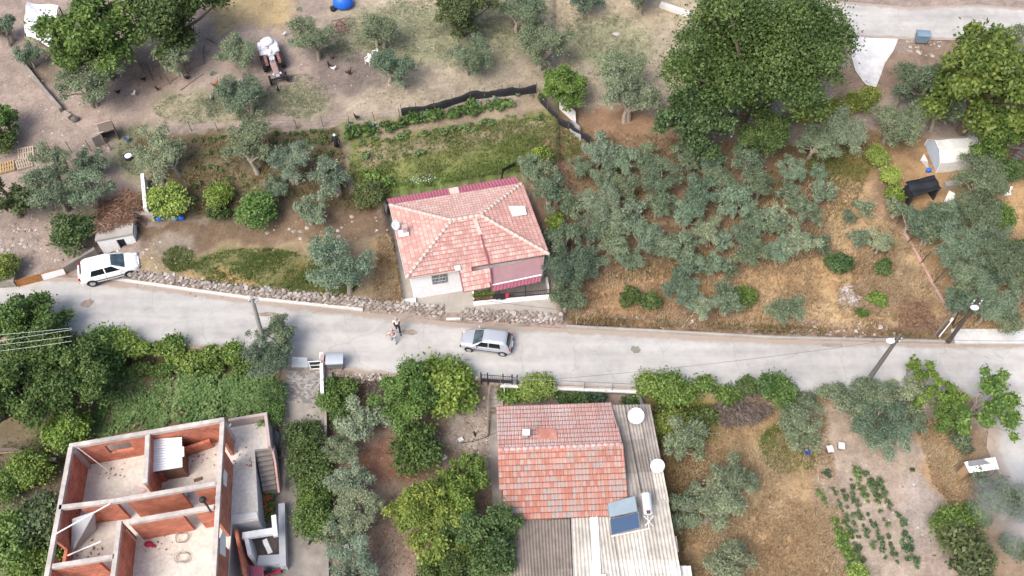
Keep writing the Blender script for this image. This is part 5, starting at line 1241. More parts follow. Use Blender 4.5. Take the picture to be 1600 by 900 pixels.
def lobes_for(kind, R_, rng, flat=.72):
    hc = {'olive': .92, 'broad': 1.05, 'bush': .68, 'round': .75, 'sparse': 1.15}[kind] * R_
    lob = []
    nl = {'olive': int(8 + R_ * 4.5), 'broad': int(16 + R_ * 3), 'bush': int(8 + R_ * 4), 'round': 9, 'sparse': int(14 + R_ * 3)}[kind]
    rl = {'olive': .31, 'broad': .3, 'bush': .42, 'round': .5, 'sparse': .25}[kind]
    if kind in ('olive', 'broad', 'sparse'):
        # boughs of unequal reach, each carrying a few tufts
        nb = {'olive': int(4.5 + R_ * 2), 'broad': int(7 + R_ * 2.0), 'sparse': int(6 + R_ * 1.5)}[kind]; ph = rng.uniform(0, 6.28); k3 = {'olive': .25, 'broad': .27, 'sparse': .19}[kind]
        for i in range(nb):
            a = ph + 2.399 * i + rng.normal(0, .25); u = math.sqrt((i + .35) / nb) * rng.uniform(.78, 1.12) * .8; zc = math.sqrt(max(0, 1 - u * u)) * flat * rng.uniform(.05 if kind == 'olive' else -.35, 1.0) - .08
            nt_ = rng.integers(3, 6) + (3 if R_ > 5 else 0)
            for j in range(nt_):
                q = rng.normal(0, .17, 3) * (1.15 if j else 0); rr = k3 * rng.uniform(.6, 1.25) * (1.15 if j == 0 else .85) * (6 / max(nb, 6)) ** (.35 if R_ < 5 else .2)
                lob.append((np.array([(math.cos(a) * u + q[0]) * R_, (math.sin(a) * u + q[1]) * R_, hc + (zc + q[2] * .8) * R_]), np.array([rr, rr, rr * rng.uniform(.7, .9)]) * R_))
        return lob, hc
    for i in range(nl):
        d = rng.normal(size=3); d /= np.linalg.norm(d); rad = rng.uniform(.35, .8) if kind != 'round' else rng.uniform(.2, .5)
        a = 2.399 * i; u = math.sqrt((i + .5) / nl); x, y = math.cos(a) * u * .74, math.sin(a) * u * .74
        zmax = math.sqrt(max(0, 1 - u * u * .9)); z = rng.uniform(-.35, 1) * zmax * flat * .8
        rr = rl * rng.uniform(.6, 1.3)
        lob.append((np.array([x * R_ * rng.uniform(.85, 1.12), y * R_ * rng.uniform(.85, 1.12), hc + z * R_]), np.array([rr, rr, rr * rng.uniform(.7, .95)]) * R_))
    return lob, hc
# size classes: (kind, nominal radius, leaves, leaf length, leaf width, variants)
CLS = {'olive_s': ('olive', .85, 1700, .17, .06, 3), 'olive_m': ('olive', 1.45, 5200, .175, .06, 7), 'olive_l': ('olive', 2.2, 11000, .18, .062, 5),
       'broad_m': ('broad', 1.7, 5200, .2, .125, 4), 'broad_l': ('broad', 3.0, 15000, .22, .14, 4), 'bush_s': ('bush', .7, 1500, .16, .09, 3), 'bush_m': ('bush', 1.3, 4600, .17, .1, 3),
       'round_s': ('round', .75, 1900, .14, .08, 2), 'sparse_m': ('sparse', 1.9, 4600, .2, .12, 3), 'giant': ('broad', 6.4, 85000, .24, .15, 1)}
LIB = {}
for ck, (kd, Rn, n, ln, wd, nv) in CLS.items():
    LIB[ck] = []
    for q in range(nv):
        rng = np.random.default_rng(hash_ := (sum(map(ord, ck)) * 31 + q * 101)); lob, hc = lobes_for(kd, Rn, rng)
        kw = dict(spray=.26, flat=.3) if kd == 'olive' else dict(spray=.18, flat=.6, updir=.1) if kd in ('broad', 'bush') else dict(spray=.05, flat=.6) if kd == 'round' else dict(spray=.2, flat=.5)
        cm = crown_mesh('crown', lob, n, ln, wd, rng, **kw)
        tm = branch_mesh(lob, Rn, {'olive': .11, 'broad': .13, 'bush': .04, 'round': .04, 'sparse': .07}[kd] * (Rn ** .6), rng, {'olive': .5, 'broad': .6, 'bush': .2, 'round': .2, 'sparse': .45}[kd] * Rn, 2 if kd in ('bush', 'sparse', 'olive') else 1, 'bark_pale' if kd in ('olive', 'sparse') else 'bark')
        LIB[ck].append((cm, tm, Rn, hc))
GREY = (.165, .215, .132); GREY2 = (.205, .255, .165); OLDK = (.122, .168, .102)
DARK = (.075, .12, .036); MIDG = (.1, .17, .04); BRT = (.145, .22, .042); YEL = (.19, .23, .048); DKB = (.085, .115, .046); LIME = (.2, .28, .065)
TN = {'olive': 'olive_tree', 'broad': 'leafy_tree', 'bush': 'shrub', 'round': 'round_shrub', 'sparse': 'fig_tree'}
CATN = {'olive': 'olive tree', 'broad': 'tree', 'bush': 'shrub', 'round': 'shrub', 'sparse': 'tree'}
TCOUNT = [0]
def tree(px, py, w, kind, col, label, group=None, aspect=1.0, cls=None, var=None, name=None, cat=None):
    """a tree whose crown the photo shows centred at (px, py) and w pixels wide"""
    p = G(px, py, 1.2); Rt = w / 2 / pxm(p) * 1.04
    if cls is None:
        cand = [c for c in CLS if CLS[c][0] == kind and c != 'giant']; cls = min(cand, key=lambda c: abs(math.log(CLS[c][1] / Rt)))
    TCOUNT[0] += 1
    cm, tm, Rn, hc = LIB[cls][(TCOUNT[0] * 7 + int(px)) % len(LIB[cls]) if var is None else var]
    s = Rt / Rn; off = hc * s * aspect
    for _ in range(3): p = G(px, py, off); Rt = w / 2 / pxm(p) * 1.04; s = Rt / Rn; off = hc * s * aspect
    loc = Vector((p.x, p.y, h1(p.x, p.y)))
    t = thing(name or TN[kind], label, cat or CATN[kind], loc, R.uniform(0, 6.28), group); t.scale = (s, s * R.uniform(.92, 1.08), s * aspect)
    v = R.uniform(.86, 1.14); wv = R.uniform(-.08, .08)
    inst('crown', cm, t, color=(col[0] * v * (1 + wv), col[1] * v, col[2] * v * (1 - wv)))
    inst('trunk' if kind != 'bush' and kind != 'round' else 'stem', tm, t)
    return t
gF = 'olive trees of the upper field'
for row in [
 (2, 45, 56, 'olive', OLDK, 'olive tree cut by the left edge, beside the white tarpaulin shelter'),
 (145, 58, 150, 'broad', MIDG, 'big bright green leafy tree covering the right of the white tarpaulin shelter'),
 (262, 26, 140, 'broad', DARK, 'dark leafy tree at the top, right of the bright green one'),
 (135, 132, 92, 'olive', GREY, 'spreading olive in the poultry yard below the big bright green tree', gF),
 (42, 88, 44, 'olive', GREY, 'small olive just below the white tarpaulin shelter', gF),
 (272, 93, 72, 'olive', GREY2, 'open olive between the dark leafy tree and the cut branches', gF),
 (374, 82, 64, 'olive', GREY, 'olive left of the tractor load', gF),
 (380, 150, 78, 'olive', GREY, 'olive below left of the tractor', gF),
 (488, 63, 74, 'olive', GREY, 'olive directly right of the tractor load', gF),
 (594, 50, 64, 'olive', GREY, 'neat olive between the red harrow and the white chairs', gF),
 (615, 106, 74, 'olive', OLDK, 'olive touching the two white plastic chairs', gF),
 (719, 18, 88, 'broad', DKB, 'dark olive-brown leafy tree at the top of the dry field'),
 (735, 92, 70, 'olive', GREY, 'round olive below the dark olive-brown tree', gF),
 (816, 20, 72, 'olive', OLDK, 'olive at the top right of the dark olive-brown tree', gF),
 (843, 73, 84, 'olive', GREY, 'wide two-headed olive above the end of the black net fence', gF),
 (916, 2, 52, 'olive', OLDK, 'olive cut by the top edge over the dry field, left of the stone edging', gF),
 (1000, -8, 60, 'olive', OLDK, 'olive cut by the top edge beside the stone edging', gF),
 (880, 135, 84, 'broad', MIDG, 'small bright green leafy tree at the corner of the black net fence'),
 (968, 112, 80, 'olive', GREY, 'upper olive of the pair left of the giant dark tree', gF), (985, 152, 92, 'olive', GREY2, 'lower olive of the pair left of the giant dark tree', gF),
 (1188, 92, 262, 'broad', (.075, .125, .034), 'giant dark spreading tree towering beside the upper road'),
 (1086, 182, 138, 'broad', (.062, .098, .034), 'mid green leafy tree at the lower left foot of the giant dark tree'),
 (1196, 210, 96, 'broad', DARK, 'dark rounded tree directly below the giant tree'),
 (1275, 222, 70, 'olive', GREY, 'left olive of the pair under the yellow-green hedge'), (1318, 205, 80, 'olive', GREY2, 'right olive of the pair under the yellow-green hedge'),
 (1430, 132, 100, 'olive', OLDK, 'big dark olive below the grey bin and rubble'), (1468, 165, 84, 'olive', OLDK, 'olive between the big dark olive and the bright yellow-green tree'), (1400, 198, 84, 'olive', GREY, 'olive left of the white hoop tent, below the big dark olive'),
 (1545, 130, 190, 'broad', (.105, .16, .036), 'big bright yellow-green tree at the right edge above the hoop tent'), (1565, 205, 110, 'broad', MIDG, 'lower green tree at the right edge behind the hoop tent'),
 (1590, 66, 60, 'olive', GREY, 'pale olive at the right edge beside the upper road'),
 (4, 188, 56, 'broad', MIDG, 'green branchy tree cut by the left edge above the pallets', None), (2, 222, 44, 'bush', DARK, 'dark shrub cut by the left edge, level with the pallets'),
 (12, 310, 80, 'broad', DKB, 'dense dark green tree at the left edge below the yellow pallet'),
 (92, 262, 72, 'olive', GREY2, 'pale olive right of the pallets, upper crown of the dirt yard'), (84, 302, 84, 'olive', GREY, 'grey olive at the middle of the dirt yard'), (140, 255, 52, 'olive', GREY, 'narrow olive near the grey kennel'), (142, 300, 78, 'olive', GREY, 'olive reaching over the brown brushwood heap'),
 (116, 368, 70, 'bush', DARK, 'dark green shrub leaning over the grey wall by the white shed'), (8, 420, 44, 'bush', YEL, 'yellow-green shrub at the left edge beside the rusty gate'),
 (255, 250, 84, 'olive', GREY2, 'olive at the top left corner of the brown garden'), (388, 230, 90, 'olive', GREY, 'olive standing in the middle of the brown garden'),
 (455, 258, 70, 'olive', GREY2, 'olive with bare pale limbs between the brown and green gardens'), (432, 292, 44, 'olive', GREY, 'lower left olive crown beside the bare pale limbs'), (521, 282, 68, 'olive', GREY2, 'tall olive at the left corner of the green garden'), (483, 330, 54, 'olive', GREY2, 'small drooping olive over the stony bank'),
 (263, 319, 62, 'bush', LIME, 'bright lime green shrub right of the narrow white wall'), (342, 308, 42, 'bush', BRT, 'small upright green shrub in the brown garden, right of the lime one'), (404, 330, 62, 'bush', MIDG, 'broad green shrub on the bank, left of the drooping olive'), (576, 304, 48, 'bush', (.09, .115, .04), 'dull green shrub close to the back left corner of the hip-roofed house'), (340, 334, 34, 'bush', DARK, 'dark low shrub under the small upright green one'),
 (512, 395, 66, 'olive', GREY2, 'upper crown of the lone olive on the meadow above the stone wall'), (535, 425, 100, 'olive', GREY, 'lone wide olive on the meadow above the long stone wall'),
 # lower side, left
 (40, 505, 116, 'broad', MIDG, 'dark walnut tree at the left edge reaching over the road'), (72, 558, 120, 'broad', (.08, .135, .036), 'dark leafy tree under the white wires at the left'), (28, 618, 134, 'broad', (.085, .14, .036), 'leafy tree at the left edge above the plank fence'), (120, 602, 120, 'broad', (.078, .13, .036), 'leafy tree at the left end of the vegetable garden'), (158, 558, 84, 'bush', MIDG, 'green shrub where the vine hedge begins'),
 (108, 673, 70, 'bush', BRT, 'feathery bright green shrub beside the corner of the brick building'), (48, 736, 62, 'bush', BRT, 'bright green shrub below the plank fence'), (8, 762, 50, 'bush', MIDG, 'green shrub at the left edge below the plank fence'), (75, 815, 90, 'bush', (.1, .14, .06), 'pale green shrub against the left wall of the brick building'), (18, 850, 90, 'bush', MIDG, 'green shrub in the bottom left corner'), (60, 890, 70, 'bush', MIDG, 'green shrub at the bottom, hugging the brick building'),
 (436, 522, 62, 'olive', OLDK, 'top crown of the feathery olive in front of the utility pole'), (424, 562, 78, 'olive', OLDK, 'feathery dark olive between the utility pole and the cobbled ramp'),
 (425, 618, 44, 'bush', DARK, 'dark shrub behind the white wall stub of the cobbled ramp'), (428, 660, 46, 'bush', MIDG, 'green shrub at the top right corner of the brick building'),
 # middle
 (476, 690, 60, 'bush', DARK, 'topmost dark glossy shrub along the lower lane'), (486, 738, 66, 'bush', DARK, 'second dark glossy shrub along the lower lane'), (492, 780, 60, 'bush', MIDG, 'third glossy shrub along the lower lane'), (492, 815, 62, 'bush', MIDG, 'lowest glossy shrub along the lower lane'),
 (528, 622, 60, 'bush', MIDG, 'leafy green shrub right of the cobbled ramp wall'), (540, 655, 50, 'bush', DARK, 'dark shrub between the ramp wall and the pale olive'),
 (562, 662, 76, 'olive', GREY2, 'pale olive below the grey dead brush'), (530, 700, 54, 'olive', GREY, 'olive left of the red earth patch'), (550, 752, 70, 'olive', GREY2, 'feathery olive below the red earth patch'), (562, 800, 84, 'olive', GREY2, 'wide olive beside the lowest glossy lane shrub'), (530, 830, 60, 'olive', GREY, 'olive low beside the lane edge'), (555, 890, 90, 'olive', GREY2, 'olive cut by the bottom edge, right of the lane'),
 (644, 616, 96, 'broad', MIDG, 'left green walnut by the roadside brush'), (694, 610, 100, 'bush', BRT, 'bright green leafy shrub tree overhanging the silver car'), (712, 600, 66, 'bush', BRT, 'bright green shrub between the silver car and the iron gate'),
 (650, 700, 78, 'bush', (.07, .12, .03), 'glossy lemon shrub beside the grey pipe'),
 (658, 796, 104, 'broad', (.15, .21, .045), 'yellow-green mulberry tree in the middle yard'), (714, 778, 86, 'broad', BRT, 'bright green tree between the mulberry and the orange roof'), (733, 742, 70, 'broad', MIDG, 'green tree reaching toward the tiled roof edge'), (690, 840, 100, 'broad', (.14, .2, .045), 'lower yellow-green crown at the bottom of the middle yard'), (768, 854, 118, 'broad', DARK, 'dark green tree covering the corner of the corrugated roof'), (700, 890, 110, 'broad', (.07, .11, .03), 'green tree cut by the bottom edge beside the corrugated roof'),
 (800, 614, 40, 'bush', BRT, 'small green shrub beside the garden steps'), (838, 607, 54, 'bush', LIME, 'bright lime shrub under the roadside railing'),
 (882, 620, 32, 'bush', DARK, 'leftmost low rose bush under the railing wall'), (905, 622, 34, 'bush', DARK, 'middle low rose bush under the railing wall'), (928, 618, 36, 'bush', (.045, .085, .045), 'rightmost dark rose bush under the railing wall'), (985, 624, 30, 'bush', DARK, 'low bush against the white downpipe above the corrugated roof'),
 # right
 (1212, 608, 54, 'round', MIDG, 'dense round green shrub by the road, right of the vine hedge'), (1167, 604, 36, 'bush', DARK, 'small dark shrub at the right end of the vine hedge'), (1045, 662, 52, 'bush', YEL, 'yellow-green weeds right of the corrugated roof'),
 (1065, 688, 76, 'olive', GREY, 'small olive with a visible trunk beside the corrugated roof'), (1143, 745, 70, 'olive', GREY, 'upper right olive crown on the dry lawn'), (1118, 785, 96, 'olive', GREY2, 'wide olive in the middle of the dry lawn'), (1072, 800, 66, 'olive', GREY, 'olive close to the corner of the solar heater roof'), (1130, 882, 82, 'olive', GREY2, 'small pale olive at the bottom of the dry lawn'),
 (1242, 640, 70, 'olive', GREY, 'olive behind the dead brush pile'), (1250, 680, 72, 'olive', GREY, 'olive above the blue bucket'), (1312, 622, 70, 'olive', GREY, 'leftmost olive under the leaning lamp pole'), (1355, 625, 76, 'olive', GREY, 'olive at the foot of the leaning lamp pole'), (1412, 622, 70, 'olive', GREY2, 'olive between the lamp pole and the fig tree'), (1375, 662, 84, 'olive', OLDK, 'olive low over the dirt path to the crop plot'), (1425, 655, 50, 'olive', GREY, 'small olive under the fig tree'), (1388, 695, 62, 'olive', GREY2, 'lowest olive of the clump, above the crop rows'),
 (1452, 612, 76, 'sparse', BRT, 'bright green fig tree beside the branch road'), (1540, 640, 112, 'sparse', MIDG, 'large fig tree overhanging the branch road'), (1424, 574, 26, 'sparse', BRT, 'thin tall green shoot sticking out over the road'), (1480, 655, 60, 'sparse', MIDG, 'lower fig tree crown between the two larger ones'),
 (1485, 822, 62, 'bush', MIDG, 'green shrub right of the crop rows'), (1510, 866, 86, 'round', (.085, .115, .05), 'large grey-green rounded shrub at the bottom right'), (1342, 895, 34, 'bush', LIME, 'bright lime shrub at the bottom of the crop rows'), (1535, 752, 44, 'olive', OLDK, 'small olive in front of the white corrugated lean-to'), (1578, 790, 80, 'olive', OLDK, 'smoky blue-green olive at the right edge'), (1580, 855, 40, 'bush', DARK, 'small dark shrub under the smoke at the bottom right'), (1525, 805, 40, 'bush', MIDG, 'little shrub between the dry strip and the smoky olive'), (1500, 690, 36, 'bush', OLDK, 'low grey shrub left of the white corrugated lean-to'),
 # orchard edge specials
 (1309, 413, 42, 'round', (.07, .125, .04), 'dense round green bush alone on the straw-coloured grass'), (1380, 419, 28, 'round', DARK, 'small dark bush near the wire fence on the straw grass'), (1372, 468, 26, 'bush', BRT, 'small bright bush touching the pale ash patch'), (1347, 490, 18, 'bush', MIDG, 'tiny green bush between ash patch and kerb'), (1162, 463, 34, 'round', MIDG, 'round bright bush at the road side of the orchard'), (985, 465, 34, 'bush', DARK, 'left green bush of the pair at the orchard corner'), (1016, 472, 32, 'bush', DARK, 'right green bush of the pair at the orchard corner'),
 (1372, 246, 38, 'bush', LIME, 'uppermost bright vine bush on the fence by the hoop tent'), (1392, 277, 36, 'bush', LIME, 'middle bright vine bush left of the black-roofed coop'), (1397, 304, 30, 'bush', BRT, 'lowest bright vine bush left of the black-roofed coop'),
 (1562, 338, 44, 'bush', MIDG, 'green shrub among the olives at the right, below the stair frame'), (1592, 388, 34, 'bush', DARK, 'dark green shrub at the right edge'), (845, 243, 34, 'bush', BRT, 'green shrub at the lower right corner of the green garden'), (1578, 268, 44, 'bush', DARK, 'dark shrub right of the hoop tent olive'), (868, 350, 34, 'bush', BRT, 'bright shoots between the house eave and the orchard olives'),
]:
    px, py, w_, kd, col, lab = row[:6]; grp = row[6] if len(row) > 6 else None
    if kd == 'broad' and w_ > 200: tree(px, py, w_, kd, col, lab, grp, .95, 'giant')
    elif w_ == 26 and kd == 'sparse': tree(px, py, w_, kd, col, lab, grp, 2.6)
    else: tree(px, py, w_, kd, col, lab, grp)
ORCH = [(826,262,52),(858,268,46),(940,240,72),(975,255,62),(907,262,46),(947,282,62),(862,302,70),(890,328,46),(935,322,78),(975,297,54),(960,347,62),(995,328,46),(1032,280,82),(1030,322,60),(1072,248,64),(1092,300,72),(1130,280,64),(1167,257,70),(1145,318,72),(1185,292,60),(1072,337,62),(1105,365,52),(1007,372,66),(955,380,62),(980,405,52),(877,373,72),(920,366,56),(884,420,90),(926,410,54),(1062,387,72),(1080,412,52),(1066,437,62),(1116,412,48),(1127,380,42),(1140,425,32),(1162,368,56),(1176,397,62),(1178,337,54),(1237,265,52),(1277,270,38),(1228,302,44),(1287,302,44),(1258,332,58),(1245,380,64),(1215,395,52),(1283,380,42),(1352,325,38),(1325,340,32),(1342,376,38),(1374,380,50),(1215,340,46),(882,465,64),(1070,462,56),(1098,482,54),(1135,478,48),(1134,455,36),(1232,486,66),(1205,355,44),(1110,250,56),(1010,245,50)]
bands = [(455, 600, 'row nearest the road'), (405, 455, 'second row up from the road'), (362, 405, 'third row up from the road'), (315, 362, 'fourth row up from the road'), (272, 315, 'fifth row up from the road'), (0, 272, 'topmost row, under the big dark tree')]
ORD = ['first', 'second', 'third', 'fourth', 'fifth', 'sixth', 'seventh', 'eighth', 'ninth', 'tenth', 'eleventh', 'twelfth', 'thirteenth', 'fourteenth', 'fifteenth', 'sixteenth']
for lo, hi, nm in bands:
    for i, (x, y, w_) in enumerate(sorted(o for o in ORCH if lo <= o[1] < hi)):
        tree(x, y, w_ * .9, 'olive', R.choice([GREY, GREY2, GREY, OLDK]), f'orchard olive, {ORD[i]} from the tiled house in the {nm}', 'olive trees of the orchard right of the house')
BEY = [(1398,326,36),(1427,348,56),(1482,332,50),(1532,287,78),(1525,262,56),(1470,347,66),(1522,330,72),(1495,380,82),(1547,366,64),(1500,420,74),(1562,402,82),(1550,432,56),(1515,447,58),(1498,474,62),(1547,482,80),(1575,503,60),(1597,460,54),(1450,368,44),(1590,425,50)]
bands = [(0, 330, 'row just below the tent'), (330, 372, 'second row below the tent'), (372, 440, 'third row below the tent'), (440, 600, 'row nearest the pavement')]
for lo, hi, nm in bands:
    for i, (x, y, w_) in enumerate(sorted(o for o in BEY if lo <= o[1] < hi)):
        tree(x, y, w_ * .98, 'olive', R.choice([GREY, GREY, OLDK, OLDK]), f'dense olive, {ORD[i]} right of the leaning fence posts in the {nm}', 'olive trees beyond the leaning fence')
# ------------------------------------------------------------------ hedges along walls
def hedge(name, label, cat, pts, rad, n, ln, wd, col, hgt, jig=.35, group=None):
    rng = np.random.default_rng(int(pts[0][0]) + 5); g = [GG(*p) for p in pts]; o = g[0]; lob = []
    for a, b in zip(g[:-1], g[1:]):
        k = max(1, int((b - a).length / (rad * .9)))
        for i in range(k):
            p = a.lerp(b, (i + rng.random() * .6) / k); s = rad * rng.uniform(.6, 1.15)
            lob.append((np.array([p.x - o.x + rng.normal(0, jig), p.y - o.y + rng.normal(0, jig), p.z - o.z + hgt * rng.uniform(.4, 1.1)]), np.array([s * 1.1, s, s * .8])))
    cm = crown_mesh('foliage', lob, n, ln, wd, rng, spray=.15, flat=.6)
    t = thing(name, label, cat, o, 0, group); inst('foliage', cm, t, color=col)
    mb = MB()
    for c, r_ in lob[::2]: mb.tube([(c[0] + .1, c[1], -.5 + c[2] - hgt * 1.2), (c[0], c[1] + .05, c[2] - hgt * .4), (c[0] - .05, c[1], c[2])], [.035, .03, .015], 5)
    mb.build('stem', 'bark', t, local=True); return t
hedge('grapevine', 'long yellow-green grapevine hedge along the road edge above the vegetable garden', 'hedge', [(150, 556), (200, 550), (260, 553), (320, 558), (378, 564)], .72, 15000, .19, .14, (.155, .23, .05), .95)
hedge('climbing_plant', 'dark green climbing plants hanging down the wall under the grapevine hedge', 'climber', [(180, 584), (230, 582), (290, 578), (340, 580), (395, 586)], .55, 8000, .19, .14, (.12, .19, .05), .5)
hedge('grapevine', 'leafy grapevine thicket along the road right of the roadside railing', 'hedge', [(1012, 612), (1050, 618), (1090, 616), (1140, 618)], .85, 12000, .2, .14, (.13, .2, .045), 1.0)
hedge('grapevine', 'lower grapevine growth hanging into the yard beneath the roadside thicket', 'hedge', [(1030, 640), (1075, 650), (1110, 652)], .6, 2600, .2, .15, (.09, .13, .04), .5)
hedge('hedge', 'yellow-green hedge running down from the rubble toward the giant dark tree', 'hedge', [(1362, 160), (1320, 168), (1280, 178), (1240, 192)], .8, 7000, .22, .12, YEL, .8)
hedge('flowering_plants', 'pot plants with red flowers along the outside stair of the brick building', 'plants', [(419, 770), (421, 790), (420, 815)], .35, 1500, .16, .11, BRT, .7, .08)
# dead brush
def brush(label, pts, n, mt, ln, hgt, name='brush_pile'):
    g = [GG(*p) for p in pts]; c = sum(g, Vector()) / len(g); rng = random.Random(int(pts[0][0])); mb = MB()
    po = [(p.x, p.y) for p in g]; x0, x1 = min(p[0] for p in po), max(p[0] for p in po); y0, y1 = min(p[1] for p in po), max(p[1] for p in po); k = 0; tot = 0
    while k < n and tot < n * 9:
        tot += 1; x, y = rng.uniform(x0, x1), rng.uniform(y0, y1)
        if not pip(np.array([x]), np.array([y]), po)[0]: continue
        k += 1; z = h1(x, y) + hgt * rng.random() * (1 - .6 * abs((x - c.x) / (x1 - x0) * 2)); a = rng.uniform(0, 6.28); L = ln * rng.uniform(.4, 1.2); dz = rng.uniform(-.3, .45) * L
        d = Vector((math.cos(a) * L / 2, math.sin(a) * L / 2, dz / 2)); p = Vector((x, y, z + .05)); m_ = p + Vector((rng.uniform(-.1, .1), rng.uniform(-.1, .1), rng.uniform(0, .15))); q = rng.random()
        mb.tube([p - d, m_, p + d], [.022, .018, .006], 3, r=q, cap=False)
        for s in (.2, .6): e = m_.lerp(p + d, s); mb.tube([e, e + Vector((rng.uniform(-.25, .25), rng.uniform(-.25, .25), rng.uniform(.0, .25)))], [.012, .004], 3, r=q, cap=False)
    return tag(mb.build(name, mt, origin=c), label, 'brushwood', kind='stuff')
brush('heap of cut brown brushwood lying behind the white shed', [(142, 352), (160, 325), (200, 308), (232, 318), (232, 345), (212, 360), (160, 368)], 1500, 'twig', 1.0, 1.0)
def brush_on_roof():
    rng = random.Random(4); mb = MB(); k = [SH[3].lerp(SH[0], .05), SH[2].lerp(SH[1], .0), SH[2].lerp(SH[1], .45), SH[3].lerp(SH[0], .8)]
    for _ in range(420):
        u, v = rng.random(), rng.random(); p = k[0].lerp(k[1], u).lerp(k[3].lerp(k[2], u), v) + Vector((0, rng.uniform(0, .3), .05 + .45 * rng.random() * (1 - v))); a = rng.uniform(0, 6.28); L = rng.uniform(.4, 1.1); d = Vector((math.cos(a) * L / 2, math.sin(a) * L / 2, rng.uniform(-.1, .2)))
        q = rng.random(); mb.tube([p - d, p + Vector((0, 0, .06)), p + d], [.02, .016, .006], 3, r=q, cap=False)
    tag(mb.build('brush_pile', 'twig', origin=k[0]), 'brown brushwood spilled over the back of the flat shed roof', 'brushwood', kind='stuff')
brush_on_roof()
brush('pile of grey dead brush below the grapevine thicket', [(1112, 640), (1140, 612), (1190, 612), (1208, 640), (1180, 662), (1130, 668)], 1300, 'twig_grey', .9, .8)
brush('tangle of dead grey brush under the roadside stone rubble', [(575, 596), (615, 592), (622, 650), (600, 668), (575, 630)], 700, 'twig_grey', .9, .7)
brush('dry brown hedge brush by the foot of the stone rubble', [(1405, 470), (1450, 480), (1470, 520), (1400, 520)], 300, 'twig', .7, .3)
# ------------------------------------------------------------------ grass, crops, pebbles as ground cover
def scatter(name, zones, n, mt, hgt, wd, blades=3, seed=0, lean=.5, clump=None, mode='grass'):
    rng = np.random.default_rng(seed); P_ = []
    ps = []
    for poly in zones:
        if poly[0] == 'e':
            _, (cx, cy, rx, ry), dens = poly; k = int(n * dens); r_ = np.sqrt(rng.random(k)); a = rng.random(k) * 6.283; px, py = cx + rx * r_ * np.cos(a), cy + ry * r_ * np.sin(a)
        else:
            pl, dens = poly; k = int(n * dens); xs_ = [p[0] for p in pl]; ys_ = [p[1] for p in pl]; px = rng.uniform(min(xs_), max(xs_), k); py = rng.uniform(min(ys_), max(ys_), k); m_ = pip(px, py, pl); px, py = px[m_], py[m_]
        ps.append(np.stack([px, py], 1))
    ps = np.concatenate(ps); px, py = ps[:, 0], ps[:, 1]
    u = (px - 800) / FPX; v = (py - 450) / FPX; z = np.zeros(len(px))
    for _ in range(12):
        t = (CAMH - z) / (sT + v * cT); X = t * u; Y = t * (cT - v * sT); z = .5 * z + .5 * H(X, Y)
    if clump:
        m_ = fbm(X, Y, clump, seed + 9) + rng.normal(0, .16, len(X)) > .52; X, Y, z = X[m_], Y[m_], z[m_]
    z = H(X, Y); n_ = len(X); vs = []; rn = []
    patch = fbm(X, Y, 1.6, seed + 3)
    for b in range(blades):
        a = rng.random(n_) * 6.283; h_ = hgt * rng.uniform(.5, 1.4, n_); w_ = wd * rng.uniform(.6, 1.3, n_); l_ = lean * rng.uniform(.2, 1.3, n_) * h_
        ox, oy = rng.normal(0, .05, n_), rng.normal(0, .05, n_); ca, sa = np.cos(a), np.sin(a)
        if mode == 'grass':
            q = np.stack([np.stack([X + ox - sa * w_, Y + oy + ca * w_, z - .02], 1), np.stack([X + ox + sa * w_, Y + oy - ca * w_, z - .02], 1), np.stack([X + ox + ca * l_, Y + oy + sa * l_, z + h_], 1)], 1)
        else:
            L = wd * 1.6 * rng.uniform(.6, 1.3, n_); zz = z + hgt * rng.random(n_) * (.25 + 1.5 * fbm(X, Y, .8, seed + 5)) ; ox, oy = rng.normal(0, .1, n_), rng.normal(0, .1, n_); ti = rng.uniform(-.5, .7, n_)
            c_ = np.stack([X + ox, Y + oy, zz], 1); A_ = np.stack([ca, sa, ti], 1) * L[:, None]; B_ = np.stack([-sa, ca, rng.uniform(-.4, .4, n_)], 1) * w_[:, None] * .5
            q = np.stack([c_ - A_ * .5, c_ + B_, c_ + A_ * .5, c_ - B_], 1)
        vs.append(q); rn.append(np.clip(patch * .9 + rng.normal(0, .22, n_), 0, 1))
    vs = np.concatenate(vs); k = vs.shape[1]
    me = fast_mesh(name, vs.reshape(-1, 3), np.arange(len(vs) * k).reshape(-1, k), mt, rnd=np.concatenate(rn))
    return stuff(link(name, me))
ORZ = [([(1000, 420), (1290, 270), (1345, 290), (1425, 390), (1488, 515), (900, 508), (890, 440)], 1.0), ('e', (1400, 440, 70, 60), .25)]
scatter('dry_grass', ORZ, 42000, 'grass_straw', .26, .035, 3, 1, .9, 2.2)
scatter('dry_grass', [([(985, 640), (1290, 650), (1340, 930), (1060, 930)], 1.0), ([(1430, 660), (1500, 650), (1530, 760), (1520, 830), (1460, 760)], .3), ([(590, 370), (615, 368), (628, 470), (585, 470)], .2), ([(1480, 250), (1660, 260), (1660, 520), (1490, 515)], .3)], 36000, 'grass_straw', .2, .03, 3, 2, 1.0, 2.0)
scatter('brown_grass', [([(880, 200), (1200, 230), (1380, 220), (1300, 400), (1000, 440), (870, 440)], 1.0), ([(880, 495), (1480, 520), (1480, 534), (900, 508)], .4), ([(985, 630), (1110, 640), (1060, 900), (1040, 800)], .3)], 22000, 'grass_olive', .22, .03, 3, 3, .9, 2.4)
scatter('green_grass', [([(540, 232), (700, 200), (870, 180), (922, 232), (820, 280), (604, 316), (560, 320)], 1.0)], 26000, 'grass_green', .16, .035, 3, 4, .8, 1.7)
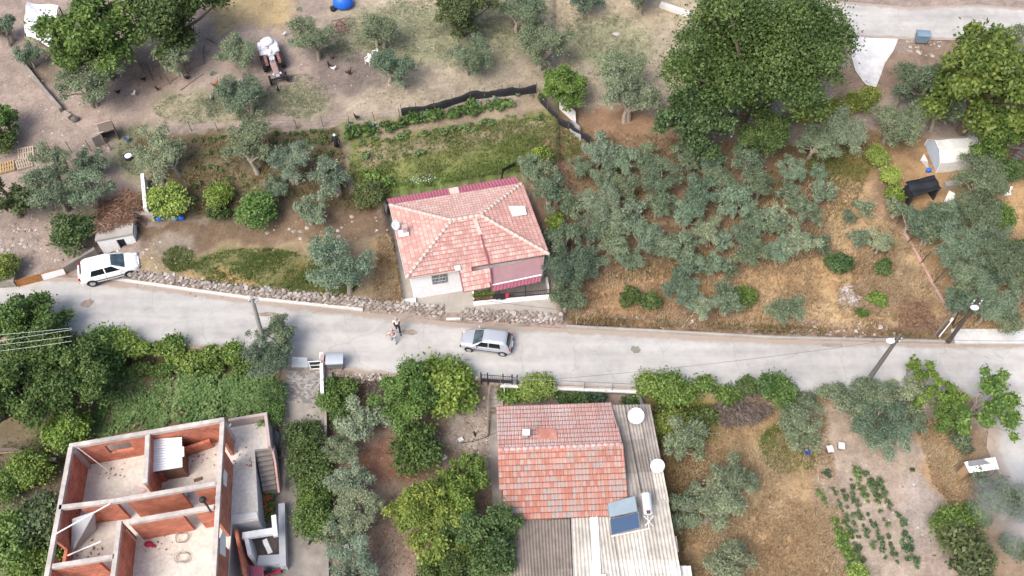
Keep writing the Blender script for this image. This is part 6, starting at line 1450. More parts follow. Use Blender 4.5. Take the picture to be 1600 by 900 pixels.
scatter('green_grass', [('e', (400, 422, 100, 34), .5), ('e', (500, 440, 60, 26), .2), ('e', (1055, 665, 60, 40), .3), ('e', (1235, 700, 50, 40), .3), ('e', (280, 405, 26, 20), .1), ('e', (1310, 255, 50, 40), .3), ('e', (100, 830, 100, 60), .3), ('e', (60, 720, 70, 40), .2)], 16000, 'grass_green', .15, .03, 3, 5, .8, 1.8)
scatter('weeds', [('e', (650, 55, 130, 55), .7), ('e', (950, 70, 80, 50), .45), ('e', (375, 165, 60, 24), .22), ('e', (465, 150, 50, 34), .25), ('e', (760, 40, 90, 60), .4), ('e', (310, 170, 70, 24), .2), ('e', (220, 235, 36, 40), .3), ('e', (850, 20, 120, 40), .35), ('e', (560, 82, 60, 16), .2), ([(520, 0), (1060, 0), (1100, 60), (1000, 190), (845, 140), (560, 170)], .5)], 15000, 'grass_weed', .09, .035, 3, 6, 1.2, 1.3)
scatter('garden_weeds', [([(215, 218), (528, 200), (548, 300), (600, 328), (430, 334), (240, 336)], 1.0)], 16000, 'grass_olive', .13, .035, 3, 7, 1.0, 1.1)
scatter('potato_foliage', [([(282, 590), (430, 590), (428, 640), (300, 665), (272, 655)], 1.0)], 11000, 'crop_dark', .55, .15, 3, 8, clump=.7, mode='leaf')
scatter('bean_foliage', [([(190, 580), (275, 585), (262, 665), (110, 695), (150, 640)], 1.0)], 5200, 'crop_dark', .25, .14, 3, 9, clump=.8, mode='leaf')
scatter('flowers', [('e', (660, 281, 22, 8), 1)], 110, 'white_paint', .2, .045, 1, 10, mode='leaf')
scatter('red_flowers', [('e', (420, 790, 5, 26), 1)], 70, 'flower_red', 1.6, .12, 1, 10, mode='leaf')
scatter('leaf_litter', [([(510, 600), (790, 600), (780, 930), (505, 930)], 1.0), ([(880, 200), (1280, 230), (1280, 500), (890, 500)], .8)], 6000, 'twig', .03, .08, 1, 11, mode='leaf')
def pebbles(name, zones, n, s0, s1, seed, mt='pebble'):
    rng = np.random.default_rng(seed); V = []; F = []; rn = []
    base = np.array([(1, 0, 0), (.3, .9, 0), (-.8, .6, 0), (-.8, -.6, 0), (.3, -.9, 0), (0, 0, .8)]); fc = [(0, 1, 5), (1, 2, 5), (2, 3, 5), (3, 4, 5), (4, 0, 5)]
    for z in zones:
        for _ in range(int(n * z[-1])):
            if z[0] == 'e': r_ = math.sqrt(rng.random()); a = rng.random() * 6.283; x, y = z[1][0] + z[1][2] * r_ * math.cos(a), z[1][1] + z[1][3] * r_ * math.sin(a)
            else:
                xs_ = [p[0] for p in z[0]]; ys_ = [p[1] for p in z[0]]; x, y = rng.uniform(min(xs_), max(xs_)), rng.uniform(min(ys_), max(ys_))
                if not pip(np.array([x]), np.array([y]), z[0])[0]: continue
            V.append((x, y)); rn.append(rng.random())
    px, py = np.array(V).T; u = (px - 800) / FPX; v = (py - 450) / FPX; z = np.zeros(len(px))
    for _ in range(12): t = (CAMH - z) / (sT + v * cT); X = t * u; Y = t * (cT - v * sT); z = .5 * z + .5 * H(X, Y)
    n_ = len(px); s = s0 * (s1 / s0) ** (rng.random(n_) ** 2.2); a = rng.random(n_) * 6.283; bb = base[None] * s[:, None, None] * (1 + rng.uniform(-.25, .25, (n_, 6, 3)))
    ca, sa = np.cos(a)[:, None], np.sin(a)[:, None]; x_, y_ = bb[:, :, 0] * ca - bb[:, :, 1] * sa, bb[:, :, 0] * sa + bb[:, :, 1] * ca
    vs = np.stack([x_ + X[:, None], y_ + Y[:, None], bb[:, :, 2] + H(X, Y)[:, None] - .01], 2).reshape(-1, 3)
    fs = (np.array(fc)[None] + np.arange(n_)[:, None, None] * 6).reshape(-1, 3)
    return stuff(link(name, fast_mesh(name, vs, fs, mt, rnd=np.repeat(rn, 5))))
pebbles('gravel', [([(0, 100), (90, 120), (190, 200), (160, 230), (60, 240), (0, 240)], 1.0), ([(40, 290), (140, 290), (130, 430), (30, 440)], .7), ([(175, 440), (640, 490), (640, 478), (400, 466), (190, 440)], .9), ([(400, 100), (560, 60), (620, 150), (440, 190)], .4), ([(1270, 720), (1440, 690), (1450, 900), (1330, 900)], .5), ([(690, 610), (775, 610), (775, 720), (690, 700)], .3), ([(200, 380), (300, 375), (300, 440), (200, 440)], .4), ([(900, 505), (1480, 530), (1480, 538), (900, 512)], .35), ([(520, 0), (1060, 0), (1000, 190), (560, 170)], .4)], 700, .025, .13, 1)
pebbles('stones', [([(410, 345), (600, 335), (610, 372), (480, 375), (420, 372)], .35), ([(180, 440), (235, 436), (330, 458), (500, 474), (640, 486), (640, 493), (400, 474), (190, 452)], 2.4), ([(505, 584), (640, 584), (660, 592), (600, 604), (510, 602)], 2.2), ([(1190, 500), (1420, 505), (1420, 528), (1190, 520)], .6), ('e', (1335, 464, 24, 15), 1.2), ([(1400, 62), (1480, 64), (1460, 90), (1400, 80)], .6), ('e', (160, 235, 12, 8), .2), ([(900, 490), (1190, 498), (1190, 518), (900, 505)], .6), ([(0, 350), (60, 350), (60, 400), (0, 420)], .8)], 220, .045, .24, 2, 'stone')
# ------------------------------------------------------------------ vegetable plants
PL = []
for k in range(6):
    rng = np.random.default_rng(500 + k); r_ = .2; lob = [(np.array([rng.normal(0, .09), rng.normal(0, .09), .14 + .05 * rng.random()]), np.array([r_, r_, r_ * .7]) * rng.uniform(.6, 1)) for _ in range(4)]
    PL.append(crown_mesh('plant', lob, 90 if k < 3 else 150, .16, .1, rng, spray=.15, flat=.7, low=-.2))
def plant_row(pts, step, label, grp, col, s=1.0, jit=.06, name='vegetable_plant', cat='plant', prob=1.0, var=(0, 6)):
    g = [GG(*p) for p in pts]
    for a, b in zip(g[:-1], g[1:]):
        k = max(1, int((b - a).length / step))
        for i in range(k):
            if R.random() > prob: continue
            p = a.lerp(b, (i + .5) / k); x, y = p.x + R.gauss(0, jit), p.y + R.gauss(0, jit); sc = s * .74 * R.uniform(.5, 1.3); v = R.uniform(.8, 1.2)
            o = inst(name, PL[R.randrange(*var)], None, (x, y, h1(x, y)), R.uniform(0, 6), sc, color=(col[0] * v, col[1] * v, col[2] * v)); tag(o, label, cat, grp)
zz = lambda l: [(1200 + x / 4, 675 + y / 4) for x, y in l]
GR = 'vegetable plants in the crop plot'
CG, CD, CB = (.12, .18, .065), (.1, .145, .065), (.14, .22, .055)
plant_row(zz([(300, 350), (380, 490)]), .32, 'small green plant at the upper end of the leftmost crop row', GR, CG, 1.0)
plant_row(zz([(400, 525), (495, 790)]), .24, 'lush bright green plant at the lower end of the leftmost crop row', GR, CB, 1.7, .1)
plant_row(zz([(400, 340), (460, 480), (520, 650), (585, 830)]), .36, 'vegetable plant in the second crop row from the left', GR, CD, 1.05)
plant_row(zz([(460, 340), (500, 500), (545, 640), (600, 820)]), .5, 'thin vegetable plant in the third crop row from the left', GR, CD, .95)
plant_row(zz([(505, 290), (560, 490), (645, 730)]), .38, 'vegetable plant in the fourth crop row from the left', GR, CD, 1.0)
plant_row(zz([(540, 235), (615, 450)]), .28, 'dense green plant at the upper end of the fifth crop row', GR, CG, 1.25); plant_row(zz([(620, 490), (690, 650), (740, 810)]), .42, 'vegetable plant in the lower half of the fifth crop row', GR, CD, 1.0)
plant_row(zz([(600, 240), (690, 450)]), .26, 'dense dark plant at the upper end of the sixth crop row', GR, CD, 1.3); plant_row(zz([(695, 480), (760, 670), (805, 840)]), .42, 'vegetable plant in the lower half of the sixth crop row', GR, CD, 1.0)
plant_row(zz([(685, 310), (765, 500)]), .4, 'broad leafy plant in the seventh crop row', GR, CD, 1.35); plant_row(zz([(805, 490), (870, 660), (930, 870)]), .5, 'broad dark leafy plant in the rightmost crop row', GR, (.08, .13, .06), 1.4)
plant_row(zz([(825, 640), (850, 760), (890, 830)]), .6, 'sparse dark plant beside the rightmost crop row', GR, (.08, .13, .06), 1.2); plant_row(zz([(880, 280), (930, 220)]), .5, 'dark plant in the top right corner of the crop plot', GR, (.08, .13, .06), 1.2); plant_row(zz([(355, 255), (370, 290)]), .5, 'lone grey-green plant in the top left corner of the crop plot', GR, (.08, .12, .07), 1.1)
GB = 'low plants in the brown garden'
for k, (x0, y0, x1, y1) in enumerate(((298, 222, 350, 217), (425, 212, 525, 206), (298, 244, 346, 240), (428, 232, 528, 224), (300, 266, 360, 262), (420, 252, 450, 248), (300, 290, 400, 284), (490, 246, 540, 240), (300, 312, 320, 310), (430, 222, 527, 215))):
    plant_row([(x0, y0), (x1, y1)], .5, 'low green plant in the furrows of the brown garden', GB, (.1, .15, .05), 1.1, .12)
GT = 'garden plants behind the tiled house'
plant_row([(548, 212), (610, 200), (662, 186), (735, 176), (800, 164)], .3, 'bushy plant in the lush top row of the green garden', GT, (.075, .13, .035), 2.3, .18)
plant_row([(548, 198), (590, 198)], .4, 'pale cabbage plant at the left end of the top garden row', GT, (.16, .21, .15), 1.5, .15, cat='cabbage', name='cabbage'); plant_row([(625, 188), (692, 175), (718, 172), (785, 157), (835, 147)], .95, 'pale cabbage plant along the foot of the black net fence', GT, (.15, .2, .14), 1.3, .12, cat='cabbage', name='cabbage')
plant_row([(622, 215), (685, 206), (770, 190), (800, 183)], .6, 'leafy plant in the second row of the green garden', GT, CG, 1.4, .15); plant_row([(555, 224), (640, 219), (720, 206), (860, 180)], .9, 'small plant in the third row of the green garden', GT, CG, 1.2, .2)
plant_row([(560, 245), (640, 246), (672, 240)], 1.3, 'round green clump scattered in the middle of the green garden', GT, CG, 1.8, .3); plant_row([(556, 268), (590, 280), (620, 275)], .7, 'tall green clump at the left corner of the green garden', GT, CB, 2.0, .3)
# ------------------------------------------------------------------ fences
def wire_fence(label, pts, hgt, npost, mt='wood_grey', nw=3, lean=(0, 0), name='wire_fence', pr=.035, grp=None, posts=None):
    g = [GG(*p) for p in pts]; t = thing(name, label, 'fence', g[0], 0, grp); seg = [(b - a).length for a, b in zip(g[:-1], g[1:])]; tot = sum(seg); tops = []
    for k in range(npost):
        s = tot * k / (npost - 1); i = 0
        while i < len(seg) - 1 and s > seg[i]: s -= seg[i]; i += 1
        p = g[i].lerp(g[i + 1], min(1, s / seg[i])); p.z = h1(p.x, p.y); q = p + Vector((lean[0] + R.uniform(-.08, .08), lean[1] + R.uniform(-.08, .08), hgt * R.uniform(.9, 1.1)))
        mb = MB(); mb.tube([p - Vector((0, 0, .2)), q], [pr, pr * .8], 6); mb.build('post', mt, t); tops.append((p, q))
    for w_ in range(nw):
        u = (w_ + .9) / nw * .95; mb = MB(); mb.tube([p.lerp(q, u) for p, q in tops], .008, 4); mb.build('wire', 'wire', t)
    return t
def net_fence(label, pts, hgt, npost, mt='black_net'):
    g = [GG(*p) for p in pts]; t = thing('net_fence', label, 'fence', g[0]); n = []
    for a, b in zip(g[:-1], g[1:]):
        k = max(2, int((b - a).length / .3))
        for i in range(k): p = a.lerp(b, i / k); p.z = h1(p.x, p.y); n.append(p)
    n.append(g[-1]); mb = MB(); vs = []; f = []
    for i, p in enumerate(n):
        h_ = hgt * (1 + .12 * math.sin(i * .7) + R.uniform(-.06, .06)); dx, dy = R.uniform(-.05, .05), R.uniform(-.04, .04)
        for e in (0, .02):
            vs += [(p.x, p.y + e, p.z - .1), (p.x + dx, p.y + dy + .05 + e, p.z + h_ * .5), (p.x + dx, p.y + dy + e, p.z + h_)]
    for i in range(len(n) - 1):
        o = i * 6; f += [(o, o + 6, o + 7, o + 1), (o + 1, o + 7, o + 8, o + 2), (o + 3, o + 4, o + 10, o + 9), (o + 4, o + 5, o + 11, o + 10), (o + 2, o + 8, o + 11, o + 5)]
    mb.add(vs, f); mb.build('net', mt, t, smooth=True)
    for k in range(npost):
        p = n[int(k * (len(n) - 1) / (npost - 1))]; mb = MB(); mb.tube([p + Vector((0, .06, -.2)), p + Vector((0, .08, hgt * 1.45))], .03, 6); mb.build('post', 'wood_grey', t)
net_fence('long black net fence along the top of the green garden', [(628, 182), (690, 172), (735, 156), (790, 151), (838, 146)], .85, 9)
net_fence('black net fence running down the right end of the green garden', [(842, 158), (862, 180), (888, 202), (922, 226)], .8, 6)
mb = MB(); q = [G(874, 172) + Vector((0, 0, .1)), G(900, 196) + Vector((0, 0, .1)), G(898, 184) + Vector((0, 0, .75)), G(873, 160) + Vector((0, 0, .7))]; mb.slab(q, .04); tag(mb.build('loose_board', 'concrete_white', origin=q[0]), 'weathered pale board leaning on the right end of the black net', 'board')
mb = MB(); q = [G(889, 205), G(908, 222), G(906, 206) + Vector((0, 0, .6)), G(893, 196) + Vector((0, 0, .65))]; mb.slab(q, .04); tag(mb.build('loose_board', 'grey_metal', origin=q[0]), 'grey sheet bent over the lower part of the black net', 'sheet')
net_fence('black net along the back eave of the tiled house', [(606, 318), (700, 300), (770, 286), (805, 276)], .5, 4, 'black_sheet')
wire_fence('thin wire fence between the dirt yard and the brown garden', [(195, 213), (300, 205), (400, 204), (530, 197), (625, 184)], 1.1, 12)
wire_fence('wire fence of thin poles above the pallets', [(82, 240), (150, 236), (205, 232)], 1.3, 5)
wire_fence('wire fence on leaning dark posts between orchard and dense olives', [(1400, 350), (1418, 385), (1445, 425), (1470, 470), (1488, 512)], 1.5, 6, 'pole_wood', 3, (.55, .25), pr=.055)
lowwall('kerb_wall', 'narrow pinkish concrete strip under the leaning dark fence posts', 'wall', [(1412, 366), (1430, 398), (1455, 445), (1478, 485)], .22, .12, 'tile_faded')
wire_fence('low wire fence along the kerb in front of the orchard', [(890, 511), (1000, 517), (1200, 528), (1450, 535)], .7, 14, 'grey_metal', 2, pr=.02)
wire_fence('fence of thin stakes behind the tractor yard', [(240, 110), (262, 135), (320, 100)], .9, 5)
lowwall('yard_wall', 'broken concrete wall with pale coping beside the upper left dirt path', 'wall', [(22, 92), (40, 110), (70, 148), (96, 178)], .28, .55, 'concrete_old')
lowwall('yard_wall', 'dark stone wall stub continuing from the pale coping toward the boulder', 'wall', [(98, 181), (108, 188)], .4, .35, 'rubble')
lowwall('stone_edging', 'row of pale stone blocks edging the dry field beside the giant tree', 'edging', [(1030, 12), (1075, 28)], .5, .4, 'concrete_white')
lowwall('retaining_wall', 'brown retaining wall with white coping under the roadside railing', 'wall', [(790, 606), (1000, 617)], .25, .3, 'dirt_plain')
def railing():
    a, b = P(782, 601, .02), P(1000, 611, .02); d = b - a; t = thing('roadside_railing', 'thin grey railing on the white coping along the road above the roses', 'railing', a)
    hh = Vector((0, 0, .95)); mb = MB(); mb.beam(a + Vector((0, 0, -.1)), b + Vector((0, 0, -.1)), .3, .12); mb.build('coping', 'concrete_white', t)
    mb = MB(); mb.tube([a + hh, b + hh], .03, 6); mb.build('top_rail', 'grey_metal', t)
    for k in range(6): p = a.lerp(b, k / 5); mb = MB(); mb.tube([p - Vector((0, 0, .04)), p + hh], .028, 6); mb.build('post', 'grey_metal', t)
    mb = MB(); mb.tube([a + Vector((0, 0, .1)), b + Vector((0, 0, .1))], .015, 6); mb.build('bottom_rail', 'grey_metal', t)
railing()
def iron_fence():
    a, b = P(752, 597, .03), P(808, 601, .03); d = b - a; L = d.length; t = thing('iron_gate', 'dark iron gate with upright bars at the head of the garden steps', 'gate', a)
    for nm, u0, u1 in (('gate_leaf', .02, .17), ('gate_leaf', .2, .6), ('gate_leaf', .62, .84)):
        mb = MB(); p, q = a.lerp(b, u0), a.lerp(b, u1)
        for zz_ in (.5, 1.05): mb.beam(p + Vector((0, 0, zz_)), q + Vector((0, 0, zz_)), .03, .04)
        n_ = int((q - p).length / .13)
        for k in range(n_ + 1): e = p.lerp(q, k / max(1, n_)); mb.beam(e + Vector((0, 0, .5)), e + Vector((0, 0, 1.2)), .016, .016, up=(1, 0, 0))
        wallbox(mb, p, q, .02, p.z + .06, p.z + .48); mb.build(nm, 'dark_metal', t)
    for u in (0, .185, .61, .86, 1.0): p = a.lerp(b, u); mb = MB(); mb.tube([p - Vector((0, 0, .3)), p + Vector((0, 0, 1.35))], .045, 8); mb.build('post', 'dark_metal', t)
    mb = MB(); p, q = a.lerp(b, .87), a.lerp(b, .99); wallbox(mb, p, q, .03, p.z + .05, p.z + 1.0); mb.build('panel', 'grey_metal', t)
    mb = MB(); p = P(788, 612, -.2); mb.tube([p, p + Vector((0, 0, 1.0))], .04, 8); mb.build('handrail_post', 'white_metal', t)
iron_fence()
def garden_steps():
    a, b = GG(766, 606), GG(768, 640); t = thing('garden_steps', 'concrete garden steps going down from the iron gate beside the bright shrubs', 'steps', a)
    for k in range(6):
        z = a.z + .25 - .17 * k; p0, p1 = P(767, 604 + k * 6.4, z), P(786, 604 + k * 6.4, z); q0, q1 = P(767, 610.4 + k * 6.4, z), P(786, 610.4 + k * 6.4, z)
        mb = MB(); mb.prism([q0, q1, p1, p0], z - .8, z); mb.build('step', 'concrete', t)
    mb = MB(); ps = [P(765, 602, .1), P(763, 625, -.5), P(762, 650, -1.0), P(762, 680, -1.3)]
    for p, q in zip(ps[:-1], ps[1:]): mb.beam(p, q, .1, .25)
    mb.build('edge', 'dirt_plain', t)
garden_steps()
strip('garden_path', [(766, 648), (764, 700), (770, 790)], [(782, 648), (780, 700), (788, 790)], 4, 'concrete_old', .06, edge=False)
def log_fence():
    pts = [(-10, 700), (30, 698), (60, 706), (96, 714)]; t = thing('plank_fence', 'rail of pale planks on dark posts left of the brick building', 'fence', GG(0, 706)); g = [G(x, y + 14, 0) + Vector((0, 0, 1.0)) for x, y in pts]
    for i, (p, q) in enumerate(zip(g[:-1], g[1:])):
        mb = MB(); mb.beam(p, q, .24, .06); mb.build('plank', 'wood_grey' if i < 2 else 'grey_metal', t)
        mb = MB(); mb.beam(p + Vector((0, 0, -.45)), q + Vector((0, 0, -.45)), .05, .1); mb.build('rail', 'wood', t)
    for p in g: mb = MB(); mb.tube([p - Vector((0, 0, 1.1)), p - Vector((0, 0, .03))], .06, 6); mb.build('post', 'pole_wood', t)
log_fence()
# ------------------------------------------------------------------ utility poles and wires
def pole(label, base, top, hz, r0, r1, mt, lamp=None, wood=False, bars=0):
    b = GG(*base); q = P(top[0], top[1], b.z + hz); t = thing('utility_pole', label, 'utility pole', b)
    mb = MB(); mb.tube([b - Vector((0, 0, .4)), b.lerp(q, .5), q], [r0, (r0 + r1) / 2, r1], 10); mb.build('pole', mt, t, smooth=False)
    for k in range(bars):
        p = b.lerp(q, .93 - .06 * k); mb = MB(); mb.beam(p + Vector((-.28, 0, 0)), p + Vector((.28, 0, 0)), .06, .06); br = mb.build('bracket', 'dark_metal', t)
        for s in (-.25, .25): mb = MB(); mb.tube([p + Vector((s, 0, .03)), p + Vector((s, 0, .16))], [.04, .03], 6); mb.build('insulator', 'white_paint', br)
    if lamp:
        p = b.lerp(q, .9); l_ = P(lamp[0], lamp[1], p.z + .15); mb = MB(); mb.tube([p, p.lerp(l_, .6) + Vector((0, 0, .1)), l_], .03, 6); a_ = mb.build('lamp_arm', 'grey_metal', t)
        mb = MB(); mb.ball(l_, (.3, .22, .14), 12, 8); mb.build('lamp_head', 'white_paint', a_, smooth=True)
    return q
q1 = pole('leaning grey lamp pole by the lower road edge with one white lamp', (1352, 600), (1406, 524), 6.3, .19, .12, 'pole_concrete', (1391.5, 532.5), bars=2)
q2 = pole('dark timber pole leaning at the start of the white pavement', (1482, 534), (1531, 466), 6.0, .16, .1, 'pole_wood', (1523, 480.5), bars=2)
q3 = pole('grey utility pole rising behind the feathery olive left of the ramp', (414, 542), (393.5, 465), 6.6, .19, .12, 'pole_pale', (398, 468.5), bars=1)
def prop_poles():
    b = GG(1462, 525); t = thing('plank_stack', 'pale planks and a stake leaning together beside the dark timber pole', 'planks', b)
    for i, (x0, y0, x1, y1, h_, mt) in enumerate(((1459, 525, 1483, 497, 1.8, 'wood_grey'), (1463, 527, 1486, 499, 1.8, 'pole_wood'), (1467, 526, 1489, 497, 2.0, 'white_paint'), (1488, 508, 1498, 488, 1.6, 'pole_wood'))):
        mb = MB(); a = GG(x0, y0); mb.beam(a, P(x1, y1, a.z + h_), .14, .05); mb.build('plank', mt, t)
prop_poles()
def wire(label, a, b, sag, mt='wire', r=.014, grp='overhead wires'):
    a, b = Vector(a), Vector(b); mb = MB(); ps = [a.lerp(b, k / 12) - Vector((0, 0, sag * 4 * (k / 12) * (1 - k / 12))) for k in range(13)]; mb.tube(ps, r, 5)
    tag(mb.build('overhead_wire', mt, origin=a), label, 'wire', grp)
wire('thin wire from the leaning lamp pole out along the right of the road', q1 + Vector((.2, 0, -.3)), P(1700, 530, 5), .3)
wire('upper thin wire from the lamp pole left along the kerb', q1 + Vector((-.2, 0, -.2)), P(760, 470, 6.2), .5); wire('thin wire slanting from the lamp pole over the road to the iron gate', q1 + Vector((-.2, 0, -.5)), P(870, 592, 1.5), .4, r=.012)
wire('thin wire between the dark timber pole and the lamp pole', q2 - Vector((0, 0, .4)), q1 - Vector((0, 0, .3)), .1)
for k, (y0, y1) in enumerate(((522, 512.5), (533, 515), (539, 525), (549, 533))):
    wire('white service wires over the dark tree at the left edge', P(-30, y0 + 3, 6.0 - .1 * k), P(112, y1, 5.6 - .1 * k), .05, 'wire_white', .011, 'white service wires at the left')
# ------------------------------------------------------------------ people
def skinmesh(name, nodes, edges, mt, parent, sub=1, root=0):
    me = bpy.data.meshes.new(name); me.from_pydata([n[:3] for n in nodes], edges, []); me.materials.append(MATS[mt])
    o = bpy.data.objects.new(name, me); COL.objects.link(o); o.parent = parent
    m_ = o.modifiers.new('skin', 'SKIN'); m_.use_smooth_shade = True; sv = me.skin_vertices[0].data if me.skin_vertices else None
    if sv is None: me.attributes; 
    for i, n in enumerate(nodes):
        rr = n[3]; me.skin_vertices[0].data[i].radius = rr if hasattr(rr, '__len__') else (rr, rr); me.skin_vertices[0].data[i].use_root = (i == root)
    s = o.modifiers.new('subsurf', 'SUBSURF'); s.levels = sub; s.render_levels = sub
    return o
def person(px, py, yaw, label, shirt, trousers, hair, arms, stride, hgt=1.72):
    p = G(px, py); t = thing('person', label, 'person', (p.x, p.y, h1(p.x, p.y) + .035), yaw); t.scale = (hgt / 1.72,) * 3
    # local: x right, y forward
    st = stride; hip = .9
    N = [(0, 0, .95, .13), (0, 0, 1.12, .125), (0, 0, 1.32, (.15, .12)), (0, 0, 1.44, .09), (0, .01, 1.5, .055), (0, .03, 1.58, .085), (0, .04, 1.66, .09), (0, .03, 1.71, .05)]
    E = [(0, 1), (1, 2), (2, 3), (3, 4), (4, 5), (5, 6), (6, 7)]
    def leg(s, f):
        k = len(N); N.extend([(s * .09, 0, .88, .085), (s * .1, f * .22 + .04, .49, .062), (s * .1, f * .42 - .05, .1, .042), (s * .11, f * .42 + .1, .03, .035)]); E.extend([(0, k), (k, k + 1), (k + 1, k + 2), (k + 2, k + 3)])
    leg(-1, st); leg(1, -st)
    legs_at = 8
    def arm(s, el, wr):
        k = len(N); N.extend([(s * .18, 0, 1.4, .06), (el[0] * s, el[1], el[2], .045), (wr[0] * s, wr[1], wr[2], .032)]); E.extend([(3, k), (k, k + 1), (k + 1, k + 2)])
        W_ = Vector((wr[0] * s, wr[1], wr[2])); d = (W_ - Vector((el[0] * s, el[1], el[2]))).normalized(); sd2 = d.cross(Vector((0, 1, .2))).normalized(); k2 = len(N)
        N.append((*(W_ + d * .06), .03)); E.append((k + 2, k2))
        for i in range(4):
            e = W_ + d * .1 + sd2 * (.024 * (i - 1.5)); e2 = e + d * (.055, .07, .066, .05)[i] * .6 + Vector((0, .012, -.01)); k3 = len(N); N.extend([(*e, .009), (*e2, .008)]); E.extend([(k2, k3), (k3, k3 + 1)])
        th = W_ + d * .05 + sd2 * .05; k3 = len(N); N.append((*th, .01)); E.append((k2, k3))
        return k
    a1 = arm(-1, *arms[0]); a2 = arm(1, *arms[1])
    skinmesh('body', N, E, 'skin', t)
    def sub(nm, ids, mt, grow, root=0):
        ix = {i: j for j, i in enumerate(ids)}; nn = [N[i][:3] + (tuple(r_ + grow for r_ in N[i][3]) if hasattr(N[i][3], '__len__') else N[i][3] + grow,) for i in ids]; ee = [(ix[a], ix[b]) for a, b in E if a in ix and b in ix]; return skinmesh(nm, nn, ee, mt, t, root=root)
    sub('shirt', [0, 1, 2, 3, a1, a1 + 1, a2, a2 + 1], shirt, .022); sub('trousers', [0, 8, 9, 10, 12, 13, 14], trousers, .025)
    for k in (11, 15): x, y, z, _ = N[k]; mb = MB(); mb.ball((x, y - .06, .045), (.055, .15, .05), 10, 6); mb.build('shoe', 'plastic_black', t, local=True, smooth=True)
    mb = MB(); mb.ball((0, .015, 1.67), (.105, .115, .1), 12, 8); mb.build('hair', hair, t, local=True, smooth=True)
    mb = MB(); mb.ball((0, .14, 1.62), (.02, .025, .022), 6, 4); mb.build('nose', 'skin', t, local=True, smooth=True)
    for s in (-1, 1): mb = MB(); mb.ball((s * .035, .122, 1.655), (.014, .01, .01), 6, 4); mb.build('eye', 'plastic_black', t, local=True); mb = MB(); mb.ball((s * .1, .03, 1.63), (.015, .03, .035), 6, 4); mb.build('ear', 'skin', t, local=True, smooth=True)
    mb = MB(); mb.ball((0, .122, 1.585), (.03, .012, .009), 8, 4); mb.build('mouth', 'comb', t, local=True, smooth=True)
person(622.5, 517.5, math.radians(195), 'person in a white shirt and dark navy trousers walking by the stone wall', 'shirt_white', 'trousers_navy', 'hair_grey', [((.27, -.05, 1.15), (.22, .12, .98)), ((.28, -.06, 1.15), (.24, .08, .95))], .75, 1.76)
person(615.5, 534.5, math.radians(20), 'person in a pale pink shirt and light grey trousers with arms held out', 'shirt_pink', 'trousers_grey', 'hair_pale', [((.36, -.02, 1.22), (.44, .05, 1.02)), ((.36, .02, 1.2), (.46, .0, 1.0))], .55, 1.7)
# ------------------------------------------------------------------ poultry
def hen_proto():
    N = [(-.2, 0, .34, .03), (-.14, 0, .27, .07), (0, 0, .22, .095), (.1, 0, .25, .075), (.15, 0, .34, .04), (.17, 0, .4, .038), (.215, 0, .395, .012), (0, .05, .12, .018), (0, .05, .02, .012), (.05, .05, .01, .01), (0, -.05, .12, .018), (0, -.05, .02, .012), (.05, -.05, .01, .01), (-.26, 0, .42, .02)]
    E = [(0, 1), (1, 2), (2, 3), (3, 4), (4, 5), (5, 6), (2, 7), (7, 8), (8, 9), (2, 10), (10, 11), (11, 12), (0, 13)]
    return N, E
HN_, HE_ = hen_proto(); HENME = None
def hen(px, py, yaw, col, label, s=1.0):
    global HENME
    p = GG(px, py); t = thing('hen', label, 'hen', p, yaw, 'hens in the yard and field'); t.scale = (s * 1.15,) * 3
    if HENME is None: o = skinmesh('body', HN_, HE_, 'feather', t, root=2); HENME = o
    else: o = HENME.copy(); COL.objects.link(o); o.parent = t
    o.color = (*col, 1)
    mb = MB(); mb.beam((.15, 0, .45), (.21, 0, .44), .012, .05); mb.build('comb', 'comb', t, local=True)
BK, WH, BR = (.014, .013, .014), (.75, .72, .68), (.3, .12, .05)
for a in [(226, 127, .5, BK, 'black hen under the open olive of the poultry yard'), (247, 142, 2.5, BK, 'black hen pecking right of the white hen'), (186, 147, 3.6, BK, 'black hen left of the white hen, by the spreading olive'), (211, 150, 1.2, WH, 'white hen on the bare dirt of the poultry yard', 1.1), (294, 125, 3.3, BK, 'black hen beside the long branch on the ground'), (338, 138, 4.2, BR, 'rust-brown rooster left of the lower tractor olive', 1.5), (331, 157, 5, (.3, .29, .28), 'speckled hen on the weeds left of the lower tractor olive'),
          (515, 106, 2, BK, 'black hen next to the white one on the grey manure patch', 1.2), (522, 110, .3, WH, 'white hen on the grey manure patch'), (546, 117, .8, (.06, .05, .045), 'dark brown hen alone on the grey manure patch', 1.3), (435, 143, 1.6, BK, 'black hen in front of the tractor'), (520, 93, 1, (.08, .06, .05), 'dark hen in the tree shade above the manure patch'), (558, 187, 2.6, BK, 'black hen by the wire fence above the green garden', 1.2), (445, 57, 1, WH, 'white hen just above the tractor load')]:
    hen(*a)
